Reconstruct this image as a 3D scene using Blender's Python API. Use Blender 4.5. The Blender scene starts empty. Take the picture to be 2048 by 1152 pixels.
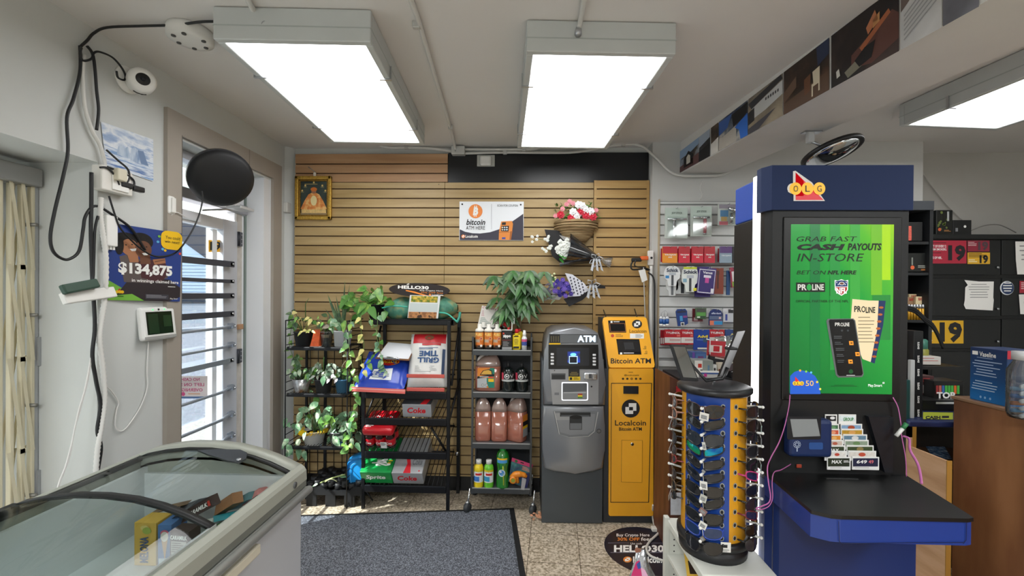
import bpy, bmesh, math, random
from mathutils import Matrix, Vector
rnd = random.Random(11)
SC = bpy.context.scene
COL = SC.collection
PI = math.pi

# ---------------------------------------------------------------- camera model
F = 860.0; DY = 16.5; EYE = Vector((0, 0, 1.56))
RC = Matrix.Rotation(math.radians(1.8), 3, 'Z') @ Matrix.Rotation(math.radians(89.7), 3, 'X') @ Matrix.Rotation(math.radians(0.45), 3, 'Z')
def ray(px, py): return RC @ Vector(((px - 1024) / F, -(py - 576 - DY) / F, -1.0))
def aY(px, py, Y): d = ray(px, py); return EYE + d * (Y / d.y)
def aX(px, py, X): d = ray(px, py); return EYE + d * (X / d.x)
def aZ(px, py, Z): d = ray(px, py); return EYE + d * ((Z - EYE.z) / d.z)
def onplane(O, n):
    O = Vector(O); n = Vector(n).normalized()
    def f(v):
        d = ray(v.x, v.y)
        return EYE + d * ((O - EYE).dot(n) / d.dot(n)) + n * v.z
    return f
def pxY(Y): return onplane((0, Y, 0), (0, -1, 0))
def pxX(X, s=1): return onplane((X, 0, 0), (s, 0, 0))
def quadf(tl, tr, br, bl, W=1.0, H=1.0):
    tl, tr, br, bl = map(Vector, (tl, tr, br, bl))
    n = (bl - tl).cross(tr - tl).normalized()
    def f(v):
        u, w = v.x / W, v.y / H
        return (tl * (1 - u) + tr * u) * (1 - w) + (bl * (1 - u) + br * u) * w + n * v.z
    return f
def frame(O, x, y):
    x = Vector(x).normalized(); n = x.cross(Vector(y)).normalized(); y = n.cross(x)
    m = Matrix((x, y, n)).transposed().to_4x4(); m.translation = Vector(O); return m

# ---------------------------------------------------------------- materials
def lin(h):
    h = h.lstrip('#'); c = [int(h[i:i + 2], 16) / 255 for i in (0, 2, 4)]
    return tuple((x / 12.92 if x <= .04045 else ((x + .055) / 1.055) ** 2.4) for x in c) + (1.0,)
_mc = {}
def M(h, r=.5, m=0., n=0., sc=6., b=0., e=0., coat=0., tr=0.):
    k = (h, r, m, n, sc, b, e, coat, tr)
    if k in _mc: return _mc[k]
    mt = bpy.data.materials.new('paint_' + h.lstrip('#')); mt.use_nodes = True
    nt = mt.node_tree; bs = nt.nodes['Principled BSDF']; c = lin(h)
    bs.inputs['Base Color'].default_value = c
    bs.inputs['Roughness'].default_value = r; bs.inputs['Metallic'].default_value = m
    bs.inputs['Coat Weight'].default_value = coat
    if tr: bs.inputs['Subsurface Weight'].default_value = tr; bs.inputs['Subsurface Radius'].default_value = (.05, .05, .03)
    if e:
        bs.inputs['Emission Color'].default_value = c; bs.inputs['Emission Strength'].default_value = e
    if n or b:
        tc = nt.nodes.new('ShaderNodeTexCoord'); no = nt.nodes.new('ShaderNodeTexNoise')
        no.inputs['Scale'].default_value = sc; no.inputs['Detail'].default_value = 5
        nt.links.new(tc.outputs['Object'], no.inputs['Vector'])
        if n:
            rp = nt.nodes.new('ShaderNodeValToRGB')
            rp.color_ramp.elements[0].position = .3; rp.color_ramp.elements[1].position = .7
            rp.color_ramp.elements[0].color = tuple(x * (1 - n) for x in c[:3]) + (1,)
            rp.color_ramp.elements[1].color = tuple(min(1, x * (1 + n)) for x in c[:3]) + (1,)
            nt.links.new(no.outputs['Fac'], rp.inputs['Fac']); nt.links.new(rp.outputs['Color'], bs.inputs['Base Color'])
        if b:
            bp = nt.nodes.new('ShaderNodeBump'); bp.inputs['Strength'].default_value = b; bp.inputs['Distance'].default_value = .01
            nt.links.new(no.outputs['Fac'], bp.inputs['Height']); nt.links.new(bp.outputs['Normal'], bs.inputs['Normal'])
    _mc[k] = mt; return mt
def glass(h='#ffffff', refl=.12, r=.02, op=0., key='glass'):
    """thin sheet: see-through, with a mirror layer that grows at grazing angles"""
    k = ('g', h, refl, r, op)
    if k in _mc: return _mc[k]
    mt = bpy.data.materials.new(key); mt.use_nodes = True; nt = mt.node_tree; N = nt.nodes
    N.remove(N['Principled BSDF']); out = N['Material Output']
    tp = N.new('ShaderNodeBsdfTransparent'); tp.inputs['Color'].default_value = lin(h)
    gl = N.new('ShaderNodeBsdfGlossy'); gl.inputs['Roughness'].default_value = r
    lw = N.new('ShaderNodeLayerWeight'); lw.inputs['Blend'].default_value = .25
    mp = N.new('ShaderNodeMapRange'); mp.inputs['To Min'].default_value = refl * .4; mp.inputs['To Max'].default_value = min(1, refl * 4)
    nt.links.new(lw.outputs['Fresnel'], mp.inputs['Value'])
    mx = N.new('ShaderNodeMixShader'); nt.links.new(mp.outputs['Result'], mx.inputs['Fac'])
    a = tp.outputs['BSDF']
    if op:
        df = N.new('ShaderNodeBsdfDiffuse'); df.inputs['Color'].default_value = lin(h)
        m2 = N.new('ShaderNodeMixShader'); m2.inputs['Fac'].default_value = op
        nt.links.new(a, m2.inputs[1]); nt.links.new(df.outputs['BSDF'], m2.inputs[2]); a = m2.outputs['Shader']
    nt.links.new(a, mx.inputs[1]); nt.links.new(gl.outputs['BSDF'], mx.inputs[2])
    nt.links.new(mx.outputs['Shader'], out.inputs['Surface'])
    _mc[k] = mt; return mt
def tinted(colors, scale=(1, 1, 1), rot=(0, 0, 0), kind='noise', r=.6, b=.0, name='print', e=0., ms=1.0, detail=4, m=0.):
    """colour ramp over a noise, wave, voronoi or gradient field in object space: [(pos, hex), ...]"""
    mt = bpy.data.materials.new(name); mt.use_nodes = True; nt = mt.node_tree; N = nt.nodes; bs = N['Principled BSDF']
    bs.inputs['Roughness'].default_value = r; bs.inputs['Metallic'].default_value = m
    tc = N.new('ShaderNodeTexCoord'); mp = N.new('ShaderNodeMapping')
    mp.inputs['Scale'].default_value = scale; mp.inputs['Rotation'].default_value = rot
    nt.links.new(tc.outputs['Object'], mp.inputs['Vector'])
    if kind == 'noise':
        t = N.new('ShaderNodeTexNoise'); t.inputs['Scale'].default_value = ms; t.inputs['Detail'].default_value = detail; o = t.outputs['Fac']
    elif kind == 'wave':
        t = N.new('ShaderNodeTexWave'); t.inputs['Scale'].default_value = ms; t.inputs['Distortion'].default_value = 6; t.inputs['Detail'].default_value = 3
        t.inputs['Detail Scale'].default_value = 1.5; o = t.outputs['Fac']
    elif kind == 'voronoi':
        t = N.new('ShaderNodeTexVoronoi'); t.inputs['Scale'].default_value = ms; o = t.outputs['Distance']
    else:
        t = N.new('ShaderNodeTexGradient'); o = t.outputs['Fac']
    nt.links.new(mp.outputs['Vector'], t.inputs['Vector'])
    rp = N.new('ShaderNodeValToRGB'); el = rp.color_ramp.elements
    while len(el) > 1: el.remove(el[-1])
    el[0].position = colors[0][0]; el[0].color = lin(colors[0][1])
    for p, h in colors[1:]:
        q = el.new(p); q.color = lin(h)
    nt.links.new(o, rp.inputs['Fac']); nt.links.new(rp.outputs['Color'], bs.inputs['Base Color'])
    if e:
        nt.links.new(rp.outputs['Color'], bs.inputs['Emission Color']); bs.inputs['Emission Strength'].default_value = e
    if b:
        bp = N.new('ShaderNodeBump'); bp.inputs['Strength'].default_value = b; bp.inputs['Distance'].default_value = .01
        nt.links.new(o, bp.inputs['Height']); nt.links.new(bp.outputs['Normal'], bs.inputs['Normal'])
    return mt

# ---------------------------------------------------------------- lettering
_tc = {}
def glyphs(s, bold=0., shear=0., res=2, spacing=1.0):
    k = (s, bold, shear, res, spacing)
    if k in _tc: return _tc[k]
    cu = bpy.data.curves.new('lettering', 'FONT'); cu.body = s; cu.size = 1; cu.offset = bold; cu.shear = shear
    cu.resolution_u = res; cu.fill_mode = 'FRONT'; cu.space_character = spacing
    ob = bpy.data.objects.new('lettering', cu); COL.objects.link(ob)
    dg = bpy.context.evaluated_depsgraph_get(); me = bpy.data.meshes.new_from_object(ob.evaluated_get(dg))
    vs = [(v.co.x, v.co.y) for v in me.vertices]; fs = [tuple(p.vertices) for p in me.polygons]
    bpy.data.objects.remove(ob); bpy.data.meshes.remove(me); bpy.data.curves.remove(cu)
    if not vs: vs = [(0, 0)]; fs = []
    x0 = min(v[0] for v in vs); x1 = max(v[0] for v in vs); y0 = min(v[1] for v in vs); y1 = max(v[1] for v in vs)
    vs = [((x - x0) / max(1e-6, x1 - x0), (y - y0) / max(1e-6, y1 - y0)) for x, y in vs]
    _tc[k] = (vs, fs, (x1 - x0) / max(1e-6, y1 - y0)); return _tc[k]

# ---------------------------------------------------------------- mesh builder
class MB:
    def __init__(s, root=None, fn=None):
        s.V = []; s.F = []; s.I = []; s.S = []; s.mats = []; s.fn = fn
        s.W = Matrix()
        while root is not None: s.W = s.W @ root.matrix_basis.inverted() if root.parent is None else s.W; root = root.parent
    def mi(s, m):
        if m not in s.mats: s.mats.append(m)
        return s.mats.index(m)
    def add(s, vs, fs, m, smooth=False, fr=None):
        b = len(s.V); i = s.mi(m)
        for v in vs:
            v = Vector(v)
            if fr is not None: v = fr @ v
            if s.fn: v = s.fn(v)
            s.V.append(s.W @ v)
        for f in fs: s.F.append(tuple(b + k for k in f)); s.I.append(i); s.S.append(smooth)
        return s
    def box(s, a, b, m, bev=0., fr=None, seg=2, smooth=False):
        a = Vector(a); b = Vector(b)
        lo = Vector(map(min, a, b)); hi = Vector(map(max, a, b))
        if bev <= 0:
            v = [(x, y, z) for x in (lo.x, hi.x) for y in (lo.y, hi.y) for z in (lo.z, hi.z)]
            return s.add(v, [(0, 1, 3, 2), (4, 6, 7, 5), (0, 4, 5, 1), (2, 3, 7, 6), (0, 2, 6, 4), (1, 5, 7, 3)], m, smooth, fr)
        bm = bmesh.new(); bmesh.ops.create_cube(bm, size=1)
        for v in bm.verts: v.co = Vector((lo[i] + (v.co[i] + .5) * (hi[i] - lo[i]) for i in range(3)))
        bev = min(bev, .49 * min(hi - lo))
        bmesh.ops.bevel(bm, geom=bm.edges[:], offset=bev, segments=seg, affect='EDGES', profile=.5)
        bm.verts.index_update()
        s.add([v.co.copy() for v in bm.verts], [tuple(v.index for v in f.verts) for f in bm.faces], m, smooth, fr); bm.free(); return s
    def cbox(s, c, sz, m, bev=0., fr=None, **k):
        c = Vector(c); h = Vector(sz) / 2; return s.box(c - h, c + h, m, bev, fr, **k)
    def poly(s, pts, m, z=0., fr=None):
        return s.add([(p[0], p[1], z) for p in pts], [tuple(range(len(pts)))], m, False, fr)
    def rect(s, x0, y0, x1, y1, m, z=.001, nx=1, ny=1, fr=None):
        vs = [(x0 + (x1 - x0) * i / nx, y0 + (y1 - y0) * j / ny, z) for j in range(ny + 1) for i in range(nx + 1)]
        fs = [(j * (nx + 1) + i, j * (nx + 1) + i + 1, (j + 1) * (nx + 1) + i + 1, (j + 1) * (nx + 1) + i) for j in range(ny) for i in range(nx)]
        return s.add(vs, fs, m, nx > 2 or ny > 2, fr)
    def rrect(s, x0, y0, x1, y1, rad, m, z=.001, fr=None, n=4):
        pts = []
        for cx, cy, a in ((x1 - rad, y1 - rad, 0), (x0 + rad, y1 - rad, 90), (x0 + rad, y0 + rad, 180), (x1 - rad, y0 + rad, 270)):
            pts += [(cx + rad * math.cos(math.radians(a + 90 * i / n)), cy + rad * math.sin(math.radians(a + 90 * i / n))) for i in range(n + 1)]
        return s.poly(pts, m, z, fr)
    def disc(s, cx, cy, r, m, z=.001, ry=None, n=24, fr=None, r0=0.):
        ry = r if ry is None else ry
        if r0 <= 0: return s.poly([(cx + r * math.cos(2 * PI * i / n), cy + ry * math.sin(2 * PI * i / n)) for i in range(n)], m, z, fr)
        vs = []
        for i in range(n):
            c, q = math.cos(2 * PI * i / n), math.sin(2 * PI * i / n); vs += [(cx + r * c, cy + ry * q, z), (cx + r0 * c, cy + r0 * ry / r * q, z)]
        return s.add(vs, [(2 * i, 2 * ((i + 1) % n), 2 * ((i + 1) % n) + 1, 2 * i + 1) for i in range(n)], m, False, fr)
    def lines(s, x0, y0, x1, y1, n, m, z=.001, fill=.45, fr=None, seed=1, center=False):
        """rows of print too small to read"""
        q = random.Random(seed); h = (y1 - y0) / n
        for i in range(n):
            e = q.uniform(.65, 1.); w = (x1 - x0) * e; a = x0 + ((x1 - x0) - w) / 2 if center else x0
            s.rect(a, y0 + h * i, a + w, y0 + h * (i + fill), m, z, fr=fr)
        return s
    def txt(s, t, x0, y0, x1, y1, m, z=.0015, bold=0., shear=0., fr=None, down=True, res=2, spacing=1.0):
        """lettering stretched to the box; y grows downwards when down"""
        vs, fs, asp = glyphs(t, bold, shear, res, spacing)
        return s.add([(x0 + u * (x1 - x0), (y1 + (y0 - y1) * v) if down else (y0 + v * (y1 - y0)), z) for u, v in vs], fs, m, False, fr)
    def prism(s, pts, z0, z1, m, fr=None, smooth=False, m2=None):
        n = len(pts); vs = [(p[0], p[1], z0) for p in pts] + [(p[0], p[1], z1) for p in pts]
        s.add(vs, [tuple(range(n))[::-1], tuple(range(n, 2 * n))], m2 or m, False, fr)
        return s.add(vs, [(i, (i + 1) % n, n + (i + 1) % n, n + i) for i in range(n)], m, smooth, fr)
    def lathe(s, prof, m, c=(0, 0, 0), n=24, fr=None, sx=1., sy=1., smooth=True, a0=0., a1=2 * PI):
        c = Vector(c); full = abs(a1 - a0 - 2 * PI) < 1e-6; k = n if full else n + 1; vs = []
        for r, z in prof:
            for i in range(k):
                a = a0 + (a1 - a0) * i / n; vs.append((c.x + r * sx * math.cos(a), c.y + r * sy * math.sin(a), c.z + z))
        fs = []
        for j in range(len(prof) - 1):
            for i in range(n):
                i2 = (i + 1) % k; fs.append((j * k + i, j * k + i2, (j + 1) * k + i2, (j + 1) * k + i))
        if full and prof[0][0] > 1e-5: fs.append(tuple(range(k))[::-1])
        if full and prof[-1][0] > 1e-5: fs.append(tuple((len(prof) - 1) * k + i for i in range(k)))
        return s.add(vs, fs, m, smooth, fr)
    def cyl(s, p0, p1, r, m, n=12, r1=None, smooth=True, fr=None):
        return s.tube([p0, p1], [r, r if r1 is None else r1], m, n, smooth, fr)
    def tube(s, pts, r, m, n=8, smooth=True, fr=None, flat=1.0):
        pts = [Vector(p) for p in pts]; k = len(pts); rr = r if isinstance(r, (list, tuple)) else [r] * k
        t = (pts[1] - pts[0]).normalized(); u = t.orthogonal().normalized(); vs = []
        for i, p in enumerate(pts):
            t2 = (pts[min(i + 1, k - 1)] - pts[max(i - 1, 0)]).normalized()
            u = (u - t2 * u.dot(t2)).normalized(); w = t2.cross(u)
            for j in range(n):
                a = 2 * PI * j / n; vs.append(p + (u * math.cos(a) + w * math.sin(a) * flat) * rr[i])
        fs = [(i * n + j, i * n + (j + 1) % n, (i + 1) * n + (j + 1) % n, (i + 1) * n + j) for i in range(k - 1) for j in range(n)]
        fs += [tuple(range(n))[::-1], tuple((k - 1) * n + j for j in range(n))]
        return s.add(vs, fs, m, smooth, fr)
    def grid(s, f, nu, nv, m, smooth=True, fr=None, closeu=False):
        ku = nu if closeu else nu + 1
        vs = [f(i / nu, j / nv) for j in range(nv + 1) for i in range(ku)]
        fs = [(j * ku + i, j * ku + (i + 1) % ku, (j + 1) * ku + (i + 1) % ku, (j + 1) * ku + i) for j in range(nv) for i in range(nu)]
        return s.add(vs, fs, m, smooth, fr)
    def ball(s, c, r, m, sx=1., sy=1., sz=1., n=12, fr=None):
        prof = [(r * math.sin(PI * i / n), -r * sz * math.cos(PI * i / n)) for i in range(n + 1)]
        prof[0] = (0, -r * sz); prof[-1] = (0, r * sz)
        return s.lathe(prof, m, c, n + 4, fr, sx, sy)
    def build(s, name, parent=None, label=None, kind=None):
        me = bpy.data.meshes.new(name)
        V = s.V; off = Vector()
        if parent is None and V:
            lo = Vector(min(v[i] for v in V) for i in range(3)); hi = Vector(max(v[i] for v in V) for i in range(3))
            off = Vector(((lo.x + hi.x) / 2, (lo.y + hi.y) / 2, lo.z))
        me.from_pydata([v - off for v in V], [], s.F)
        for m in s.mats: me.materials.append(m)
        me.polygons.foreach_set('material_index', s.I); me.polygons.foreach_set('use_smooth', s.S); me.update()
        o = bpy.data.objects.new(name, me); COL.objects.link(o); o.location = off
        if parent is not None: o.parent = parent
        if label: o['label'] = label
        if kind: o['kind'] = kind
        return o
    def thing(s, name, label, cat, group=None, kind=None):
        o = s.build(name); o['label'] = label; o['category'] = cat
        if group: o['group'] = group
        if kind: o['kind'] = kind
        return o
def T(name, label, cat, loc=(0, 0, 0), rz=0., group=None):
    o = bpy.data.objects.new(name, None); COL.objects.link(o); o.empty_display_size = .05
    o.matrix_basis = Matrix.Translation(Vector(loc)) @ Matrix.Rotation(rz, 4, 'Z')
    o['label'] = label; o['category'] = cat
    if group: o['group'] = group
    return o
def dup(root, loc, label, rz=None, group=None, mtx=None):
    def cp(o, par):
        c = o.copy(); COL.objects.link(c)
        if par is not None: c.parent = par
        for ch in list(o.children): cp(ch, c)
        return c
    r = cp(root, None)
    if mtx is not None: r.matrix_basis = mtx
    else:
        r.location = loc
        if rz is not None: r.rotation_euler = (0, 0, rz)
    r['label'] = label
    if group: r['group'] = group
    return r
def smoothpath(pts, n=6):
    pts = [Vector(p) for p in pts]; out = []
    for i in range(len(pts) - 1):
        p0 = pts[max(0, i - 1)]; p1 = pts[i]; p2 = pts[i + 1]; p3 = pts[min(len(pts) - 1, i + 2)]
        for k in range(n):
            t = k / n
            out.append(.5 * ((2 * p1) + (p2 - p0) * t + (2 * p0 - 5 * p1 + 4 * p2 - p3) * t * t + (3 * p1 - p0 - 3 * p2 + p3) * t ** 3))
    out.append(pts[-1]); return out
BLACK = M('#101113', .45); SOFTBLACK = M('#17181a', .6); WHITE = M('#f2f2ef', .5); METAL = M('#b9bcc0', .3, .9); CHROME = M('#d8dade', .12, 1.)
INK = M('#16171b', .6); PAPER = M('#e9e8e4', .7); RED = M('#c61a22', .5); YEL = M('#f2c21a', .5)

# ---------------------------------------------------------------- camera, world, lights
cam = bpy.data.cameras.new('camera'); camo = bpy.data.objects.new('camera', cam); COL.objects.link(camo)
cam.sensor_fit = 'HORIZONTAL'; cam.sensor_width = 36; cam.lens = F / 2048 * 36; cam.shift_y = DY / 2048; cam.clip_start = .02; cam.clip_end = 300
camo.matrix_world = Matrix.Translation(EYE) @ RC.to_4x4(); SC.camera = camo
wd = bpy.data.worlds.new('sky'); SC.world = wd; wd.use_nodes = True; nt = wd.node_tree
sk = nt.nodes.new('ShaderNodeTexSky'); sk.sky_type = 'NISHITA'; sk.sun_disc = False; sk.sun_elevation = math.radians(45); sk.sun_rotation = math.radians(-90)
sk.air_density = 1.5; sk.dust_density = 4
nt.links.new(sk.outputs['Color'], nt.nodes['Background'].inputs['Color']); nt.nodes['Background'].inputs['Strength'].default_value = .35
def sunlamp(d, e, col=(1, .96, .9)):
    l = bpy.data.lights.new('sun', 'SUN'); l.energy = e; l.angle = .01; l.color = col
    o = bpy.data.objects.new('sun', l); COL.objects.link(o); o.rotation_euler = Vector(d).to_track_quat('-Z', 'Y').to_euler()
sunlamp((1, .60, -1.0), 14)
def arealamp(loc, size, e, col=(1, 1, 1)):
    l = bpy.data.lights.new('fill_lamp', 'AREA'); l.shape = 'RECTANGLE'; l.size, l.size_y = size; l.energy = e; l.color = col
    o = bpy.data.objects.new('fill_lamp', l); COL.objects.link(o); o.location = loc
for x, y in ((-.6, -1.4), (2.4, -.6)): arealamp((x, y, 2.6), (.6, 1.2), 76, (.96, .985, 1))  # assumed lamps out of view, added as fill for the front faces
vs = SC.view_settings; vs.view_transform = 'Standard'; vs.look = 'None'; vs.exposure = .36; vs.gamma = 1.
# ================================================================ THE SETTING
WALLW = M('#cfd2d0', .75, n=.03, sc=2.5, b=.05); CEIL = M('#dcdad8', .85, n=.02, sc=1.5, b=.04)
XL = -1.92; YB = 3.42; ZC = 2.72
def Yx(px, X, py=600): return aX(px, py, X).y
def floor_mat():
    mt = bpy.data.materials.new('vinyl_tile'); mt.use_nodes = True; nt = mt.node_tree; N = nt.nodes; L = nt.links; bs = N['Principled BSDF']
    tc = N.new('ShaderNodeTexCoord'); no = N.new('ShaderNodeTexNoise'); no.inputs['Scale'].default_value = 75; no.inputs['Detail'].default_value = 3
    L.new(tc.outputs['Object'], no.inputs['Vector'])
    rp = N.new('ShaderNodeValToRGB'); e = rp.color_ramp.elements; e[0].position = .36; e[0].color = lin('#94866f'); e[1].position = .62; e[1].color = lin('#ddd0bc')
    q = e.new(.5); q.color = lin('#c0b29d'); L.new(no.outputs['Fac'], rp.inputs['Fac'])
    br = N.new('ShaderNodeTexBrick'); br.offset = 0; br.squash = 1
    for k, v in (('Scale', 1), ('Mortar Size', .0022), ('Brick Width', .305), ('Row Height', .305), ('Mortar Smooth', .2)): br.inputs[k].default_value = v
    br.inputs['Color1'].default_value = (1, 1, 1, 1); br.inputs['Color2'].default_value = (.9, .9, .9, 1); br.inputs['Mortar'].default_value = (.25, .22, .2, 1)
    mp = N.new('ShaderNodeMapping'); mp.inputs['Rotation'].default_value = (0, 0, math.radians(4)); mp.inputs['Location'].default_value = (.1, .12, 0)
    L.new(tc.outputs['Object'], mp.inputs['Vector']); L.new(mp.outputs['Vector'], br.inputs['Vector'])
    mx = N.new('ShaderNodeMix'); mx.data_type = 'RGBA'; mx.blend_type = 'MULTIPLY'; mx.inputs['Factor'].default_value = 1
    L.new(rp.outputs['Color'], mx.inputs[6]); L.new(br.outputs['Color'], mx.inputs[7]); L.new(mx.outputs[2], bs.inputs['Base Color'])
    bs.inputs['Roughness'].default_value = .38; return mt
def struct(mb, name): return mb.build(name, kind='structure')
mb = MB(); mb.box((-2.3, -3, -.1), (4.7, 3.8, 0), floor_mat()); struct(mb, 'floor')
mb = MB(); mb.box((-2.6, -3, ZC), (4.7, 3.8, ZC + .1), CEIL); struct(mb, 'ceiling')
mb = MB(); mb.box((-2.6, YB, 0), (.955, YB + .1, ZC), WALLW); wall_back = struct(mb, 'wall_back')
mb = MB(); mb.box((.955, 3.3, 0), (2.95, YB + .1, ZC), M('#c6c7c5', .75, n=.03, sc=2.5, b=.05)); struct(mb, 'wall_back_right')
mb = MB(); mb.box((2.95, 3.56, 0), (4.7, 3.7, ZC), M('#b9b7b2', .75, n=.03)); struct(mb, 'wall_back_far')
mb = MB(); mb.box((4.6, -3, 0), (4.7, 3.56, ZC), WALLW); struct(mb, 'wall_right')
mb = MB(); mb.box((-2.6, -3.1, 0), (4.7, -3, ZC), WALLW); struct(mb, 'wall_front')
# left wall: bulkhead, pilaster, header over the door, end piece, recess behind the gate
YP = 1.87; YD0 = Yx(356, XL); YD1 = Yx(541, XL); ZD = 2.40
mb = MB()
mb.box((-2.6, -3, 2.135), (XL, YP, ZC), WALLW)
mb.box((-2.32, YP, 0), (XL, YD0, ZC), WALLW)
mb.box((-2.32, YD0, ZD), (XL, YD1, ZC), WALLW)
mb.box((-2.32, YD1, 0), (XL, YB, ZC), WALLW)
mb.box((-2.6, -3, 0), (-2.32, .1, 2.135), WALLW); mb.box((-2.6, .1, 0), (-2.32, YP, .35), WALLW); mb.box((-2.6, YP - .06, .35), (-2.32, YP + .1, 2.135), WALLW)
mb.box((-2.6, .1, 2.02), (-2.32, YP - .06, 2.135), WALLW)
wl = struct(mb, 'wall_left')
mb = MB(wl) if False else MB()
# cove between left wall and back wall
mb = MB(); mb.prism([(XL, YB), (XL, YB - .06), (XL + .05, YB)], 0, ZC, WALLW); struct(mb, 'trim_4')
CAS = M('#a29a90', .6, n=.04, sc=4)
mb = MB(); x1 = XL + .022; yl = Yx(326, XL); yr = Yx(557, XL)
mb.box((XL, yl, 0), (x1, YD0, 2.535), CAS); mb.box((XL, YD0, ZD + .015), (x1, yr, 2.535), CAS); mb.box((XL, YD1, 0), (x1, yr, ZD + .015), CAS)
mb.box((XL - .01, YD0 - .004, 0), (x1 + .001, YD0, 2.42), M('#6f6a64', .7)); mb.box((XL - .001, YD1 - .29, ZD + .015), (x1 + .001, YD1 - .286, 2.535), M('#7d766e', .7))
struct(mb, 'trim_1')
# beam with the picture strip
def bl(Y, X0=1.165, sl=.1335): return X0 + (3.3 - Y) * sl
BEAM_O = (bl(3.3), 3.3, 0); BEAM_N = (-1, -.1335, 0)
mb = MB(); mb.prism([(bl(3.3), 3.3), (1.5, 3.3), (1.85 + .178 * 2.5, -1.0), (bl(-1.), -1.)], 2.48, ZC, M('#d6d5d3', .8, n=.02, b=.04)); struct(mb, 'ceiling_beam')
# slat panels on the back wall
WOOD = tinted([(.3, '#a18658'), (.5, '#ae9465'), (.7, '#b89f72')], (1.2, 1, 14), kind='noise', ms=1.6, r=.45, name='maple_slat', detail=6)
WOOD2 = tinted([(.3, '#ad8460'), (.5, '#b9916b'), (.7, '#c29c78')], (1.2, 1, 14), kind='noise', ms=1.6, r=.45, name='warm_maple_slat', detail=6)
GRV = M('#4a3422', .8)
def slats(mb, x0, x1, ztop, zbot, y, wood, first, pitch=.0752, groove=.009):
    mb.box((x0, y + .009, zbot), (x1, YB, ztop), GRV)
    z = ztop; h = first
    while z > zbot + .01:
        lo = max(zbot, z - h); mb.box((x0, y, lo), (x1, y + .0095, z), wood, .0015, seg=1); z = lo - groove; h = pitch - groove
xw0 = aY(588, 600, 3.38).x; xs = aY(889, 450, 3.38).x; xt = aY(895, 340, 3.38).x; xp = aY(1187, 500, 3.36).x; xe = aY(1298, 450, 3.36).x
zt = aY(740, 307, 3.38).z; zj = aY(740, 364, 3.38).z - .004; zb = aY(740, 949, 3.38).z
def panel(mb): o = mb.build('slat_panel', wall_back); return o
W = MB(wall_back)
mb = MB(wall_back); slats(mb, xw0, xt, zt, zj + .006, 3.388, WOOD2, .0752); panel(mb)
mb = MB(wall_back); slats(mb, xw0, xs - .001, zj, zb, 3.38, WOOD, .046); mb.box((xs - .05, 3.3795, zj - .018), (xs - .044, 3.381, zj - .012), BLACK); panel(mb)
mb = MB(wall_back); slats(mb, xs + .001, xp, zj, zb, 3.38, WOOD, .046); panel(mb)
WOOD3 = tinted([(.3, '#a3834f'), (.5, '#b28f58'), (.7, '#bd9f68')], (1.2, 1, 14), kind='noise', ms=1.6, r=.45, name='honey_slat', detail=6)
mb = MB(wall_back); slats(mb, xp, xe, zj + .01, zb, 3.358, WOOD3, .062); mb.box((xp, 3.355, zb), (xp + .02, 3.365, zj + .01), WOOD3); mb.box((xe - .02, 3.355, zb), (xe, 3.365, zj + .01), WOOD3); panel(mb)
mb = MB(wall_back); mb.box((xt + .004, 3.39, zj + .003), (xe, YB, zt + .006), M('#14171c', .35)); mb.build('header_board', wall_back, 'black painted header board')
mb = MB(); mb.box((xw0, 3.385, 0), (xe, YB, zb - .002), M('#121316', .4)); struct(mb, 'baseboard_back')
# white slat board on the right section
WS = M('#d3d5d4', .4, n=.02); xr0 = aY(1318, 560, 3.28).x; xr1 = 2.2
zs = [402, 423, 444, 465, 490, 531, 572, 594, 615, 655, 676, 697, 718]
mb = MB(); mb.box((xr0, 3.285, .9), (xr1, 3.3, aY(1318, 402, 3.28).z), M('#9c9d9b', .6))
zz = [aY(1400, q, 3.28).z for q in (404, 411, 431, 452, 473, 492, 532, 553, 574, 595, 616, 637, 657, 677, 698, 719)]
for a, b in zip(zz[:-1], zz[1:]): mb.box((xr0, 3.272, b + .009), (xr1, 3.285, a), WS, .003, seg=1)
mb.box((xr0, 3.262, zz[-1] - .055), (xr1, 3.285, zz[-1] - .012), WS, .004)
mb.box((xr0 - .006, 3.268, .1), (xr0, 3.3, zz[0] + .02), M('#b9a88a', .6))
struct(mb, 'trim_2')
# ---------------------------------------------------------------- door, transom, window behind the gate
ALU = M('#c7cad2', .4, .3); WHT = M('#e9ebee', .5); DX = -2.06
GL = glass('#f3f8fa', .1)
yst0 = Yx(441, DX); yst1 = Yx(469, DX); ztr = aX(400, 397, DX).z
mb = MB()
mb.box((-2.3, YD1 - .085, 0), (XL - .002, YD1, ZD), WHT)                                   # reveal post
mb.box((-2.14, YD1 - .2, 0), (-2.06, YD1 - .1, ZD), WHT, .004); mb.box((-2.12, YD1 - .1, 0), (-2.05, YD1 - .085, ZD), M('#7e8a84', .5))
mb.box((-2.10, yst1 + .012, 0), (-2.055, yst1 + .07, ztr), M('#c2bcb4', .6, n=.12, sc=20))    # pitted jamb strip
mb.box((-2.12, YD0, ztr - .03), (-2.03, YD1 - .1, ztr + .035), M('#9b9ca2', .45, .2), .004)    # transom bar
mb.box((-2.12, YD0, ZD - .05), (-2.03, YD1 - .085, ZD), ALU, .004)
mb.box((-2.3, YD0, 0), (-2.0, YD1, .02), METAL)
dr = struct(mb, 'door_1')
mb = MB(dr); mb.box((-2.085, YD0, ztr + .035), (-2.08, YD1 - .1, ZD - .05), GL); mb.build('transom_pane', dr)
ztop = aX(400, 427, DX).z
mb = MB(dr); mb.box((-2.09, yst0, .05), (-2.04, yst1, ztop), ALU, .004); mb.box((-2.09, 2.0, ztop - .075), (-2.041, yst0, ztop - .002), M('#d8dae0', .4, .2), .004)
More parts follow.
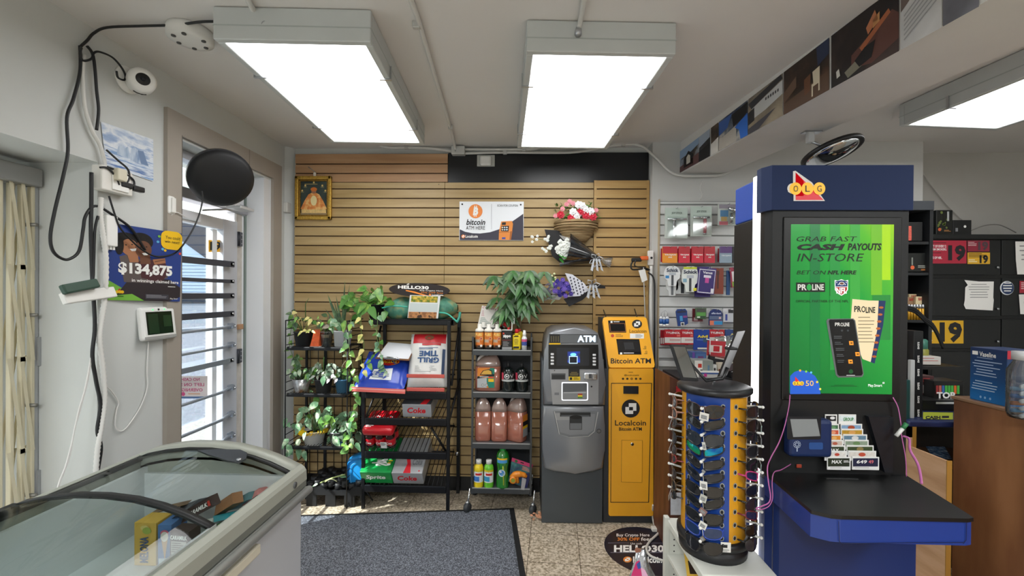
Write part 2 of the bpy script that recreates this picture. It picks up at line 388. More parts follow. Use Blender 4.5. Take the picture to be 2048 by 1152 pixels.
mb.box((-2.09, 2.0, .05), (-2.041, yst0, .3), ALU, .004); mb.box((-2.09, yst0 - .075, .3), (-2.06, yst0 - .035, ztop - .08), M('#e4e6ea', .5)); mb.build('door_leaf', dr)
mb = MB(dr); mb.box((-2.074, 2.0, .3), (-2.07, yst0, ztop - .06), GL); mb.build('door_pane', dr)
DB = M('#4a4c56', .5, .3); LB = M('#9ea6b2', .4, .5)
for y, dark, hh in ((522, 1, .040), (560, 1, .024), (592, 1, .036), (632, 1, .038), (661, 0, .02), (703, 0, .018), (735, 2, .034), (799, 0, .02), (858, 0, .022), (905, 0, .02), (950, 0, .02)):
    z = aX(400, y, -2.0).z; mb = MB(dr); m = DB if dark == 1 else LB
    yb = yst0 + (.055 if dark else .08)
    if dark: mb.box((-2.012, 2.0, z - hh / 2), (-2.0, yb, z + hh / 2), m, .003)
    else: mb.tube([(-2.0, 2.0, z), (-2.0, yst0 - .06, z), (-2.02, yst0 + .01, z + .004), (-2.03, yb, z + .004)], [hh / 2, hh / 2, hh / 2, .02], m)
    if not dark: mb.box((-2.04, yb - .04, z - .016), (-2.026, yb, z + .024), m, .003)
    mb.cyl((-2.03, yb - .018, z + .002), (-1.995, yb - .018, z + .002), .006, CHROME); mb.box((-2.04, yb - .04, z - .01), (-2.0, yb - .01, z + .01), m); mb.build('security_bar', dr)
mb = MB(dr); mb.box((-2.062, 2.35, ztop - .06), (-2.02, 2.62, ztop - .005), M('#dfe1e6', .4), .008); mb.tube([(-2.0, 2.6, ztop + .01), (-1.99, 2.8, ztop + .055), (-2.0, 3.0, ztop + .05)], .006, METAL)
mb.build('door_closer', dr)
for y in (478, 712):
    z = aX(475, y, -2.05).z; mb = MB(dr); mb.box((-2.052, yst1 - .004, z - .05), (-2.035, yst1 + .05, z + .05), M('#55565c', .5, .4), .003); mb.cyl((-2.036, yst1 + .006, z - .05), (-2.036, yst1 + .006, z + .05), .009, M('#33343a', .4, .5))
    for k in (-.03, 0, .03): mb.cyl((-2.036, yst1 + .035, z + k), (-2.033, yst1 + .035, z + k), .004, METAL)
    mb.build('hinge', dr)
mb = MB(dr); z = aX(475, 654, -2.04).z; mb.box((-2.052, yst1 - .002, z - .018), (-2.03, yst1 + .055, z + .018), M('#b48a66', .6), .003); mb.build('latch_plate', dr, 'tan tape patch on the jamb')
# stickers on the door
def flat(name, label, cat, fn, draw, group=None):
    mb = MB(fn=fn); draw(mb); return mb.thing(name, label, cat, group)
def s19(mb):
    mb.rect(417, 480, 444, 504, M('#f0b326', .5), 0); mb.txt('19', 420, 483, 441, 501, INK, .001, .03)
flat('age_sticker', 'small yellow age limit sticker reading 19 on the door glass', 'sticker', pxX(-2.066), s19)
def snc(mb):
    mb.rect(354, 752, 415, 793, M('#f0e6e6', .6), 0); P = M('#d4548c', .6)
    for t, a, b, y in (('NO CASH', 362, 399, 755.5), ('LEFT ON SITE', 346, 408, 766), ('OVERNIGHT', 350, 405, 776.5)): mb.txt(t, b, y, a, y + 6.5, P, .001, .015)
    mb.disc(366, 788, 4, P, .001); mb.lines(376, 787, 410, 790, 1, M('#e2a05a', .6))
    mb.rect(354, 793, 415, 797, M('#5f7fb0', .6), .0)
flat('cash_notice', 'white notice with pink lettering seen backwards on the door glass', 'notice', pxX(-2.066), snc)
def strip(mb):
    for y0, c, t in ((405, '#b9c4be', ''), (458, '#cfd8d4', ''), (488, '#a8574a', '6'), (510, '#cfd8d4', ''), (570, '#3c6a55', '5'), (595, '#c6d0cb', ''), (652, '#3f5f9a', '4'), (672, '#c6d0cb', '')):
        mb.rect(513.4, y0, 518.6, y0 + 20, M(c, .5), 0)
        if t: mb.txt(t, 514.2, y0 + 5, 517.6, y0 + 13, WHITE, .001, .02)
flat('height_strip', 'narrow height marker strip with numbered bands on the door jamb', 'sticker', pxX(-2.045), strip)
# window and folding gate
mb = MB(); FR = M('#d6d3cb', .5)
for a, b in (((-2.42, .1, .35), (-2.36, .18, 2.02)), ((-2.42, YP - .14, .35), (-2.36, YP - .06, 2.02)), ((-2.42, .1, .35), (-2.36, YP - .06, .42)), ((-2.42, .1, 1.95), (-2.36, YP - .06, 2.02))): mb.box(a, b, FR)
wn = struct(mb, 'window_1')
mb = MB(wn); mb.box((-2.395, .18, .42), (-2.39, YP - .14, 1.95), GL); mb.build('window_pane', wn)
bm_ = bpy.data.materials.new('shade_cloth'); bm_.use_nodes = True; nt_ = bm_.node_tree; tl_ = nt_.nodes.new('ShaderNodeBsdfTranslucent'); tl_.inputs['Color'].default_value = lin('#c9cacb'); nt_.links.new(tl_.outputs[0], nt_.nodes['Material Output'].inputs['Surface'])
mb = MB(wn); mb.box((-2.345, .1, .36), (-2.34, YP - .07, 2.0), bm_); mb.build('blocking_shade', wn, 'cream shade added behind the gate to block the sun')  # shade added to keep the window's sun off the mat
g = T('folding_gate', 'cream folding metal security gate in the recess at the far left', 'security gate', (-2.22, 1.4, 0))
CR = M('#d9d0b4', .5); GX = -2.2
mb = MB(g); mb.box((GX - .05, .3, 2.02), (GX + .04, YP - .01, 2.10), M('#9a9a98', .5, .3), .006); mb.build('header_rail', g)
mb = MB(g); mb.box((GX - .01, YP - .022, 0), (GX + .01, YP - .004, 2.02), M('#b4b6b8', .4, .5)); mb.build('side_channel', g)
for yy in (1.852, 1.815, 1.775, 1.735):
    mb = MB(g); mb.box((GX - .012, yy - .014, .05), (GX + .012, yy, 2.02), CR, .003); mb.build('upright', g)
mb = MB(g)
for k in range(5):
    z = .05 + k * .4
    mb.box((GX + .012, 1.79, z), (GX + .02, 1.812, z + .02), CR)
    for (ya, yb) in ((1.846, 1.80), (1.81, 1.755)):
        mb.add([(GX + .02, ya, z), (GX + .02, ya - .014, z), (GX + .02, yb - .014, z + .42), (GX + .02, yb, z + .42)], [(0, 1, 2, 3)], CR); mb.add([(GX - .02, ya, z + .42), (GX - .02, ya - .014, z + .42), (GX - .02, yb - .014, z), (GX - .02, yb, z)], [(0, 1, 2, 3)], CR)
    mb.cyl((GX - .02, 1.838, z + .2), (GX + .035, 1.838, z + .2), .008, M('#8d8b84', .4, .5))
mb.build('lattice', g)
for z in (.62, 1.22):
    mb = MB(g); mb.box((GX + .005, YP - .012, z), (GX + .02, YP - .001, z + .13), M('#aeb0b2', .4, .4)); mb.build('hinge', g)
# ---------------------------------------------------------------- outside
mb = MB(); mb.box((-40, -15, -.2), (-2.35, 50, -.12), tinted([(.3, '#5c616b'), (.7, '#7b808a')], ms=30, name='asphalt', r=.9)); struct(mb, 'road')
mb = MB(); mb.box((-4.0, -15, -.12), (-2.32, 50, -.02), tinted([(.3, '#85837f'), (.7, '#a19f9a')], ms=40, name='concrete', r=.9)); struct(mb, 'sidewalk')
mb = MB(); a = aZ(350, 868, -.118); b = aZ(434, 822, -.118); mb.add([a, b, b + Vector((.05, -.16, 0)), a + Vector((.05, -.16, 0))], [(0, 1, 2, 3)], M('#eeeeec', .7)); mb.thing('road_marking', 'white painted line on the asphalt outside the door', 'road marking')
h = T('house', 'pale blue clapboard house with a dark roof across the street', 'house', (-20.5, 25.5, -.12))
mb = MB(h); mb.box((-26, 23, -.12), (-17.3, 31, 3.3), M('#7f95ad', .7))
for k in range(18): mb.box((-17.3, 23, .1 + k * .18), (-17.27, 31, .25 + k * .18), M('#8fa5bd', .7)); mb.box((-26, 22.97, .1 + k * .18), (-17.3, 23, .25 + k * .18), M('#8fa5bd', .7))
mb.prism([(-26, 3.3), (-17.3, 3.3), (-21.6, 6.2)], -31, -23, M('#8ea4bc', .7), fr=Matrix.Rotation(PI / 2, 4, 'X')); mb.build('wall', h)
mb = MB(h); mb.add([(-16.9, 22.7, 3.1), (-16.9, 31, 3.1), (-21.6, 31, 6.4), (-21.6, 22.7, 6.4), (-26.4, 22.7, 3.1), (-26.4, 31, 3.1)], [(0, 1, 2, 3), (3, 2, 5, 4)], M('#2f3748', .8, n=.1, sc=3)); mb.build('roof', h)
mb = MB(h); mb.box((-20, 22.9, 1.0), (-19, 22.96, 2.4), M('#4a5c70', .3)); mb.box((-23.8, 22.9, 1.0), (-22.6, 22.96, 2.4), M('#4a5c70', .3)); mb.build('window', h)
mb = MB(h); mb.box((-23.6, 22.6, 2.9), (-22.9, 22.96, 3.3), M('#e9eef2', .5), .03); mb.build('air_conditioner', h)
c = T('parked_car', 'white hatchback parked outside beyond the door glass', 'car', (-14.2, 18.2, -.12))
CW = M('#c3c8d0', .3, coat=.5)
mb = MB(c); prof = [(-2.2, .35), (-2.25, .8), (-2.1, 1.0), (-1.95, 1.15), (-1.4, 1.6), (.3, 1.62), (1.0, 1.15), (1.9, 1.02), (2.15, .8), (2.15, .35)]
fr = Matrix.Translation((-14.2, 18.2, -.12)) @ Matrix.Rotation(math.radians(22), 4, 'Z') @ Matrix.Rotation(PI / 2, 4, 'X')
prf = [(-x, z) for x, z in prof]; mb.prism(prf, -.85, .85, CW, fr=fr); mb.build('car_body', c)
mb = MB(c); mb.prism([(-.9, 1.18), (-.25, 1.52), (1.3, 1.52), (1.75, 1.18)], .80, .865, M('#3c4654', .15), fr=fr); mb.build('side_windows', c)
mb = MB(c); mb.prism([(2.0, .85), (1.75, .92), (2.02, 1.05), (2.2, .95)], .6, .87, M('#c52430', .3), fr=fr); mb.build('tail_light', c)
for x in (-1.35, 1.35):
    w = MB(c); w.lathe([(.0, .0), (.2, .0), (.33, .02), (.34, .1), (.33, .2), (0, .2)], SOFTBLACK, fr=fr @ Matrix.Translation((x, .34, .72))); w.disc(0, 0, .2, METAL, .205, fr=fr @ Matrix.Translation((x, .34, .72))); w.build('wheel', c)
# ================================================================ CEILING FIXTURES, CONDUIT, WALL CLUTTER
LIT = M('#ffffff', .5, e=5.2)
STEEL = M('#c4c9c9', .5, .1, n=.03)
def fixture(loc, rz, label, clips=True):
    t = T('ceiling_light', label, 'ceiling light', loc, rz, 'fluorescent box lights on the ceiling')
    mb = MB(); w, l, h = .635, 1.21, .13
    for a, b in (((-w / 2, -l / 2, 0), (w / 2, -l / 2 + .03, h)), ((-w / 2, l / 2 - .03, 0), (w / 2, l / 2, h)), ((-w / 2, -l / 2 + .0305, 0), (-w / 2 + .03, l / 2 - .0305, h)), ((w / 2 - .03, -l / 2 + .0305, 0), (w / 2, l / 2 - .0305, h))):
        mb.box(a, b, STEEL, .003, seg=1)
    mb.box((-w / 2 + .002, -l / 2 + .002, h - .02), (w / 2 - .002, l / 2 - .002, h + .001), STEEL); mb.box((-w / 2 - .001, -l / 2 - .001, .055), (w / 2 + .001, l / 2 + .001, .06), M('#a9b0b0', .5))
    mb.build('housing', t)
    mb = MB(); mb.box((-w / 2 + .03, -l / 2 + .03, .008), (w / 2 - .03, l / 2 - .03, .02), LIT); mb.build('diffuser', t)
    for x in (-1, 1):
        for y in (-.3, .33):
            mb = MB(); a = x * (w / 2 - .05); b = x * (w / 2 + .006)
            mb.box((min(a, b), y - .006, -.006), (max(a, b), y + .006, -.001), METAL); mb.box((b - .002, y - .006, -.006), (b + .002, y + .006, .06), METAL); mb.build('clip', t)
    return t
fx = fixture((.282, 2.44, 2.585), math.radians(3), 'bright box light left of the picture beam, in front of the bouquets')
dup(fx, (-.99, 2.33, 2.585), 'bright box light nearest the glass door, its near end crossed by a black wire', math.radians(3))
dup(fx, (2.62, 2.10, 2.585), 'bright box light on the far side of the picture beam above the cash counter', math.radians(6))
CON = M('#d2d2cf', .5)
def conduit(pts, r, label, name='conduit', cat='pipe', m=CON, n=10, sm=True):
    mb = MB(); mb.tube(smoothpath(pts, 5) if sm else pts, r, m, n)
    return mb
def zc(*ps, z=2.705): return [aZ(x, y, z) for x, y in ps]
def yb(*ps, y=3.37): return [aY(x, max(y_, 0), y) for x, y_ in ps]
def clipring(mb, p, s=.016): mb.cbox(p, (s * 2, s * 1.4, s * 2), M('#bfc0be', .4, .3), .004)
mb = conduit(zc((470, -60), (500, 8), (520, 38)) + [aZ(529, 48, 2.66)], .011, ''); mb.cyl(aZ(525, 44, 2.69), aZ(531, 50, 2.65), .015, METAL); mb.thing('conduit', 'short white conduit running into the near end of the light by the door', 'pipe', 'white electrical conduits')
mb = conduit(zc((1176, -60), (1168, 0), (1160, 45)) + [aZ(1156, 66, 2.66)], .011, ''); mb.cyl(aZ(1157, 58, 2.69), aZ(1156, 68, 2.65), .015, METAL); mb.thing('conduit', 'short white conduit running into the near end of the middle light', 'pipe', 'white electrical conduits')
mb = conduit(zc((800, -50), (822, 0), (842, 58), (872, 160), (895, 235), (906, 278)) + [aY(911, 298, 3.34)], .0105, '')
clipring(mb, aZ(833, 50, 2.705)); clipring(mb, aZ(901, 254, 2.705)); mb.thing('conduit', 'long white conduit along the ceiling between the two lights', 'pipe', 'white electrical conduits')
mb = MB(); c = aY(917, 302, 3.36); mb.cbox(c, (.105, .06, .065), M('#c9cac8', .45, .2), .006); mb.cyl(c + Vector((-.02, -.03, -.01)), c + Vector((-.02, -.035, -.01)), .005, METAL); mb.thing('junction_box', 'small white junction box above the slat wall where conduits meet', 'junction box')
mb = conduit(yb((753, 288), (775, 295), (815, 295), (860, 297), (903, 302)), .0105, ''); clipring(mb, aY(813, 294, 3.37)); mb.thing('conduit', 'white conduit along the wall top left of the junction box', 'pipe', 'white electrical conduits')
mb = conduit(yb((928, 299), (960, 299), (1040, 299), (1070, 298), (1088, 290)), .0095, ''); clipring(mb, aY(1048, 299, 3.37)); mb.thing('conduit', 'upper of two conduits right of the junction box, bending up to the middle light', 'pipe', 'white electrical conduits')
mb = conduit([aY(930, 307, 3.37), aY(1010, 305, 3.37), aY(1140, 305, 3.37), aY(1200, 296, 3.36), aY(1250, 289, 3.35), aY(1282, 292, 3.33), aY(1312, 316, 3.27), aY(1340, 343, 3.26), aY(1362, 351, 3.26), aY(1400, 352, 3.27), aY(1442, 350, 3.28), aY(1470, 338, 3.28)], .0095, '')
clipring(mb, aY(1247, 289, 3.35)); clipring(mb, aY(1010, 305, 3.37)); mb.thing('conduit', 'longest white conduit sagging across the wall corner and under the beam end', 'pipe', 'white electrical conduits')
# thin wires on the far right wall
mb = MB(); mb.tube(smoothpath([aY(1822, 305, 3.54), aY(1850, 352, 3.54), aY(1890, 405, 3.54), aY(1925, 440, 3.54)]), .004, M('#bdbbb6', .6), 6); mb.thing('wall_wire', 'thin pale wire running diagonally down the wall behind the cash counter', 'wire')
mb = MB(); mb.tube(smoothpath([aY(1940, 462, 3.45), aY(1970, 451, 3.45), aY(2000, 450, 3.45), aY(2032, 465, 3.45)]), .004, M('#8a8782', .6), 6); mb.thing('loose_wire', 'thin grey wire arching over the top of the dark cabinet', 'wire')
mb = MB(); mb.tube(smoothpath([aY(1405, 362, 3.27), aY(1400, 378, 3.26), aY(1404, 390, 3.26), aY(1401, 400, 3.27)]), .004, CON, 6); mb.thing('wall_wire', 'short white wire hanging down to the white slat board', 'wire')
# black wires bundle left wall
BW = M('#1b1d20', .5)
def wx(ps, x): return [aX(p[0], p[1], x) for p in ps]
xw = XL + .02
mb = MB(); mb.tube(smoothpath(zc((560, 44), (480, 42), (430, 43)) + zc((400, 44), (350, 50), (290, 52), (215, 55), z=2.70) + wx([(188, 66), (175, 80), (162, 92)], xw)), .0055, BW, 7)
mb.thing('ceiling_cable', 'black cable running along the ceiling corner past the white disc to the light', 'cable')
mb = MB(); mb.tube(smoothpath(wx([(160, 92), (161, 130), (157, 160), (146, 200), (134, 235), (136, 300), (127, 350), (110, 420), (101, 470), (105, 500), (121, 516), (139, 518), (158, 502), (166, 460), (170, 435), (182, 416), (197, 413), (225, 430), (262, 457), (290, 500)], xw)), .006, BW, 7)
mb.thing('power_cable', 'thick black cable hanging in a wide loop left of the outlet box', 'cable')
mb = MB(); mb.tube(smoothpath(wx([(163, 95), (160, 108), (166, 121), (182, 118), (188, 106), (200, 104), (225, 115), (243, 135), (251, 152), (248, 160), (236, 155), (233, 142)], xw + .015)), .0045, BW, 6)
mb.thing('camera_cable', 'thin black cable curling over to the white security camera', 'cable')
mb = MB(); mb.tube(smoothpath(wx([(174, 92), (185, 108), (190, 140), (193, 180), (197, 220), (193, 260)], xw)), .006, BW, 7)
mb.thing('power_cable', 'black cable dropping straight from the ceiling corner to the iceberg picture', 'cable')
mb = MB(); mb.tube(smoothpath(wx([(168, 110), (165, 150), (170, 215), (185, 262), (200, 290), (208, 318), (210, 335)], xw)), .008, M('#dcdcd8', .6), 7)
mb.thing('white_cable', 'thick white cable descending to the outlet box beside the black cables', 'cable')
mb = MB(); mb.tube(smoothpath(wx([(198, 418), (187, 402), (183, 345), (183, 400), (182, 470), (185, 560), (190, 650), (185, 710), (192, 760), (201, 810), (195, 860), (202, 895), (196, 940), (193, 975)][2:], xw + .004)), .0075, BW, 7)
mb.thing('power_cable', 'black cable falling along the wall corner behind the freezer', 'cable')
mb = MB(); mb.tube(smoothpath(wx([(196, 432), (190, 460), (188, 520), (186, 560), (178, 572), (170, 577)], xw + .01)), .005, BW, 7)
mb.thing('power_cable', 'short black cable ending at the dark green plug adaptor', 'cable')
mb = MB(); mb.tube(smoothpath(wx([(218, 392), (230, 430), (240, 455), (262, 480), (285, 500), (308, 512), (330, 512), (350, 506)], xw + .012) + wx([(366, 490), (385, 460), (398, 430), (405, 400), (404, 382)], xw + .07)), .004, BW, 7)
mb.thing('mirror_cable', 'thin black wire drooping across the couple poster to the round black disc', 'cable')
for ps, lab in (([(213, 300), (235, 320), (255, 338), (258, 356), (250, 372)], 'upper black adaptor lead curving into the outlet box'), ([(215, 334), (245, 345), (265, 358), (268, 370), (258, 374)], 'middle black adaptor lead curving into the outlet box'), ([(200, 335), (215, 336), (230, 352), (238, 370)], 'short black adaptor lead curving into the outlet box')):
    mb = MB(); mb.tube(smoothpath(wx(ps, xw + .035)), .0045, BW, 7); mb.thing('adaptor_lead', lab, 'cable')
# coiled white flex tube and thin bell wires
mb = MB(); pts = smoothpath(wx([(202, 395), (201, 430), (206, 470), (212, 520), (210, 590), (203, 640), (199, 680), (206, 740), (209, 800), (203, 850), (195, 900), (191, 955)], xw + .01), 14)
mb.tube(pts, [.0085 + .0022 * (i % 2) for i in range(len(pts))], M('#e3e2de', .6), 8); mb.thing('flex_conduit', 'ribbed white flexible tube running down the wall beside the black cable', 'cable')
tw = M('#e4e3e0', .6)
mb = MB(); mb.tube(smoothpath(wx([(190, 680), (181, 720), (172, 770), (158, 820), (147, 870), (140, 910), (128, 945), (118, 970), (109, 995)], xw - .0)), .003, tw, 5); mb.tube(smoothpath(wx([(186, 690), (178, 750), (168, 790), (160, 822), (151, 850), (145, 880), (132, 930), (120, 960), (113, 985)], xw - .0)), .003, tw, 5)
mb.thing('bell_wire', 'pair of thin twisted white wires hanging against the recess wall', 'wire')
mb = MB(); mb.tube(smoothpath(wx([(297, 683), (294, 740), (295, 772), (285, 805), (268, 835), (250, 858), (238, 862), (230, 850), (233, 820), (237, 805), (225, 785), (212, 772)], xw - .012)), .003, tw, 5); mb.thing('bell_wire', 'thin white wire drooping from the touch panel to the ribbed tube', 'wire')
# devices
def onwall(px, py, d=0): p = aX(px, py, XL); return Vector((XL + d, p.y, p.z))
t = T('smoke_detector_base', 'round white mounting base on the ceiling by the black cable', 'ceiling mount', aZ(381, 60, ZC))
mb = MB(); mb.lathe([(0, 0), (.085, 0), (.09, -.012), (.088, -.045), (.06, -.05), (0, -.05)], M('#dcdcd9', .5)); mb.build('disc', t)
mb = MB()
for a in range(6): mb.lathe([(0, -.054), (.009, -.054), (.009, -.04)], M('#4d4d4d', .6), (.06 * math.cos(a), .06 * math.sin(a), 0), 10)
mb.build('screw', t)
t = T('security_camera', 'white round security camera with black lens on the wall', 'security camera', onwall(253, 160))
mb = MB(); fr = Matrix.Rotation(PI / 2, 4, 'Y'); mb.lathe([(0, 0), (.062, 0), (.062, .012), (.05, .018), (0, .018)], WHITE, fr=fr); mb.build('mount_plate', t)
fr2 = Matrix.Translation((.07, .0, -.01)) @ Vector((.75, -.62, -.1)).to_track_quat('Z', 'Y').to_matrix().to_4x4() @ Matrix.Scale(1.1, 4)
mb = MB(); mb.lathe([(0, -.05), (.035, -.045), (.05, -.02), (.05, .04), (.042, .055), (.03, .057)], WHITE, fr=fr2); mb.build('body', t)
mb = MB(); mb.lathe([(.0, .0615), (.022, .0605), (.026, .056)], BLACK, fr=fr2); mb.lathe([(0, .0622), (.01, .062)], M('#2a2c33', .1), fr=fr2); mb.build('lens', t)
mb = MB(); mb.tube([fr2 @ Vector((.05 * math.sin(a), -.05 * math.cos(a), .0)) for a in (-.5, -.2, .1, .4)], .004, BLACK, 6); mb.build('speaker_slot', t)
# iceberg print
ICE = tinted([(.25, '#6f88b8'), (.42, '#9db3d4'), (.5, '#e6ebf2'), (.6, '#b9c9e0'), (.75, '#5f7eb5')], (1, 2.2, 6), kind='noise', ms=3.2, name='iceberg_print', detail=8)
ICE2 = tinted([(.35, '#4f74b0'), (.5, '#dfe7f0'), (.62, '#7fa0cc')], (1, 2, 16), kind='noise', ms=4, name='sea_ice_print', detail=6)
ICE3 = tinted([(.35, '#8fa8c8'), (.55, '#c4d2e2'), (.7, '#7d97bd')], (1, 6, 1.5), kind='noise', ms=5, name='ice_face_print')
q = quadf(onwall(200, 243, .004), onwall(305, 279, .004), onwall(305, 363, .004), onwall(210, 330, .004), 100, 80)
mb = MB(fn=q); mb.rect(0, 0, 100, 80, ICE, 0); mb.rect(0, 42, 100, 80, ICE2, .0004)
mb.poly([(24, 48), (27, 36), (34, 30), (40, 36), (46, 30), (50, 46), (50, 52), (24, 52)], ICE3, .0008); mb.poly([(50, 52), (52, 33), (60, 27), (66, 30), (78, 28), (84, 44), (90, 55), (50, 55)], ICE3, .0008); mb.poly([(66, 31), (78, 29), (84, 44), (89, 54), (72, 54)], M('#7088ad', .6), .001)
mb.thing('iceberg_print', 'unframed print of icebergs in blue water taped above the outlet box', 'picture')
# outlet box, plugs
t = T('outlet_box', 'white surface outlet box crowded with plugs above the couple poster', 'outlet', onwall(215, 365))
mb = MB(t); p = onwall(215, 362); mb.box(p + Vector((0, -.075, -.055)), p + Vector((.05, .075, .055)), M('#e6e4de', .5), .006); mb.build('box', t)
mb = MB(t); mb.box(p + Vector((.05, -.03, -.045)), p + Vector((.056, .05, .045)), WHITE, .003); mb.box(p + Vector((.056, -.008, .0)), p + Vector((.058, -.003, .02)), INK); mb.box(p + Vector((.056, .008, .0)), p + Vector((.058, .013, .02)), INK); mb.build('faceplate', t)
mb = MB(t); p2 = onwall(222, 345); mb.box(p2 + Vector((.05, -.045, -.045)), p2 + Vector((.08, .0, .01)), M('#d8d2bd', .5), .005); mb.build('night_plug', t, 'cream plug-in block')
p2 = onwall(243, 374)
mb = MB(); mb.box(p2 + Vector((.03, -.06, -.012)), p2 + Vector((.06, .0, .014)), BLACK, .005); mb.thing('power_adaptor', 'flat black plug adaptor nearest the iceberg print, in the outlet box', 'plug')
mb = MB(); mb.box(p2 + Vector((.03, .005, -.014)), p2 + Vector((.058, .065, .012)), BLACK, .005); mb.thing('power_adaptor', 'flat black plug adaptor on the door side of the outlet box', 'plug')
p3 = onwall(205, 452); mb = MB(); mb.box(p3 + Vector((.0, -.01, -.09)), p3 + Vector((.03, .045, .05)), WHITE, .005)
for k in range(3): mb.box(p3 + Vector((.004, .0 + k * .015, -.105)), p3 + Vector((.02, .01 + k * .015, -.09)), WHITE)
mb.thing('door_contact_box', 'white rectangular cable coupler on the ribbed tube beside the couple poster', 'cable box')
p3 = aX(170, 588, XL)
mb = MB(); fr = frame(Vector((XL + .03, p3.y, p3.z)), (0, 1, .13), (-.3, 0, 1)); mb.box((-.12, -.028, -.012), (.10, .02, .012), M('#e8e7e3', .5), .004, fr=fr); mb.thing('power_strip', 'short white power strip hanging at a tilt on the wall corner', 'power strip')
mb = MB(); fr = frame(Vector((XL + .045, p3.y - .05, p3.z + .035)), (0, 1, .22), (-.3, 0, 1)); mb.box((-.085, -.02, -.012), (.06, .02, .012), M('#2c4a3c', .5), .006, fr=fr); mb.thing('plug_adaptor', 'dark green plug adaptor lying on the tilted white power strip', 'plug')
# wall phone + touch panel
p = onwall(333, 410)
mb = MB(); mb.box(p + Vector((.002, -.02, -.05)), p + Vector((.03, .028, .05)), M('#e9e8e4', .5), .012); mb.box(p + Vector((.03, -.005, -.04)), p + Vector((.038, .02, .04)), M('#e9e8e4', .5), .004); mb.thing('door_chime', 'small white chime box on the edge of the door casing', 'chime')
p = onwall(333, 445); mb = MB(); mb.box(p + Vector((.002, -.012, -.025)), p + Vector((.02, .014, .025)), M('#e3e2de', .5), .005); mb.tube(smoothpath([p + Vector((.015, 0, .03)), p + Vector((.03, .03, .06)), p + Vector((.03, .09, .045))]), .0025, tw, 5); mb.thing('wire_clip', 'tiny white wire clip box below the chime box', 'wire clip')
t = T('touch_panel', 'white alarm touch panel with dark screen on the wall under the couple poster', 'alarm panel', onwall(308, 645))
fr = frame(onwall(308, 647) + Vector((.012, 0, 0)), (0, 1, 0), (-.12, 0, 1))
mb = MB(t); mb.box((-.105, -.085, -.012), (.105, .085, .02), M('#e9eae8', .45), .018, fr=fr, seg=3); mb.build('casing', t)
mb = MB(t); mb.box((-.078, -.055, .02), (.078, .06, .0215), M('#0e1a14', .15), fr=fr); mb.rect(-.07, -.05, -.01, .05, M('#16321f', .3), .0222, fr=fr); mb.rect(.02, -.02, .07, .04, M('#1d3a22', .3), .0222, fr=fr); mb.build('screen', t)
mb = MB(t); mb.box((-.095, -.08, .018), (.095, -.064, .0212), M('#9b9c9a', .5), .003, fr=fr); mb.build('speaker_bar', t)
mb = MB(t); mb.rect(-.005, .066, .005, .076, INK, .0212, fr=fr)
for x in (-.035, .035): mb.disc(x, .071, .004, M('#49d07a', .5, e=1.5), .0212, fr=fr)
mb.build('camera_eye', t)
# couple poster
q = quadf(onwall(208, 444, .005), onwall(353, 467, .03), onwall(349, 603, .03), onwall(213, 600, .005), 400, 450)
BLUE = M('#243f88', .45)
mb = MB(fn=q); mb.rect(0, 0, 400, 450, BLUE, 0, 2, 2)
SK1 = M('#a8714f', .6); SK2 = M('#6d4632', .6); HR = M('#15100f', .8)
mb.poly([(0, 330), (0, 450), (185, 450)], M('#78b843', .5), .0004); mb.poly([(40, 420), (100, 330), (190, 300), (330, 310), (400, 360), (400, 420), (330, 450), (185, 450), (120, 410)], M('#2b2328', .6), .0006)
mb.poly([(60, 190), (110, 170), (200, 220), (300, 190), (320, 300), (200, 340), (80, 340)], M('#5d5250', .7), .0007); mb.poly([(150, 210), (290, 180), (330, 260), (280, 330), (170, 310)], M('#4a2429', .7), .0008)
mb.disc(95, 105, 72, HR, .0010, 62); mb.disc(170, 85, 62, HR, .0011, 52); mb.disc(110, 130, 42, SK1, .0013, 50); mb.disc(180, 135, 44, SK2, .0014, 54); mb.disc(60, 120, 22, HR, .0014, 60)
mb.poly([(95, 165), (150, 150), (155, 215), (110, 220)], SK1, .0012); mb.poly([(160, 175), (215, 165), (220, 220), (165, 225)], SK2, .0012)
mb.poly([(110, 140), (143, 132), (140, 148), (120, 152)], WHITE, .0016); mb.poly([(172, 158), (205, 150), (202, 166), (182, 170)], WHITE, .0016)
for x, y in ((92, 118), (122, 112), (165, 122), (196, 116)): mb.disc(x, y, 5, HR, .0016, 3.4)
mb.poly([(100, 124), (108, 120), (112, 138), (104, 140)], M('#8f5c40', .6), .0015); mb.poly([(176, 126), (186, 124), (190, 144), (180, 147)], M('#573624', .6), .0015)
mb.poly([(230, 190), (300, 175), (305, 205), (240, 222)], SK1, .0015); mb.poly([(240, 200), (300, 182), (300, 188), (242, 207)], SK2, .0017)
mb.rrect(275, -4, 402, 115, 38, YEL, .0018); mb.txt('You could', 300, 28, 388, 48, INK, .0022, .012); mb.txt('win next!', 296, 56, 384, 74, INK, .0022, .012)
for x, y, c in ((265, 40, '#78b843'), (258, 75, '#5fb2d8'), (285, 118, '#5fb2d8'), (300, 125, '#f2c21a'), (15, 20, '#5fb2d8'), (390, 135, '#d9463c')): mb.disc(x, y, 8, M(c, .5), .0019)
mb.txt('$134,875', 52, 222, 345, 300, WHITE, .0022, .045); mb.txt('in winnings claimed here', 118, 316, 385, 342, WHITE, .0022, .015)
mb.lines(320, 354, 385, 362, 1, WHITE, .002); mb.rect(190, 408, 325, 438, M('#3a3a44', .6), .0018); mb.lines(195, 412, 320, 434, 3, M('#8a8a90', .6), .002); mb.txt('Play Smart', 335, 428, 385, 440, WHITE, .002, .01)
mb.poly([(40, 405), (56, 378), (72, 410)], RED, .0022); mb.disc(45, 400, 9, YEL, .0024); mb.disc(57, 400, 9, YEL, .0024); mb.disc(69, 400, 9, YEL, .0024); mb.lines(8, 424, 105, 434, 1, M('#2d5a1a', .6), .002)
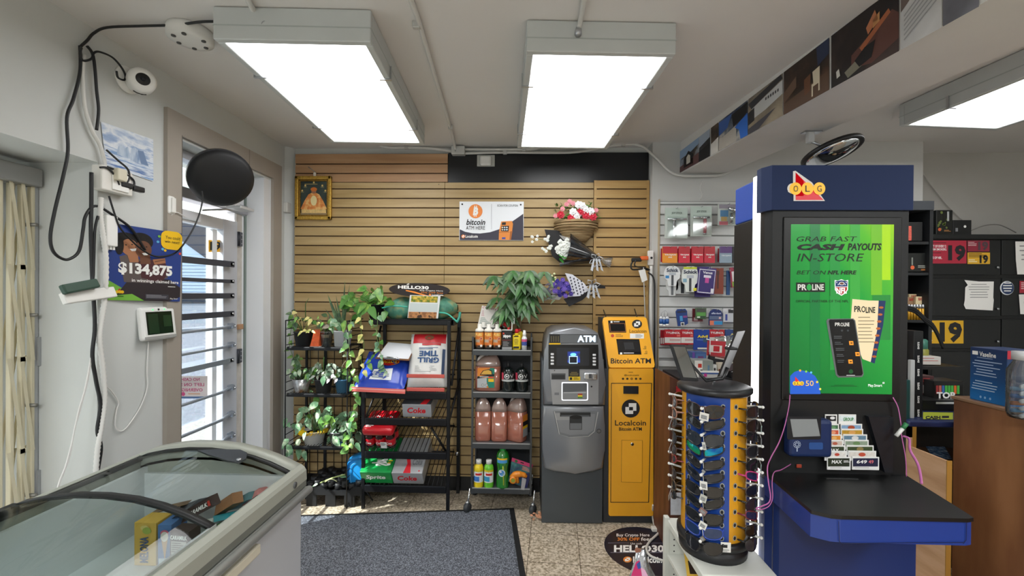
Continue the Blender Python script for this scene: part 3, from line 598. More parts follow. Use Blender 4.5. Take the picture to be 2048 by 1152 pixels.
mb.thing('winner_poster', 'blue lottery poster of a hugging couple with white prize lettering', 'poster')
# round black disc on bracket
t = T('convex_mirror', 'round black disc seen from its back, mounted above the glass door', 'mirror', aX(445, 360, -1.80))
cpt = aX(445, 359, -1.82); nrm = (EYE - cpt).normalized(); nrm = (nrm + Vector((.15, .25, -.32))).normalized()
fr = Matrix.Translation(cpt) @ nrm.to_track_quat('Z', 'Y').to_matrix().to_4x4()
R_ = (aX(394, 345, -1.82) - aX(497, 375, -1.82)).length / 2 * .78
mb = MB(t); mb.lathe([(0, .028), (R_ * .5, .024), (R_ * .85, .01), (R_, -.006), (R_, -.03), (0, -.03)], M('#17181b', .55), fr=fr, n=40); mb.build('disc', t)
mb = MB(t); mb.lathe([(R_ * .97, -.008), (R_ * 1.012, -.012), (R_ * 1.012, -.036), (R_ * .97, -.036)], M('#3a3b3f', .4), fr=fr, n=40); mb.build('rim', t)
p = aX(462, 402, -1.88); mb = MB(t); mb.box(p + Vector((-.10, -.07, -.03)), p + Vector((.02, .06, .022)), M('#d8dadb', .4), .006); mb.box(p + Vector((-.05, .02, -.04)), p + Vector((.05, .16, -.022)), M('#c2c4c6', .4, .3), .004); mb.cyl(p + Vector((.0, 0, .01)), cpt - nrm * .03, .012, M('#c2c4c6', .4, .3)); mb.build('bracket', t)
# sensor on the corner strip
p = onwall(572, 416); mb = MB(); mb.box(p + Vector((.0, -.045, -.04)), p + Vector((.035, .02, .04)), M('#d9d8d4', .5), .006); mb.thing('wall_sensor', 'small white square sensor in the corner beside the golden frame', 'sensor')
p = aY(972, 322, 3.385)
t = T('alarm_sensor', 'white motion sensor high on the black header board', 'sensor', p)
mb = MB(t); mb.box(p + Vector((-.07, -.012, -.045)), p + Vector((.07, .003, .045)), M('#b9bbb8', .5), .004); mb.build('back_plate', t)
mb = MB(t); mb.box(p + Vector((-.045, -.045, -.045)), p + Vector((.045, -.012, .03)), M('#e4e4e1', .45), .015, seg=3); mb.build('sensor_head', t)
# golden framed picture
Yf = 3.372
t = T('framed_picture', 'ornate gold framed devotional picture hung at the left of the slat wall', 'picture', aY(628, 440, Yf))
GOLD = M('#c9a24a', .32, .75, n=.25, sc=90, b=.5); GOLD2 = M('#8d6c2c', .4, .6, n=.3, sc=120, b=.6)
a = aY(592, 353, Yf); b = aY(664, 440, Yf); w = b.x - a.x; hh = a.z - b.z; cx = (a.x + b.x) / 2; cz = (a.z + b.z) / 2; fr = frame((cx, Yf, cz), (1, 0, 0), (0, 0, 1))
mb = MB(t); bw = .028
for x0, y0, x1, y1 in ((-w / 2, -hh / 2, w / 2, -hh / 2 + bw), (-w / 2, hh / 2 - bw, w / 2, hh / 2), (-w / 2, -hh / 2, -w / 2 + bw, hh / 2), (w / 2 - bw, -hh / 2, w / 2, hh / 2)):
    mb.box((x0, y0, -.005), (x1, y1, .022), GOLD, .006, fr=fr)
for x0, y0, x1, y1 in ((-w / 2 + bw, -hh / 2 + bw, w / 2 - bw, -hh / 2 + bw + .012), (-w / 2 + bw, hh / 2 - bw - .012, w / 2 - bw, hh / 2 - bw), (-w / 2 + bw, -hh / 2 + bw, -w / 2 + bw + .012, hh / 2 - bw), (w / 2 - bw - .012, -hh / 2 + bw, w / 2 - bw, hh / 2 - bw)):
    mb.box((x0, y0, -.005), (x1, y1, .012), GOLD2, .003, fr=fr)
mb.build('frame', t)
mb = MB(t); u = w / 2 - bw; v = hh / 2 - bw; mb.rect(-u, -v, u, v, tinted([(.3, '#1c2429'), (.6, '#34443f'), (.8, '#5a4a35')], ms=9, name='dark_painted_ground'), .001, fr=fr)
SAF = tinted([(.3, '#b5622c'), (.5, '#d98a45'), (.65, '#e8bf7a'), (.8, '#a23a2a')], ms=28, name='painted_robe'); s = u / .095
mb.poly([(-.085 * s, -.085), (-.06 * s, -.02), (-.035 * s, .03), (.0, .05), (.035 * s, .03), (.06 * s, -.02), (.085 * s, -.085), (.05 * s, -.10), (-.05 * s, -.10)], SAF, .003, fr=fr)
mb.rect(-.08 * s, -.118, .08 * s, -.09, M('#d8b878', .6, n=.2, sc=60), .0034, fr=fr); mb.rect(-u, -v, u, -.118, M('#8f7a58', .7, n=.2, sc=40), .0032, fr=fr); mb.disc(0, .055, .016 * s, M('#9a6a50', .6), .0036, .02, fr=fr); mb.disc(0, .07, .021 * s, M('#c96f2c', .6), .0038, .016, fr=fr)
mb.disc(0, -.02, .02 * s, M('#e8d9a0', .6), .0037, .04, fr=fr)
for x, y in ((-.055, .1), (.055, .1), (-.075, .06), (.075, .06), (0, .125)): mb.disc(x * s, y, .007, M('#e8c878', .5), .0036, fr=fr); mb.disc(x * s, y - .012, .012 * s, M('#7d7a5a', .5), .0035, .005, fr=fr)
mb.lines(-.06 * s, .108, .06 * s, .114, 1, M('#9a8a5a', .6), .0036, 1, fr=fr); mb.build('painting', t)
mb = MB(t); pz = cz + hh / 2; mb.tube([(cx, Yf + .004, pz - .02), (cx + .01, Yf - .012, pz + .035), (cx - .045, Yf - .006, pz + .075)], .003, METAL, 6); mb.box((cx + .0, Yf - .016, pz), (cx + .02, Yf - .002, pz + .03), M('#d8d0c4', .4), .004); mb.build('hanger', t)
# picture strip on the beam
pf = onplane(BEAM_O, BEAM_N)
def ptop(x): return 304 - (x - 1360) * .7625
def pbot(x): return 346 - (x - 1360) * .5545
def pic(x0, x1, name, cols, ms, label, extra=None, scale=(1, 1, 1)):
    mb = MB(fn=pf); m = tinted(cols, scale, ms=ms, name=name, r=.5, detail=8)
    def P(u, v): x = x0 + (x1 - x0) * u; return (x, ptop(x) + (pbot(x) - ptop(x)) * v)
    mb.poly([P(0, 0), P(1, 0), P(1, 1), P(0, 1)], m, .004)
    for k, (c, z, pts) in enumerate(extra or []): mb.poly([P(*p) for p in pts], M(c, .6), .0045 + z * .0005)
    mb.thing('beam_print', label, 'picture', 'photo prints along the beam')
dk = '#1b1512'
pic(1361, 1399, 'a', [(.35, '#20242c'), (.5, '#4a4038'), (.62, '#8d98a6'), (.75, '#3f2f2b')], 9, 'print of dark gabled houses at the far end of the beam strip', [('#8fa9c9', 1, [(0, 0), (1, 0), (1, .25), (.6, .35), (0, .4)]), ('#15151a', 2, [(.2, .9), (.2, .5), (.45, .25), (.7, .5), (.7, .9)]), ('#c9c4ba', 3, [(.35, .8), (.35, .5), (.45, .4), (.55, .5), (.55, .8)]), ('#5d3f40', 2, [(0, .75), (1, .6), (1, 1), (0, 1)])])
pic(1399.5, 1421, 'b', [(.35, '#17181c'), (.55, '#3d3f45'), (.7, '#8b8f96')], 10, 'narrow dark print second from the far end of the beam strip', [('#a4b2c4', 1, [(0, 0), (1, 0), (1, .3), (0, .45)]), ('#1b1b1f', 2, [(0, .6), (1, .5), (1, 1), (0, 1)])])
pic(1423, 1438, 'c', [(.35, '#2f2822'), (.55, '#5d5044'), (.7, '#cfcac0')], 10, 'narrowest brown print on the beam strip', [('#d9d7d2', 1, [(0, .6), (1, .5), (1, 1), (0, 1)])])
pic(1439, 1497, 'd', [(.35, '#23324d'), (.5, '#5b6674'), (.62, '#b8b6b2'), (.75, '#2f353f')], 8, 'print of a courtyard with bright blue patch on the beam strip', [('#2f6fd0', 2, [(.55, .55), (1, .35), (1, 1), (.75, 1), (.7, .7)]), ('#b9b4ac', 1, [(0, .65), (.6, .5), (.6, 1), (0, 1)]), ('#3d62a8', 1, [(0, .05), (.45, .05), (.3, .4), (0, .5)]), ('#17181c', 2, [(.45, .1), (1, .05), (1, .4), (.5, .5)])])
pic(1498, 1567, 'e', [(.35, '#6f675d'), (.5, '#8d8273'), (.65, '#a59883')], 6, 'print of a long white building and dusty ground on the beam strip', [('#c9cbcc', 1, [(.1, .35), (1, .15), (1, .48), (.5, .6), (.1, .65)]), ('#3a3a3e', 2, [(0, .15), (.95, .0), (1, .12), (.1, .35)]), ('#2f3036', 2, [(0, .4), (.18, .35), (.18, .7), (0, .75)]), ('#4b4a52', 2, [(0, .85), (.8, .7), (.3, 1), (0, 1)])] + [('#3b3c40', 3, [(.5 + k * .07, .3), (.54 + k * .07, .29), (.54 + k * .07, .36), (.5 + k * .07, .37)]) for k in range(6)])
pic(1569, 1660, 'f', [(.35, '#1a1716'), (.5, '#33261f'), (.65, '#5d4233')], 5, 'dark print of an empty white chair in a yard on the beam strip', [('#5d4637', 1, [(0, .75), (1, .62), (1, 1), (0, 1)]), ('#2b3550', 1, [(.72, .02), (1, .0), (1, .3), (.75, .4)]), ('#6b5344', 2, [(.0, .5), (.28, .3), (.28, .55), (.0, .75)]), ('#d8cdb4', 3, [(.64, .45), (.8, .42), (.8, .68), (.66, .7)]), ('#d8cdb4', 3, [(.62, .7), (.8, .68), (.8, .74), (.62, .76)]), ('#d8cdb4', 3, [(.62, .7), (.65, .7), (.65, .95), (.62, .95)]), ('#d8cdb4', 3, [(.77, .7), (.8, .7), (.8, .9), (.77, .9)]), ('#6a4630', 2, [(.45, .5), (.6, .45), (.58, .8), (.46, .85)])])
pic(1664, 1800, 'g', [(.35, '#131112'), (.5, '#211a1a'), (.65, '#40302c')], 4, 'large dark print of a table with an open book on the beam strip', [('#5d3a33', 1, [(.3, .62), (.9, .3), (1, .42), (1, .8), (.6, .95), (.3, .85)]), ('#a8623f', 2, [(.42, .58), (.85, .25), (.88, .33), (.46, .66)]), ('#b8744e', 3, [(.52, .32), (.65, .12), (.7, .3), (.55, .45)]), ('#c9925e', 3, [(.62, .25), (.72, .2), (.72, .35), (.62, .4)]), ('#0f0f13', 3, [(.35, .75), (.5, .62), (.66, .6), (.6, .85), (.42, .9)]), ('#7d7a6a', 2, [(.2, .85), (.38, .75), (.45, .9), (.25, .98)]), ('#d0cfc8', 4, [(.08, .75), (.12, .72), (.14, .86), (.09, .88)])])
pic(1804, 1886, 'h', [(.35, '#b9b9ba'), (.55, '#c9c9ca'), (.7, '#bdbdbe')], 3, 'pale text page with a strip of rock photo on the beam strip', [('#6a5d58', 1, [(0, -.2), (1, -.6), (1, .02), (0, .45)])] + [('#9a9a9c', 2, [(.08, .52 + k * .07), (.9, .2 + k * .075), (.9, .225 + k * .075), (.08, .545 + k * .07)]) for k in range(6)])
pic(1888, 1960, 'i', [(.35, '#55565e'), (.55, '#6d6e77'), (.7, '#7d7e88')], 6, 'grey print nearest the camera end of the beam strip', [])
# ================================================================ ATMS, SIGNS, FLOWERS ON THE SLAT WALL
RX90 = Matrix.Rotation(PI / 2, 4, 'X')
def pxz(pts, Y): return [(p.x, p.z) for p in (aY(x, y, Y) for x, y in pts)]
def ext(mb, pts, Y0, Y1, m, bev=0., seg=3):
    """outline given on the plane Y0, run back to Y1, front edge rounded"""
    P = pxz(pts, Y0); n = len(P)
    if bev <= 0: return mb.prism(P, -Y1, -Y0, m, fr=RX90)
    bm = bmesh.new(); f0 = [bm.verts.new((x, Y0, z)) for x, z in P]; f1 = [bm.verts.new((x, Y1, z)) for x, z in P]
    ff = bm.faces.new(f0); bm.faces.new(f1[::-1])
    for i in range(n): bm.faces.new((f0[(i + 1) % n], f0[i], f1[i], f1[(i + 1) % n]))
    bmesh.ops.bevel(bm, geom=list(ff.edges), offset=bev, segments=seg, affect='EDGES', profile=.5); bm.verts.index_update()
    mb.add([v.co.copy() for v in bm.verts], [tuple(v.index for v in f.verts) for f in bm.faces], m, True); bm.free(); return mb
def rnd4(x0, y0, x1, y1, r, n=4):
    o = []
    for cx, cy, a in ((x1 - r, y0 + r, -90), (x1 - r, y1 - r, 0), (x0 + r, y1 - r, 90), (x0 + r, y0 + r, 180)):
        o += [(cx + r * math.cos(math.radians(a + 90 * i / n)), cy + r * math.sin(math.radians(a + 90 * i / n))) for i in range(n + 1)]
    return o
def emblem(mb, cx, cy, r, bg, fg, z=.001, ry=None):
    k = 1 if ry is None else ry / r
    mb.disc(cx, cy, r, bg, z, ry)
    for a, b, c, d, m, dz in ((-.22, -.59, .62, .25, fg, .0006), (-.59, -.17, .26, .60, fg, .0007), (-.19, -.17, .24, .2, bg, .0012)): mb.rect(cx + a * r, cy + b * r * k, cx + c * r, cy + d * r * k, m, z + dz)
# ---- bank machine
SIL = M('#8f9297', .33, .55, n=.03, sc=8); SIL2 = M('#9ea0a4', .35, .5); DG = M('#4b5156', .5, .1)
t = T('cash_machine', 'silver and charcoal cash machine with lit ATM lettering, left of the yellow machine', 'cash machine', (.33, 3.1, 0))
mb = MB(t); ext(mb, [(1084, 720), (1208, 720), (1205, 1047), (1083, 1046)], 2.93, 3.34, DG, .006); mb.build('cabinet', t)
mb = MB(t); ext(mb, [(1087, 812), (1208, 813), (1210, 850), (1210, 900), (1206, 938), (1185, 945), (1150, 948), (1110, 945), (1088, 938), (1085, 900), (1085, 850)], 2.87, 2.94, SIL, .02, 5); mb.build('lower_fascia', t)
mb = MB(t); ext(mb, [(1087, 811), (1086, 760), (1089, 700), (1092, 680), (1098, 666), (1110, 659), (1150, 656), (1185, 659), (1197, 666), (1201, 680), (1206, 720), (1212, 770), (1211, 812)], 2.87, 3.30, SIL, .03, 5); mb.build('upper_fascia', t)
FP = pxY(2.867)
mb = MB(t, FP); mb.poly([(1098, 668), (1195, 669), (1197, 700), (1197, 738), (1097, 738), (1097, 690)], M('#0f1012', .25), 0); mb.poly([(1098, 669), (1194, 670), (1196, 687), (1097.5, 686)], M('#6f7377', .35, .4), .001); mb.rect(1096, 687, 1197, 689, SIL2, .002)
mb.rect(1099, 668.5, 1120, 687, M('#16171a', .4), .0015); mb.rect(1098, 686, 1121, 689, YEL, .0025)
for k in range(4): mb.rect(1101.5 + k * 4.6, 672, 1104 + k * 4.6, 684, M('#5c553e', .5), .002)
mb.build('sign_band', t)
mb = MB(t, FP); mb.txt('ATM', 1155, 671, 1191, 684, M('#cfe9ff', .5, e=1.6), .002, .03); mb.build('lettering', t, 'glowing ATM lettering')
mb = MB(t, FP); mb.rect(1113, 695.5, 1178.5, 731.5, M('#24262c', .2), .001); mb.rect(1135, 703, 1160, 725, tinted([(.3, '#24262c'), (.55, '#1c3fb0'), (.7, '#2a62e8')], ms=14, name='blue_screen_glow', e=.7), .0015)
mb.rect(1138, 712, 1155, 727, M('#b9e0ff', .4, e=1.0), .002); mb.rect(1139.2, 713.3, 1153.8, 725.7, M('#141b2c', .3), .0025); mb.disc(1146.5, 709, 6, M('#5fb4ff', .4, e=1.5), .0022, 3); mb.build('screen', t)
for k in range(4):
    for x, y in ((1104.6, 708.3 + 6.45 * k), (1188.6, 709.8 + 6.5 * k)):
        mb = MB(t); p = aY(x, y, 2.865); mb.cbox(p, (.021, .008, .013), M('#e3e4e6', .4), .002, seg=1); mb.build('button', t)
mb = MB(t, FP); mb.poly([(1099.6, 739), (1197, 739), (1197, 809), (1105, 809)], SIL2, .001); mb.rect(1102.7, 746.7, 1131, 759, M('#4a4d50', .4), .002); mb.rect(1104, 750, 1129.5, 758, M('#232527', .4), .0025)
mb.rect(1109, 785, 1118, 790, M('#77797d', .5), .002); mb.disc(1183, 773, 1.8, INK, .002); mb.disc(1109, 741, 1, INK, .002); mb.build('keypad_panel', t)
mb = MB(t, FP); mb.rect(1137, 735.6, 1159, 753, M('#17181a', .4), .003); mb.rect(1137.5, 753, 1160.4, 761, M('#e8c62a', .5), .0035); mb.rect(1139.5, 754.5, 1144, 759.5, INK, .004); mb.lines(1147, 755, 1158, 760, 2, M('#6b5a10', .6), .004); mb.lines(1139, 744, 1157, 752, 3, M('#8f7f4a', .6), .004, center=True); mb.build('sticker', t)
mb = MB(t); p = aY(1181, 752.5, 2.855); mb.cbox(p, (.09, .03, .05), M('#c4c6c9', .22, .9), .012, seg=3); mb.cbox(p + Vector((-.004, -.014, .004)), (.02, .01, .03), M('#5a5c60', .3, .6)); mb.cbox(p + Vector((.025, -.016, 0)), (.03, .012, .036), CHROME, .006); mb.build('card_reader', t)
mb = MB(t, FP); mb.poly(rnd4(1123, 764, 1176, 801, 3), M('#f2f6ff', .4, e=.9), .002); mb.poly(rnd4(1125, 766, 1174, 799, 2), M('#8a8d90', .4, .3), .003); mb.poly([(1126, 767), (1173, 767), (1173, 781), (1126, 785)], M('#5b5e62', .4), .0035); mb.rect(1127, 784, 1172, 786, M('#b5b7ba', .4), .004)  # darker polygon paints the shade inside the keypad tray
for k, c in enumerate(('#a83a2a', '#e8d13a', '#4a8a3a')): mb.rect(1155.5, 787 + 3 * k, 1164.6, 790 + 3 * k, M(c, .5), .0045)
mb.build('keypad_tray', t)
mb = MB(t, FP); mb.poly([(1106, 822), (1195.5, 822), (1193, 850), (1188, 862), (1176, 872), (1138, 874), (1120, 869), (1115, 862)], M('#7b7e83', .4, .4), .001); mb.poly([(1111, 826), (1121, 826), (1121, 832), (1139, 832), (1139, 840), (1112.5, 840)], SIL2, .002)  # recess drawn flat, its shade put into darker polygons
mb.poly([(1112, 828), (1190, 828), (1187, 860), (1175, 868), (1140, 870), (1120, 864)], M('#8b8e93', .4, .4), .0015); mb.rect(1120, 824.5, 1181, 833, M('#1f2123', .4), .003); mb.rect(1122, 830, 1179, 833, M('#55585c', .4), .0035)
mb.rect(1139, 833, 1164, 859, M('#2a2c2f', .4), .0032); mb.rect(1140, 846, 1163, 858, M('#6c6f73', .4), .0036); mb.disc(1151.5, 834, 12, M('#0e0f10', .4), .004, 4)
for a, b in (((1108, 822), (1118, 868)), ((1118, 868), (1138, 874)), ((1138, 874), (1176, 872)), ((1176, 872), (1188, 862)), ((1188, 862), (1195, 823))):
    mb.poly([a, b, (b[0] + 1.4, b[1] + 1), (a[0] + 1.4, a[1] + .6)], M('#c9cbce', .3, .6), .004)
mb.build('cash_tray', t)
mb = MB(t, FP); mb.disc(1197.7, 862, 4.6, M('#5c5e61', .3, .8), .002); mb.disc(1197.7, 862, 3, M('#9a9c9f', .3, .8), .003); mb.rect(1197.2, 860, 1198.2, 864, INK, .004); mb.build('lock', t)
# ---- yellow machine
OR = M('#fbb42c', .42, n=.03, sc=4); BK = M('#1d1f22', .6); ORP = (0, 2.93, 1.066); ORN = (0, -.334, .2)
t = T('crypto_machine', 'yellow crypto cash machine on dark base, right of the silver machine', 'cash machine', (.72, 3.1, 0))
mb = MB(t); ext(mb, [(1207, 737), (1310, 738), (1307, 1046), (1206, 1045)], 2.955, 3.33, M('#34373b', .5, .1), .004); mb.build('cabinet', t)
mb = MB(t); ext(mb, rnd4(1217.5, 737, 1307.5, 1033, 4), 2.935, 2.96, OR, .006); mb.build('lower_panel', t)
hp = [aY(1206, 642, 3.13), aY(1209, 634, 3.135), aY(1290, 634, 3.135), aY(1293, 638, 3.13)]
f = onplane(ORP, ORN); head = [f(Vector((x, y, 0))) for x, y in [(1205.5, 640), (1207, 635.5), (1211, 634), (1288, 634), (1292, 635.5), (1294, 640), (1309.5, 729), (1308.5, 734), (1304, 735.5), (1222, 735), (1218.5, 733.5), (1217, 729)]]
nb = Vector(ORN).normalized() * -.03
mb = MB(t); n_ = len(head); mb.add(head + [p + nb for p in head], [tuple(range(n_))] + [(i, (i + 1) % n_, n_ + (i + 1) % n_, n_ + i) for i in range(n_)], OR); mb.build('head_panel', t)
mb = MB(t); xa, xb_ = head[0].x + .002, head[5].x - .002; mb.prism([(2.96, 1.05), (3.33, 1.05), (3.33, 1.39), (3.15, 1.39)], xa, xb_, M('#34373b', .5, .1), fr=Matrix(((0, 0, 1, 0), (1, 0, 0, 0), (0, 1, 0, 0), (0, 0, 0, 1)))); mb.build('head_housing', t)
OF = onplane(Vector(ORP) + Vector(ORN).normalized() * .001, ORN); LF = pxY(2.933); DK = M('#17171a', .6)
def scr(pts, m, z, mb): mb.poly(pts, m, z)
mb = MB(t, OF); mb.poly([(1216, 641), (1250, 641), (1252.7, 665), (1219, 665)], M('#1b1c1f', .25), .0); mb.poly([(1219, 647), (1249.5, 647), (1251.5, 663.5), (1221, 663.5)], M('#c47f4a', .4), .001); mb.poly([(1219.6, 647.6), (1249, 647.6), (1250.8, 662.8), (1221.4, 662.8)], M('#17181a', .15), .0015); mb.rect(1221, 642.2, 1225, 645.8, WHITE, .001); mb.lines(1227, 643, 1244, 646, 1, WHITE, .001); mb.build('scanner_window', t)
mb = MB(t, OF); mb.poly([(1232.5, 678), (1278.5, 678.5), (1283, 709), (1237, 709)], M('#1b1c1f', .2), .0); mb.poly([(1234, 680), (1277, 680.4), (1281, 704), (1237.5, 704)], M('#2c2b2b', .12), .001); mb.poly([(1247, 685), (1266, 685), (1269, 699), (1250, 699)], M('#38393b', .3), .0014); mb.rect(1240, 705, 1244.5, 709, WHITE, .001); mb.lines(1247, 705.5, 1277, 708.5, 1, WHITE, .001); mb.build('touch_screen', t)
mb = MB(t, OF); emblem(mb, 1274, 648, 10, DK, WHITE, 0, 8.6); mb.txt('Localcoin', 1259, 659, 1293, 665.5, DK, 0, .0); mb.txt('Bitcoin ATM', 1221.5, 716.5, 1302, 727, DK, 0, .018); mb.disc(1225, 671.5, 3.2, M('#c8442a', .5), 0); mb.lines(1231, 668.5, 1247, 675, 3, M('#a8742a', .6), 0)
mb.rect(1260, 667, 1288, 677, WHITE, 0); mb.lines(1271, 669, 1286, 676, 4, M('#9a9a9a', .6), .0008)
for x, y in ((1290.5, 695), (1292.5, 705)): mb.disc(x, y - 1, 2, M('#7a5a1a', .6), 0, 2.2, r0=1.2); mb.lines(x - 4, y + 2, x + 5, y + 4.5, 1, M('#7a5a1a', .6), 0)
mb.build('head_print', t)
mb = MB(t, LF)
for a in ((1223, 766, 1303, 767.2), (1221, 1004, 1297, 1005.2)): mb.rect(*a, DK, .0)
mb.poly([(1222.3, 766), (1223.5, 766), (1222, 1005), (1220.8, 1005)], DK, 0); mb.poly([(1302.4, 766), (1304, 766), (1298, 1005), (1296.4, 1005)], DK, 0)
emblem(mb, 1261.5, 817, 18.2, DK, WHITE, 0); mb.txt('Localcoin', 1230, 840.4, 1292, 851.2, DK, 0, .012); mb.txt('Bitcoin ATM', 1238, 854.6, 1283.6, 861.6, DK, 0, .02); mb.txt('@localcoinatm', 1248.5, 748.5, 1278, 752.5, M('#5a430f', .6), 0, .01); mb.lines(1257, 744, 1270, 746, 1, M('#6a4f12', .6), 0)
for k in range(5): mb.disc(1246 + 8.7 * k, 757.5, 2.4, M('#3a2c10', .6), 0, 2.2, 10, r0=(1.2 if k == 2 else 0))
mb.build('front_print', t)
mb = MB(t); a = aY(1247, 772, 2.93); b = aY(1277, 788, 2.93); mb.box((a.x, 2.928, b.z), (b.x, 2.936, a.z), M('#15171c', .3), .002); mb.build('bill_slot', t)
mb = MB(t); a = aY(1244, 881, 2.93); b = aY(1284, 965, 2.93); mb.box((a.x, 2.931, b.z), (b.x, 2.936, a.z), OR, .0015)
for q in ((a.x - .002, a.z, b.x + .002, a.z + .002), (a.x - .002, b.z - .002, b.x + .002, b.z), (a.x - .002, b.z, a.x, a.z), (b.x, b.z, b.x + .002, a.z)): mb.box((q[0], 2.9335, q[1]), (q[2], 2.936, q[3]), M('#8f5f12', .6))
od = mb.build('service_door', t)
mb = MB(t); p = aY(1264.6, 888.6, 2.929); mb.cyl(p, p + Vector((0, .006, 0)), .011, CHROME, 16); mb.cyl(p - Vector((0, .002, 0)), p, .006, M('#5a4a2a', .4, .6)); mb.build('lock', od)
mb = MB(); mb.tube([aY(1207, 620, 3.35), aY(1212, 634, 3.2)], .004, SOFTBLACK, 6); mb.thing('machine_cable', 'short black cable behind the left top corner of the yellow machine', 'cable')
mb = MB(); mb.tube([aY(1269, 618, 3.35), aY(1274, 634, 3.2)], .004, SOFTBLACK, 6); mb.thing('machine_cable', 'short black cable behind the middle of the yellow machine top', 'cable')
# ---- round floor decal
ZF = onplane((0, 0, .002), (0, 0, 1)); NAV = M('#1b1c2b', .4)
mb = MB(); mb.disc(.752, 2.655, .252, NAV, .0015, n=48); mb.fn = ZF; Wt = WHITE; OG = M('#e58a3a', .5)
mb.txt('Buy Crypto Here', 1233, 1067, 1299, 1074.5, Wt, .0, .012); mb.txt('30% OFF', 1235, 1075, 1279, 1081.5, OG, .0, .02); mb.txt('fees', 1282, 1074.5, 1304, 1081.5, Wt, 0, .012); mb.txt('Use code', 1261, 1085, 1284, 1089, Wt, 0, .0); mb.txt('HELLO30', 1228, 1090, 1328, 1104.5, Wt, 0, .04)
for q in ((1216, 1085.6, 1258, 1086.2), (1288, 1085.8, 1332, 1086.4), (1221, 1104.6, 1331, 1105.4)): mb.rect(*q, M('#8d8da0', .5), 0)
emblem(mb, 1255, 1119, 8.5, OG, Wt, 0, 6); mb.txt('Localcoin', 1266, 1113, 1324, 1126, Wt, 0, .03)
mb.thing('floor_decal', 'large round navy floor decal with a discount code, in front of the yellow machine', 'floor sticker')
# ---- folded caution sign leaning between machine and wall, cables on the floor
t = T('caution_sign', 'folded yellow floor sign leaning edge-on right of the yellow machine', 'floor sign', aZ(1325, 1046, 0))
YC = M('#e0c020', .5, n=.05)
for (a, b), n_ in ((((1309, 850), (1326, 1044)), 'front_leaf'), (((1313, 850), (1342, 1020)), 'rear_leaf')):
    pa = aY(a[0], a[1], 3.0); pb = aY(b[0], b[1], 2.93 if n_ == 'front_leaf' else 3.05); mb = MB(t)
    if n_ == 'front_leaf': pb.z = .002
    else: pb.z = .04
    d = Vector((.008, .0, 0)); e = Vector((.02, .16, 0)); mb.add([pa - d, pa + d, pb + d * 1.3, pb - d * 1.3, pa - d + e, pa + d + e, pb + d * 1.3 + e, pb - d * 1.3 + e], [(0, 1, 2, 3), (4, 7, 6, 5), (0, 4, 5, 1), (1, 5, 6, 2), (2, 6, 7, 3), (3, 7, 4, 0)], YC); mb.build(n_, t)
mb = MB(t); p = aY(1311, 846, 3.0); mb.box(p + Vector((-.012, 0, -.01)), p + Vector((.018, .17, .02)), YC, .006); mb.build('hinge_grip', t)
gw = M('#cfcdc6', .5)
mb = MB(); mb.tube(smoothpath([aZ(1306, 1010, .15), aZ(1305, 1030, .06), aZ(1308, 1048, .02), aZ(1314, 1056, .012)]), .006, gw, 6); p = aZ(1318, 1058, .015); mb.box(p + Vector((-.05, -.02, -.012)), p + Vector((.05, .02, .012)), M('#d9d8d2', .5), .005); mb.thing('floor_cable', 'pale cable ending in a white plug on the floor by the yellow machine', 'cable')
mb = MB(); mb.tube(smoothpath([aZ(1338, 1010, .08), aZ(1334, 1042, .02), aZ(1318, 1065, .009), aZ(1298, 1085, .009), aZ(1293, 1100, .009), aZ(1303, 1113, .009), aZ(1334, 1124, .009), aZ(1350, 1130, .009)]), .0075, gw, 8); mb.thing('floor_cable', 'grey cable curving over the round navy floor decal to the white shelf', 'cable')
# right edge outlet by the wood wall
t = T('wall_outlet', 'white surface outlet with orange plug at the right edge of the slat wall', 'outlet', aY(1301, 516, 3.29))
p = aY(1301, 516, 3.285); mb = MB(t); mb.box(p + Vector((-.022, -.012, -.055)), p + Vector((.022, .014, .055)), M('#e4e3df', .5), .005); mb.disc(0, 0, .009, INK, 0, fr=frame(p + Vector((.004, -.0125, 0)), (1, 0, 0), (0, 0, 1))); mb.build('box', t)
mb = MB(); p = aY(1283, 516, 3.26); mb.box(p + Vector((-.075, -.012, -.028)), p + Vector((.0, .012, .0)), M('#17181a', .5), .006); mb.box(p + Vector((-.01, -.012, -.016)), p + Vector((.05, .012, .014)), M('#e0662a', .5), .006); mb.tube(smoothpath([aY(1266, 522, 3.26), aY(1262, 530, 3.26), aY(1265, 539, 3.26), aY(1285, 538, 3.27), aY(1297, 540, 3.28)]), .006, BW, 6); mb.tube(smoothpath([aY(1272, 520, 3.25), aY(1270, 532, 3.25), aY(1290, 536, 3.26), aY(1300, 540, 3.27)]), .005, BW, 6); mb.thing('extension_plug', 'black plug with orange connector plugged in beside the yellow machine', 'plug')
mb = MB(); mb.tube(smoothpath([aY(1303, 532, 3.27), aY(1302, 600, 3.27), aY(1303, 700, 3.27), aY(1304, 860, 3.27)]), .013, M('#d9d9d6', .5), 10); mb.thing('conduit', 'white vertical conduit dropping from the outlet beside the yellow machine', 'pipe', 'white electrical conduits')
mb = MB(); mb.tube(smoothpath([aY(1296, 545, 3.26), aY(1308, 560, 3.25), aY(1309, 620, 3.25), aY(1309, 720, 3.25), aY(1310, 800, 3.25)]), .006, BW, 6); mb.thing('power_cable', 'black cable hanging beside the vertical conduit right of the slat wall', 'cable')
mb = MB(); mb.tube(smoothpath([aY(1287, 535, 3.25), aY(1288, 570, 3.24), aY(1290, 630, 3.24), aY(1292, 700, 3.24)]), .004, M('#b9b8b4', .5), 6); q = [aY(x, y, 3.235) for x, y in ((1277, 541), (1290, 538), (1295, 560), (1284, 565))]; mb.add(q, [(0, 1, 2, 3)], PAPER); mb.thing('tagged_cord', 'thin grey cord with a white paper tag hanging by the outlet', 'cord')
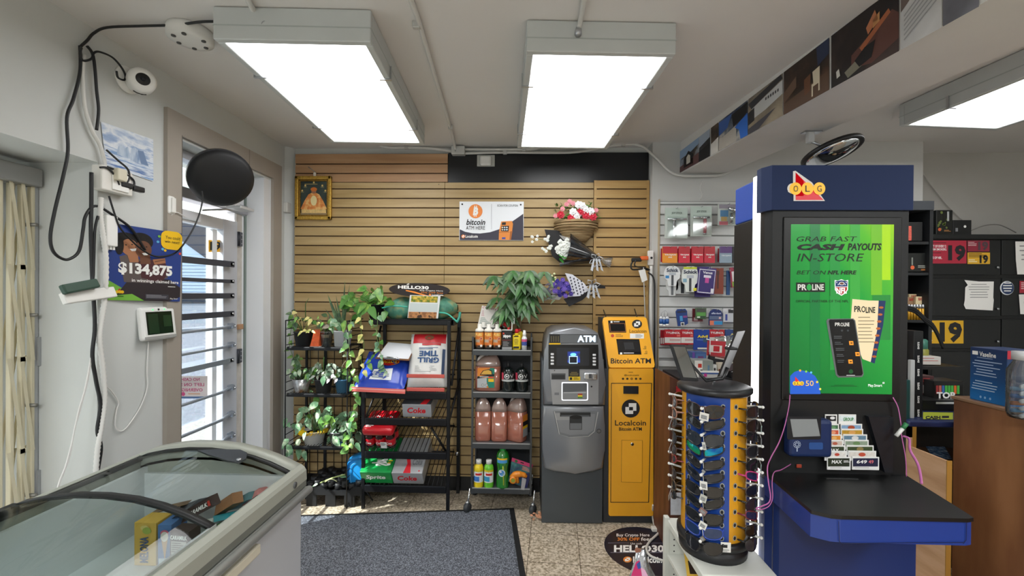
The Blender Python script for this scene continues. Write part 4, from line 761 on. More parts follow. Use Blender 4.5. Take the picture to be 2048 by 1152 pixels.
# ---- crypto sign
t = T('crypto_sign', 'white and navy sign advertising the yellow machine, screwed to the slat wall', 'sign', aY(983, 480, 3.37))
SP = pxY(3.370); mb = MB(t); a = aY(919, 403, 3.37); b = aY(1047, 481, 3.37); mb.box((a.x, 3.371, b.z), (b.x, 3.378, a.z), M('#e9edf2', .35)); mb.build('board', t)
mb = MB(t, SP); NV = M('#2f2c3e', .4); cv = [(919.3, 458)]
for k in range(13): u = k / 12; cv.append((919.3 + 78 * u, 458 + 8.3 * math.sin(u * PI * .62) * 1.0))
cv = [(919.5, 458.5), (930, 463.5), (945, 466.5), (960, 467), (980, 464.5), (1000, 458), (1020, 446), (1036, 435), (1046.5, 427.5), (1046.5, 480.3), (919.5, 480)]
mb.poly(cv, NV, .0008); mb.disc(951, 422.5, 14, M('#ee8a3c', .45), .0012); mb.txt('B', 945.8, 414.5, 956.5, 430.5, WHITE, .0018, .06, .15)
for x in (948.7, 952.3): mb.rect(x, 411.3, x + 1.8, 414.8, WHITE, .0018); mb.rect(x - 1, 430, x + .8, 433.4, WHITE, .0018)
mb.txt('bitcoin', 932.5, 438.5, 970.5, 450, INK, .0012, .02, .25); mb.txt('ATM HERE', 932, 452, 970, 459.5, INK, .0012, .0); mb.rect(982.7, 408, 983.5, 459, M('#b9bcc4', .5), .0012)
mb.txt('SCAN FOR COUPON', 994.5, 409, 1035.5, 413.2, INK, .0012, .0); emblem(mb, 926.5, 472.8, 3.6, M('#ee8a3c', .5), WHITE, .0014); mb.txt('Localcoin', 931, 470, 955.5, 475.5, WHITE, .0014, .02)
OB = M('#e08a3a', .5); mb.poly([(1002.5, 443), (1024, 442), (1026, 448), (1024, 465), (1020, 480), (997.5, 480), (998, 463)], OB, .0014); mb.poly([(1004, 445), (1012, 444.5), (1011.5, 450), (1003.5, 450)], INK, .002); mb.poly([(1003, 452), (1018, 451.5), (1017, 463), (1002, 462.5)], INK, .002)
for k in range(6): mb.disc(1005 + 4.4 * (k % 3), 455 + 4.5 * (k // 3), 1.5, M(('#f0d9b5', '#cfe0f0', '#e8e8e8')[k % 3], .5), .0024)
mb.poly([(1020, 463), (1025, 462), (1022, 480), (1019, 480)], M('#a85f22', .5), .0018); mb.rect(1004, 474.5, 1011, 478.5, M('#3a4a9a', .5), .002); mb.rect(998, 464.2, 1019, 465.4, M('#b46a28', .5), .0018)
for x, y in ((924.5, 408.5), (1041.5, 409.5)): mb.disc(x, y, 1.7, INK, .0018)
mb.build('print', t)
# ---- flowers
def petals(mb, c, r, m, n=6, seed=1, layers=2):
    q = random.Random(seed)
    for l in range(layers):
        rr = r * (1 - .35 * l)
        for k in range(n):
            a = 2 * PI * (k + .5 * l) / n; d = Vector((math.cos(a), -.35 - .4 * l, math.sin(a))); u = Vector((-math.sin(a), 0, math.cos(a)))
            p = c + Vector((0, -.004 * l, 0)); w = rr * .55
            mb.add([p, p + d * rr * .55 - u * w, p + d * rr, p + d * rr * .55 + u * w, p + d * rr * .5 + Vector((0, -.12 * rr, 0))], [(0, 1, 4), (1, 2, 4), (2, 3, 4), (3, 0, 4)], m, True)
    mb.ball(c + Vector((0, -.3 * r, 0)), r * .42, m, n=6)
def leaf(mb, p, d, L, Wd, m, up=None, droop=.25, fold=.18, rows=5, shape=0):
    """one leaf blade from p along d; shape 0 oval, 1 heart, 2 strap"""
    p = Vector(p); d = Vector(d).normalized(); up = Vector(up or (0, -.6, .8)); s = d.cross(up)
    if s.length < 1e-3: s = d.orthogonal()
    s.normalize(); nrm = s.cross(d).normalized(); vs = []
    for i in range(rows + 1):
        t_ = i / rows
        w = (math.sin(PI * t_ ** .8) if shape == 0 else (min(1, 3.6 * t_) ** .6 * (1 - t_) ** .62 * 1.15) if shape == 1 else (1 - t_ ** 2.2) * (.55 + .45 * min(1, 4 * t_))) * Wd / 2
        c = p + d * (L * t_) + Vector((0, 0, -droop * L * t_ * t_))
        vs += [c - s * w + nrm * fold * w, c, c + s * w + nrm * fold * w]
    fs = []
    for i in range(rows):
        for j in range(2): a = 3 * i + j; fs.append((a, a + 1, a + 4, a + 3))
    mb.add(vs, fs, m, True)
LG = tinted([(.3, '#2f5a26'), (.5, '#4a7a33'), (.66, '#6f9a48')], ms=22, name='leaf_green', r=.4)
t = T('flower_basket', 'wicker half basket of red, pink and white flowers hung on the slat wall', 'flower basket', aY(1152, 478, 3.33))
WK = tinted([(.3, '#7b6042'), (.5, '#a58a62'), (.68, '#cdb68c')], (3, 3, 60), ms=2.5, kind='noise', name='wicker', r=.8, b=.8)
c = aY(1152, 446, 3.37); mb = MB(t); mb.lathe([(.03, -.165), (.085, -.145), (.125, -.10), (.152, -.04), (.162, 0), (.168, .008), (.155, .012)], WK, (c.x, 3.376, c.z), 28, a0=PI, a1=2 * PI, sy=.85)
for k in range(9): mb.tube([(c.x + (.05 + .118 * min(1, (k + 1) / 7)) * math.cos(a), 3.376 + (.05 + .118 * min(1, (k + 1) / 7)) * .86 * math.sin(a), c.z - .16 + k * .0195) for a in [PI + PI * i / 20 for i in range(21)]], .0055, WK, 5)
mb.build('basket', t)
mb = MB(t); q = random.Random(5)
for k in range(70): a = aY(q.uniform(1112, 1192), q.uniform(408, 442), 3.33); leaf(mb, a, (q.uniform(-1, 1), -.6, q.uniform(-.2, 1)), .05, .022, LG)
mb.build('greenery', t)
for nm, col, pts, r in (('red_flower', '#c8283f', [(1142, 437), (1161, 425), (1186, 434), (1121, 430), (1172, 432)], .032), ('white_flower', '#efeef0', [(1157, 410), (1170, 419), (1146, 424), (1154, 431), (1181, 423), (1164, 412)], .032), ('pink_flower', '#e79aa4', [(1139, 403), (1125, 418), (1146, 407), (1111, 432), (1192, 421), (1133, 409)], .020)):
    for k, (x, y) in enumerate(pts): mb = MB(t); petals(mb, aY(x, y, 3.26), r, M(col, .6, tr=.1), 7, k, 3); mb.build(nm, t)
FILM = glass('#dfe2e4', .35, .08, .12, 'clear_film'); SMOKE = glass('#3a3d42', .4, .12, .35, 'smoky_film'); BOW = M('#c9cdd4', .35, .1)
def cone_wrap(mb, tip, mouth_c, r, m, n=18, open_=1.0, wob=.15, seed=3):
    tip = Vector(tip); mc = Vector(mouth_c); ax = (mc - tip).normalized(); u = ax.orthogonal().normalized(); w = ax.cross(u); q = random.Random(seed); ph = [q.uniform(-wob, wob) for _ in range(n)]
    vs = []
    for j in range(5):
        f = j / 4
        for i in range(n):
            a = 2 * PI * i / n; rr = (.012 + r * f ** .9) * (1 + ph[i] * f); vs.append(tip + (mc - tip) * f * (1 + .12 * ph[(i * 3) % n] * f) + u * rr * math.cos(a) + w * rr * math.sin(a))
    mb.add(vs, [(j * n + i, j * n + (i + 1) % n, (j + 1) * n + (i + 1) % n, (j + 1) * n + i) for j in range(4) for i in range(n)], m, True)
def bow(mb, c, s, m):
    for a in (.3, 1.2, 2.2, 3.6, 4.5, 5.4):
        d = Vector((math.cos(a), -.5, math.sin(a) - .2)); e = Vector((-math.sin(a), .2, math.cos(a)))
        mb.tube([c, c + d * s * .6 + e * s * .25, c + d * s, c + d * s * .6 - e * s * .25, c], .006 * s / .06, m, 5, flat=.3)
    for x in (-.25, .1, .4): mb.add([c + Vector((x * s - .1 * s, -.02, 0)), c + Vector((x * s + .1 * s, -.02, 0)), c + Vector((x * s * 2.2 + .16 * s, -.015, -1.7 * s)), c + Vector((x * s * 2.2 - .16 * s, -.015, -1.5 * s))], [(0, 1, 2, 3)], m)
t = T('bouquet', 'bouquet of white hydrangea in clear and black wrap hung below the flower basket', 'bouquet', aY(1150, 512, 3.3))
mb = MB(t); cone_wrap(mb, aY(1202, 520, 3.33), aY(1130, 500, 3.27), .105, SMOKE, seed=4); cone_wrap(mb, aY(1204, 520, 3.33), aY(1222, 526, 3.31), .03, FILM, seed=9); mb.build('clear_wrap', t)
mb = MB(t); q = [aY(x, y, 3.33) for x, y in ((1089, 459), (1117, 461), (1135, 480), (1125, 530), (1104, 512), (1098, 490))]; mb.add(q, [tuple(range(6))], M('#131316', .6)); mb.build('paper_wrap', t, 'black paper wrap')
HY = M('#e9ece6', .6, tr=.1); mb = MB(t); q = random.Random(2); c = aY(1131, 497, 3.24)
for k in range(46):
    a = q.uniform(0, 2 * PI); r = .066 * math.sqrt(q.random()); p = c + Vector((r * math.cos(a), -.03 * (1 - (r / .07) ** 2), r * 1.05 * math.sin(a))); petals(mb, p, .018, HY, 4, k, 1)
mb.ball(c + Vector((0, .01, 0)), .06, HY, sy=.5, n=8); mb.build('hydrangea', t)
mb = MB(t); leaf(mb, aY(1116, 508, 3.235), (1, -.3, -.35), .075, .05, M('#3f8a3a', .4)); leaf(mb, aY(1118, 516, 3.235), (.7, -.3, -.6), .05, .03, M('#3f8a3a', .4)); mb.build('leaf', t)
mb = MB(t); q = random.Random(8)
for pts in ([(1100, 480), (1090, 480), (1078, 478), (1066, 481)], [(1104, 496), (1096, 500), (1088, 504)]):
    P = [aY(x, y, 3.25) for x, y in pts]; mb.tube(P, .002, LG, 5)
    for p in P:
        for _ in range(3): petals(mb, p + Vector((q.uniform(-.02, .02), 0, q.uniform(-.015, .03))), .012, HY, 5, 1, 1)
mb.build('blossom_spray', t)
mb = MB(t); bow(mb, aY(1191, 518, 3.24), .055, BOW); mb.build('bow', t)
mb = MB(t); q = [aY(x, y, 3.245) for x, y in ((1118, 470), (1150, 478), (1146, 492), (1127, 480))]; mb.add(q, [(0, 1, 2, 3)], glass('#eeeeee', .5, .05, .3, 'bright_film')); q = [aY(x, y, 3.24) for x, y in ((1142, 478), (1155, 492), (1150, 497), (1141, 482))]; mb.add(q, [(0, 1, 2, 3)], WHITE); mb.build('film_edge', t)
t = T('bouquet', 'bouquet of violet flowers in patterned white wrap, lowest on the slat wall', 'bouquet', aY(1150, 590, 3.3))
mb = MB(t); V1 = aY(1186, 577, 3.31); V2 = aY(1128, 580, 3.25)
pts = [aY(x, y, 3.262) for x, y in ((1130, 546), (1145, 549), (1168, 566), (1178, 580), (1160, 592), (1136, 594), (1141, 570))]; mb.add(pts, [tuple(range(7))], M('#dfe0ea', .6)); fnp = pxY(3.2595)
mb.fn = fnp; mb.W = t.matrix_basis.inverted()
for r_ in range(6):
    for k in range(5):
        x = 1139 + k * 7.4 + r_ * 1.5; y = 554 + r_ * 7 + k * 2.4 - r_
        if x < 1170 and 548 + (x - 1140) * .6 < y < 591: mb.poly([(x, y), (x + 2.2, y - 1), (x + 3, y + 2.4), (x + .8, y + 3.4)], M('#25253a', .6), 0)
mb.build('patterned_wrap', t)
mb = MB(t); pts = [aY(x, y, 3.3) for x, y in ((1127, 598), (1170, 582), (1187, 580), (1165, 600), (1138, 613))]; mb.add(pts, [tuple(range(5))], M('#2a2a2e', .6)); pts = [aY(x, y, 3.31) for x, y in ((1186, 567), (1210, 571), (1211, 577), (1186, 577))]; mb.add(pts, [(0, 1, 2, 3)], M('#1b1b1e', .6)); mb.build('paper_wrap', t, 'black paper wrap')
mb = MB(t); q = random.Random(12); VI = (M('#5a4aa8', .6, tr=.1), M('#7a62c4', .6, tr=.1), M('#41369a', .6, tr=.1))
for k in range(30): p = aY(q.gauss(1122, 8), q.gauss(570, 11), 3.24 + q.uniform(-.02, .02)); petals(mb, p, .02, VI[k % 3], 6, k, 2)
mb.build('violet_blossoms', t)
mb = MB(t); q = random.Random(3)
for k in range(26): p = aY(q.uniform(1096, 1116), q.uniform(552, 596), 3.26); leaf(mb, p, (-1, -.3, q.uniform(-.9, .6)), .06, .022, M(('#a7a6c8', '#9cae8a', '#c3bfd6')[k % 3], .6))
for k in range(7): mb.ball(aY(1104 + q.uniform(-4, 8), 548 + k * 4, 3.24), .01, M('#d6d8a8', .6), n=6)
for x0 in (1092, 1104): pts = [aY(x, y, 3.25) for x, y in ((x0, 598), (x0 + 14, 588), (x0 + 22, 592), (x0 + 14, 600))]; mb.add(pts, [(0, 1, 2, 3)], glass('#cfd0da', .3, .1, .4, 'pale_film'))
mb.build('filler_foliage', t)
mb = MB(t); bow(mb, aY(1184, 570, 3.24), .06, BOW); mb.build('bow', t)
# ================================================================ MAT, RACKS, PLANTS, SUPPLIES
MATM = tinted([(.38, '#3f434b'), (.5, '#5c616b'), (.62, '#868c97')], ms=160, name='looped_pile', r=.95, b=.6, detail=2)
ra = math.radians(6.5); c_ = aZ(1028, 1017, 0)
t = T('floor_mat', 'large dark grey entrance mat on the floor in front of the racks', 'mat', c_, ra)
mb = MB(); mb.box((-1.9, -1.6, 0), (-.035, -.03, .009), MATM); mb.build('pile', t)
mb = MB(); mb.box((-.035, -1.6, 0), (0, 0, .006), SOFTBLACK, .003); mb.box((-1.9, -.03, 0), (-.035, 0, .006), SOFTBLACK, .003); mb.build('rubber_edge', t)
BKM = M('#131418', .4, .3)
# ---- wire plant stand
t = T('plant_stand', 'narrow black wire stand full of potted plants in the corner by the door', 'plant stand', (-1.52, 3.2, 0))
X0, X1, Y0, Y1 = aY(571, 700, 3.06).x, aY(695, 700, 3.06).x, 3.06, 3.35
ZS = [aY(630, y, Y0).z for y in (695, 788, 893)]
mb = MB(t); zt_ = aY(571, 641, Y0).z
for x in (X0, X1):
    mb.cyl((x, Y0, .0), (x, Y0, zt_), .0045, BKM, 8); mb.tube([(x, Y0, zt_), (x, Y1, zt_)], .0045, BKM, 8)
    for z in ZS + [.14]:
        for k in (.0, .035, .10, .15): mb.tube([(x, Y0, z + k - .02), (x, Y1, z + k - .02)], .003, BKM, 6)
    mb.tube([(x, Y0, .01), (x + .02, Y0 + .12, .16)], .004, BKM, 6)
mb.build('side_frame', t)
for x in (X0 + .01, X1 - .01):
    mb = MB(t); mb.box((x - .008, Y1 - .012, 0), (x + .008, Y1 + .004, 1.16), BKM); mb.build('rear_post', t)
mb = MB(t); mb.box((-1.585, Y1 - .01, .0), (-1.565, Y1 + .002, 1.16), BKM)
for k in range(7): x = X0 + (X1 - X0) * (k + .5) / 7; mb.cyl((x, Y1 + .004, .1), (x, Y1 + .004, 1.15), .003, BKM, 6)
mb.build('rear_wires', t)
for z in ZS:
    mb = MB(t); mb.box((X0 + .012, Y0 - .012, z - .022), (X1 - .006, Y0 + .004, z + .006), BKM, .008); mb.box((X0 + .01, Y1 - .012, z - .015), (X1 - .01, Y1, z), BKM)
    for k in range(22): x = X0 + .02 + (X1 - X0 - .04) * k / 21; mb.cyl((x, Y0, z - .002), (x, Y1, z - .002), .0022, BKM, 5)
    mb.build('wire_shelf', t)
# ---- leaf greens
GA = tinted([(.3, '#3d6a2c'), (.5, '#5f9440'), (.66, '#9bbf5a')], ms=16, name='pothos_leaf', r=.35)
GB = tinted([(.3, '#3f6b4a'), (.5, '#6f9a72'), (.64, '#c9d8b8')], ms=20, name='variegated_leaf', r=.4)
GC = tinted([(.3, '#28402a'), (.5, '#3f5c3a'), (.66, '#6c8a58')], ms=18, name='dark_leaf', r=.4)
GD = tinted([(.3, '#c9bd72'), (.5, '#e6d98f'), (.66, '#a8b85a')], ms=18, name='yellowing_leaf', r=.4)
GE = tinted([(.3, '#254a24'), (.5, '#33602e'), (.66, '#4a7d3c')], ms=10, name='money_tree_leaf', r=.4)
SOIL = M('#2c221b', .95, b=.6, sc=60)
def pot(parent, x, y0, y1, w0, w1, Y, m, name='pot', rim=True, label=None):
    """pot between pixel rows y0 (rim) and y1 (base), half widths in px"""
    b = aY(x, y1, Y); s = Y / F; h = (y1 - y0) * s; r0 = w0 * s; r1 = w1 * s
    mb = MB(parent); pr = [(0, 0), (r1, 0), (r0, h)] + ([(r0 * 1.05, h), (r0 * 1.05, h + .006)] if rim else []) + [(r0 * .93, h + (.006 if rim else 0)), (r0 * .9, h * .86)]
    mb.lathe(pr, m, b, 28); mb.build(name, parent, label); mb = MB(parent); mb.lathe([(0, h * .86), (r0 * .91, h * .86)], SOIL, b, 20); mb.build('soil', parent); return b, h
def plant(label, x, y1, Y): return T('potted_plant', label, 'potted plant', aY(x, y1, Y), 0, 'potted plants on the wire stand')
def bunch(parent, boxes, m, L, Wd, n, Y, seed, shape=1, name='foliage', dn=.1, root=None, stems=True, dy=.08, fold=.15):
    q = random.Random(seed); mb = MB(parent)
    for (x0, y0, x1, y1) in boxes:
        for k in range(n):
            x, y = q.uniform(x0, x1), q.uniform(y0, y1); p = aY(x, y, Y + q.uniform(-dy, dy)); s = q.uniform(.7, 1.2)
            d = Vector((q.uniform(-1, 1), q.uniform(-.9, .1), q.uniform(-1, .7) - dn)); mm = m[k % len(m)]
            leaf(mb, p, d, L * s, Wd * s, mm, up=(q.uniform(-.4, .4), -1, .5), shape=shape, fold=fold)
            if stems and root is not None: r = Vector(root); mid = (r + p) / 2 + Vector((0, 0, .02)); mb.tube([r, mid, p], .0018, mm, 4)
    mb.build(name, parent)
def vine(parent, pts, Y, m, L, seed, every=1, name='vine'):
    q = random.Random(seed); P = [aY(x, y, Y + q.uniform(-.01, .01)) for x, y in pts]; S_ = smoothpath(P, 4); mb = MB(parent); mb.tube(S_, .0022, M('#7d9a55', .5), 5)
    for k, p in enumerate(S_):
        if k % (every * 2) == 1:
            d = Vector((q.uniform(-1, 1), -.5, q.uniform(-.9, .1))); s = q.uniform(.7, 1.15); leaf(mb, p, d, L * s, L * s * .8, m[k % len(m)], up=(q.uniform(-.3, .3), -1, .5), shape=1)
    mb.build(name, parent)
Yp = 3.16
def top_of(b, h): return b + Vector((0, 0, h * .86))
# top shelf
t = plant('yellowing trailing plant in a dark pot on the stand\'s top shelf', 607, 693, Yp); b, h = pot(t, 607, 664, 693, 18, 14, Yp, M('#2b2d31', .5))
bunch(t, [(582, 618, 634, 655)], [GA, GC, GD], .05, .036, 22, Yp, 1, root=top_of(b, h)); bunch(t, [(594, 655, 624, 662)], [GD], .05, .03, 5, Yp - .07, 2, name='yellow_leaves', dn=.3); vine(t, [(592, 640), (582, 660), (579, 690), (587, 720), (585, 745)], 3.2, [GA], .045, 3); mb = MB(t); mb.tube([aY(611, 645, Yp), aY(611, 608, Yp), aY(618, 596, Yp)], [.003, .003, .001], LG, 5); mb.build('stem', t)
t = plant('dark leaved plant in a clear plastic pot on the stand\'s top shelf', 653, 694, Yp); b, h = pot(t, 653, 664, 693, 13, 9, Yp, glass('#e6eaea', .25, .05, .12, 'clear_plastic'), rim=True)
mb = MB(t); s = Yp / F; mb.lathe([(0, .002), (9 * s, .002), (10.5 * s, .06), (0, .065)], M('#3c4246', .8), b, 20); mb.build('inner_soil', t)
bunch(t, [(634, 630, 668, 655)], [GC, M('#6b6252', .5), GA], .05, .028, 20, Yp, 5, shape=0, root=top_of(b, h))
t = plant('upright spiky aloe in a white pot on the stand\'s top shelf', 685, 693, Yp); b, h = pot(t, 685, 662, 692, 17, 15, Yp, M('#dfe1e3', .4))
mb = MB(t); rt = top_of(b, h)
for (x, y, wd) in ((655, 588, .035), (676, 608, .03), (650, 617, .02), (668, 602, .02), (690, 560, .022), (700, 566, .016), (672, 590, .018), (690, 610, .03)): p = aY(x, y, Yp); leaf(mb, rt, p - rt, (p - rt).length, wd, GC, up=(0, -1, .1), shape=2, droop=0, fold=.4, rows=7)
mb.build('blades', t)
bunch(t, [(670, 632, 705, 652)], [GB, GA], .06, .045, 8, Yp - .06, 8, root=rt)
t = plant('large trailing pothos at the corner of the taller rack, vines hanging to the floor', 745, 640, 3.2); Y_ = 3.2
b, h = pot(t, 752, 610, 637, 16, 12, Y_, M('#23252a', .5)); rt = top_of(b, h)
bunch(t, [(688, 582, 730, 632), (730, 573, 775, 615)], [GA, GA, M('#4d8433', .35)], .085, .065, 18, 3.16, 21, root=rt); bunch(t, [(770, 600, 790, 640)], [M('#4d8433', .35)], .07, .05, 6, 3.2, 22, root=rt)
vine(t, [(722, 630), (722, 660), (728, 690), (722, 720), (728, 745)], 3.02, [GA, GD], .05, 31); vine(t, [(738, 635), (752, 660), (760, 690), (745, 715), (735, 730)], 3.03, [GB, GA], .05, 32); vine(t, [(757, 625), (754, 660), (756, 690), (764, 715), (768, 735), (775, 745)], 2.98, [GB], .05, 33)
vine(t, [(702, 640), (698, 680), (700, 712), (708, 745), (708, 775), (714, 800), (710, 830), (703, 850), (700, 880), (696, 905)], 3.0, [GB, GA], .06, 34); vine(t, [(690, 660), (688, 690), (694, 715)], 3.04, [GB], .05, 35)
# orange price card
mb = MB(); a = aY(622, 693, 3.12); s = 3.12 / F; mb.box((a.x, 3.10, a.z), (a.x + 20 * s, 3.14, a.z + .003), M('#f0efec', .5)); mb.add([(a.x + .002, 3.10, a.z + .003), (a.x + 18 * s, 3.10, a.z + .003), (a.x + 17 * s, 3.135, a.z + 34 * s), (a.x + 5 * s, 3.135, a.z + 34 * s), (a.x + .002, 3.15, a.z + .003), (a.x + 18 * s, 3.15, a.z + .003)], [(0, 1, 2, 3), (4, 3, 2, 5), (0, 3, 4), (1, 5, 2)], M('#d65a26', .45, n=.2, sc=40)); mb.thing('plant_food_box', 'orange wedge shaped packet between two pots on the stand\'s top shelf', 'packet')
# middle shelf
FOIL = tinted([(.3, '#8d9094'), (.5, '#d9dadb'), (.65, '#a2754f')], ms=14, name='crinkled_foil', r=.25, b=.8, m=.6)
t = plant('bushy plant in a crinkled silver foil pot on the stand\'s middle shelf', 603, 787, Yp); b, h = pot(t, 603, 756, 786, 18, 12, Yp, FOIL, rim=False); bunch(t, [(578, 735, 632, 752), (586, 705, 600, 745)], [GB, GA, GC], .04, .028, 22, Yp, 41, shape=0, root=top_of(b, h), dn=.4); bunch(t, [(615, 755, 622, 785)], [GC], .045, .03, 6, Yp, 42, name='side_foliage')
t = plant('pale rosette succulent in a dark grey pot on the stand\'s middle shelf', 647, 788, Yp); b, h = pot(t, 647, 758, 787, 17, 13, Yp, M('#3d3b40', .5)); bunch(t, [(630, 726, 668, 752)], [M('#aab8a4', .45), GB, M('#7f9680', .45)], .042, .024, 40, Yp, 44, shape=0, root=top_of(b, h), dn=0, fold=.25); mb = MB(t); mb.tube([aY(648, 755, Yp), aY(647, 730, Yp), aY(648, 714, Yp)], .004, LG, 5); mb.build('stem', t)
mb = MB(t); leaf(mb, aY(647, 752, 3.08), (0, -.2, -1), .06, .04, GB); leaf(mb, aY(630, 752, 3.09), (-1, -.2, -.4), .04, .03, M('#c3c9bd', .5)); leaf(mb, aY(664, 752, 3.09), (1, -.2, -.5), .045, .03, M('#c3c9bd', .5)); mb.build('leaf', t)
t = plant('dark plant in a blue pot on the stand\'s middle shelf', 687, 789, Yp); b, h = pot(t, 687, 758, 788, 17, 12, Yp, M('#4d7fa6', .4)); bunch(t, [(668, 733, 700, 751)], [GC, GC, GA], .05, .035, 16, Yp, 47, shape=0, root=top_of(b, h)); mb = MB(t); rt = top_of(b, h); mb.tube(smoothpath([rt, aY(684, 745, Yp), aY(686, 730, Yp), aY(696, 718, Yp)]), .004, M('#8c8266', .6), 6); mb.build('stem', t); mb = MB(t)
for x, y in ((668, 748), (660, 757), (675, 757)): leaf(mb, aY(x, y, 3.08), (-.4, -.4, -.6), .035, .026, M('#d8cdd0', .5))
mb.build('pink_leaves', t)
# lower shelf
t = plant('lush variegated pothos with yellow foil in a white pot on the stand\'s lowest shelf', 628, 893, Yp); b, h = pot(t, 628, 860, 892, 22, 16, Yp, M('#e8e8e6', .4)); rt = top_of(b, h); bunch(t, [(602, 804, 668, 842)], [GB, GB, GA], .08, .045, 32, Yp, 51, root=rt, shape=0); bunch(t, [(572, 835, 610, 905)], [GB], .065, .045, 16, Yp - .08, 52, name='trailing_foliage', dn=.5); mb = MB(t); q = random.Random(4); YF = M('#f0cf2a', .25, coat=.4)
for k in range(16): a = PI + PI * k / 15; p = b + Vector((.078 * math.cos(a), .078 * math.sin(a), h)); leaf(mb, p + Vector((0, 0, -.012)), (math.cos(a), math.sin(a), 1.2), .05, .05, YF, shape=0)
mb.build('foil_collar', t, 'crinkled yellow foil collar')
t = plant('variegated pothos in a silver pot on the stand\'s lowest shelf', 678, 895, Yp); b, h = pot(t, 676, 862, 894, 17, 12, Yp, M('#b9bec4', .25, .8)); rt = top_of(b, h); bunch(t, [(660, 830, 715, 875)], [GB, GC, GB], .08, .05, 26, Yp - .02, 55, root=rt, shape=0); bunch(t, [(688, 860, 712, 905)], [GB, GA], .065, .045, 8, Yp - .1, 56, name='trailing_foliage', dn=.5); bunch(t, [(700, 835, 728, 870)], [GC], .06, .045, 8, Yp + .1, 57, name='rear_foliage')  # rear bunch uses only the dark leaf colour
# crate with cut stem
t = T('plastic_crate', 'low black plastic tray crate on the floor under the plant stand', 'crate', aZ(664, 1012, 0))
xa, xb = aZ(612, 1010, 0).x, aZ(724, 1014, 0).x; ya = 3.08; yb_ = 3.36; H_ = .20
CRB = M('#17181b', .55)
mb = MB(t); n_ = 3; w = (xb - xa) / n_
for k in range(n_): mb.box((xa + w * k + .01, ya, 0), (xa + w * k + w * .62, ya + .012, .09), CRB, .004); mb.box((xa + w * k + .01, yb_ - .012, 0), (xa + w * k + w * .62, yb_, .09), CRB)
mb.prism([(xa, .085), (xb, .085), (xb, .15), (xb - .06, .15), (xb - .09, .12), (xa + .16, .12), (xa + .12, .15), (xa, .15)], -(ya + .014), -ya + .002, CRB, fr=RX90)
mb.box((xa, ya, .05), (xa + .012, yb_, .16), CRB); mb.box((xb - .012, ya, .05), (xb, yb_, .16), CRB); mb.box((xa, yb_ - .014, .08), (xb, yb_, .17), CRB); mb.build('wall', t)
mb = MB(t)
for i in range(8):
    for j in range(5):
        x, y = xa + .03 + (xb - xa - .06) * i / 7, ya + .03 + (yb_ - ya - .06) * j / 4; r0 = .022
        mb.lathe([(r0, .12), (r0 + .004, .12), (r0 + .004, .165), (r0 - .004, .165)], CRB, (x, y, .0 + .02 * ((i + j) % 2)), 10)
        mb.tube([(x - .03, y - .02, .15), (x + .03, y + .02, .17)], .003, CRB, 4)
mb.build('cell_grid', t)
mb = MB(); S_ = smoothpath([aY(624, 973, 3.1), aY(640, 966, 3.1), aY(665, 956, 3.1), aY(690, 949, 3.1)]); mb.tube(S_, .006, M('#9aa86a', .5), 6); mb.tube(smoothpath([aY(650, 964, 3.08), aY(662, 958, 3.07), aY(674, 963, 3.07)]), .004, M('#b5b78a', .5), 5); leaf(mb, aY(678, 952, 3.1), (1, 0, .1), .06, .03, GB); leaf(mb, aY(624, 972, 3.08), (-.3, -.3, -1), .03, .025, GB); leaf(mb, aY(636, 968, 3.08), (-1, -.1, -.2), .04, .02, GB); mb.thing('cut_stem', 'pale green cut plant stem lying across the black crate', 'plant stem')
t = T('watering_tub', 'bright blue plastic tub standing on edge between the stand and the black rack', 'tub', aY(706, 972, 3.15))
BT = M('#2592dc', .35); mb = MB(t); o = [(693, 925), (697, 918), (708, 914), (727, 912), (727, 965), (722, 972), (697, 973), (693, 965), (691, 945)]
ext(mb, o, 3.12, 3.22, BT, .02, 4); mb.build('shell', t)
mb = MB(t); P = [aY(x, y, 3.115) for x, y in ((698, 970), (694, 950), (696, 928), (706, 920), (722, 917))]; mb.tube(smoothpath(P), .006, M('#1c7cc4', .35), 6); P = [aY(x, y, 3.112) for x, y in ((703, 972), (700, 950), (702, 932), (712, 925))]; mb.tube(smoothpath(P), .003, M('#5ab4ee', .3), 6); mb.build('rim', t)
# ---- tall black display rack
t = T('display_rack', 'tall black metal rack holding firewood, charcoal bags and soda cases', 'rack', (-.86, 3.22, 0))
RX0, RX1 = aY(726, 900, 3.06).x, aY(897, 900, 3.08).x; RY = 3.07
mb = MB(t); za = aY(735, 640, 3.2).z
for x, nm in ((RX0, 'left'), (RX1, 'right')):
    q_ = MB(t); q_.box((x - .012, RY - .012, 0), (x + .012, RY + .012, .95 if nm == 'left' else 1.36), BKM, .003); q_.build('front_leg', t)
    q_ = MB(t); q_.box((x - .012 + (.06 if nm == 'left' else .03), 3.33, 0), (x + .014 + (.06 if nm == 'left' else .03), 3.355, 1.37), BKM, .003); q_.build('rear_leg', t)
    q_ = MB(t); q_.tube([(x + .02, RY, .9), (x + .03, 3.34, 1.3)], .009, BKM, 6); q_.tube([(x, RY, .62), (x + .04, 3.34, .9)], .008, BKM, 6); q_.build('brace', t)
tx0, tx1 = aY(738, 645, 3.12).x, aY(908, 645, 3.12).x; tz = aY(820, 638, 3.12).z
mb = MB(t); mb.box((tx0, 3.12, tz - .045), (tx1, 3.135, tz), BKM, .006); mb.box((tx0, 3.12, tz - .008), (tx1, 3.36, tz - .004), BKM); mb.box((tx0, 3.12, tz - .045), (tx0 + .02, 3.36, tz), BKM); mb.box((tx1 - .02, 3.12, tz - .045), (tx1, 3.36, tz), BKM); mb.build('top_shelf', t)
SH = {}
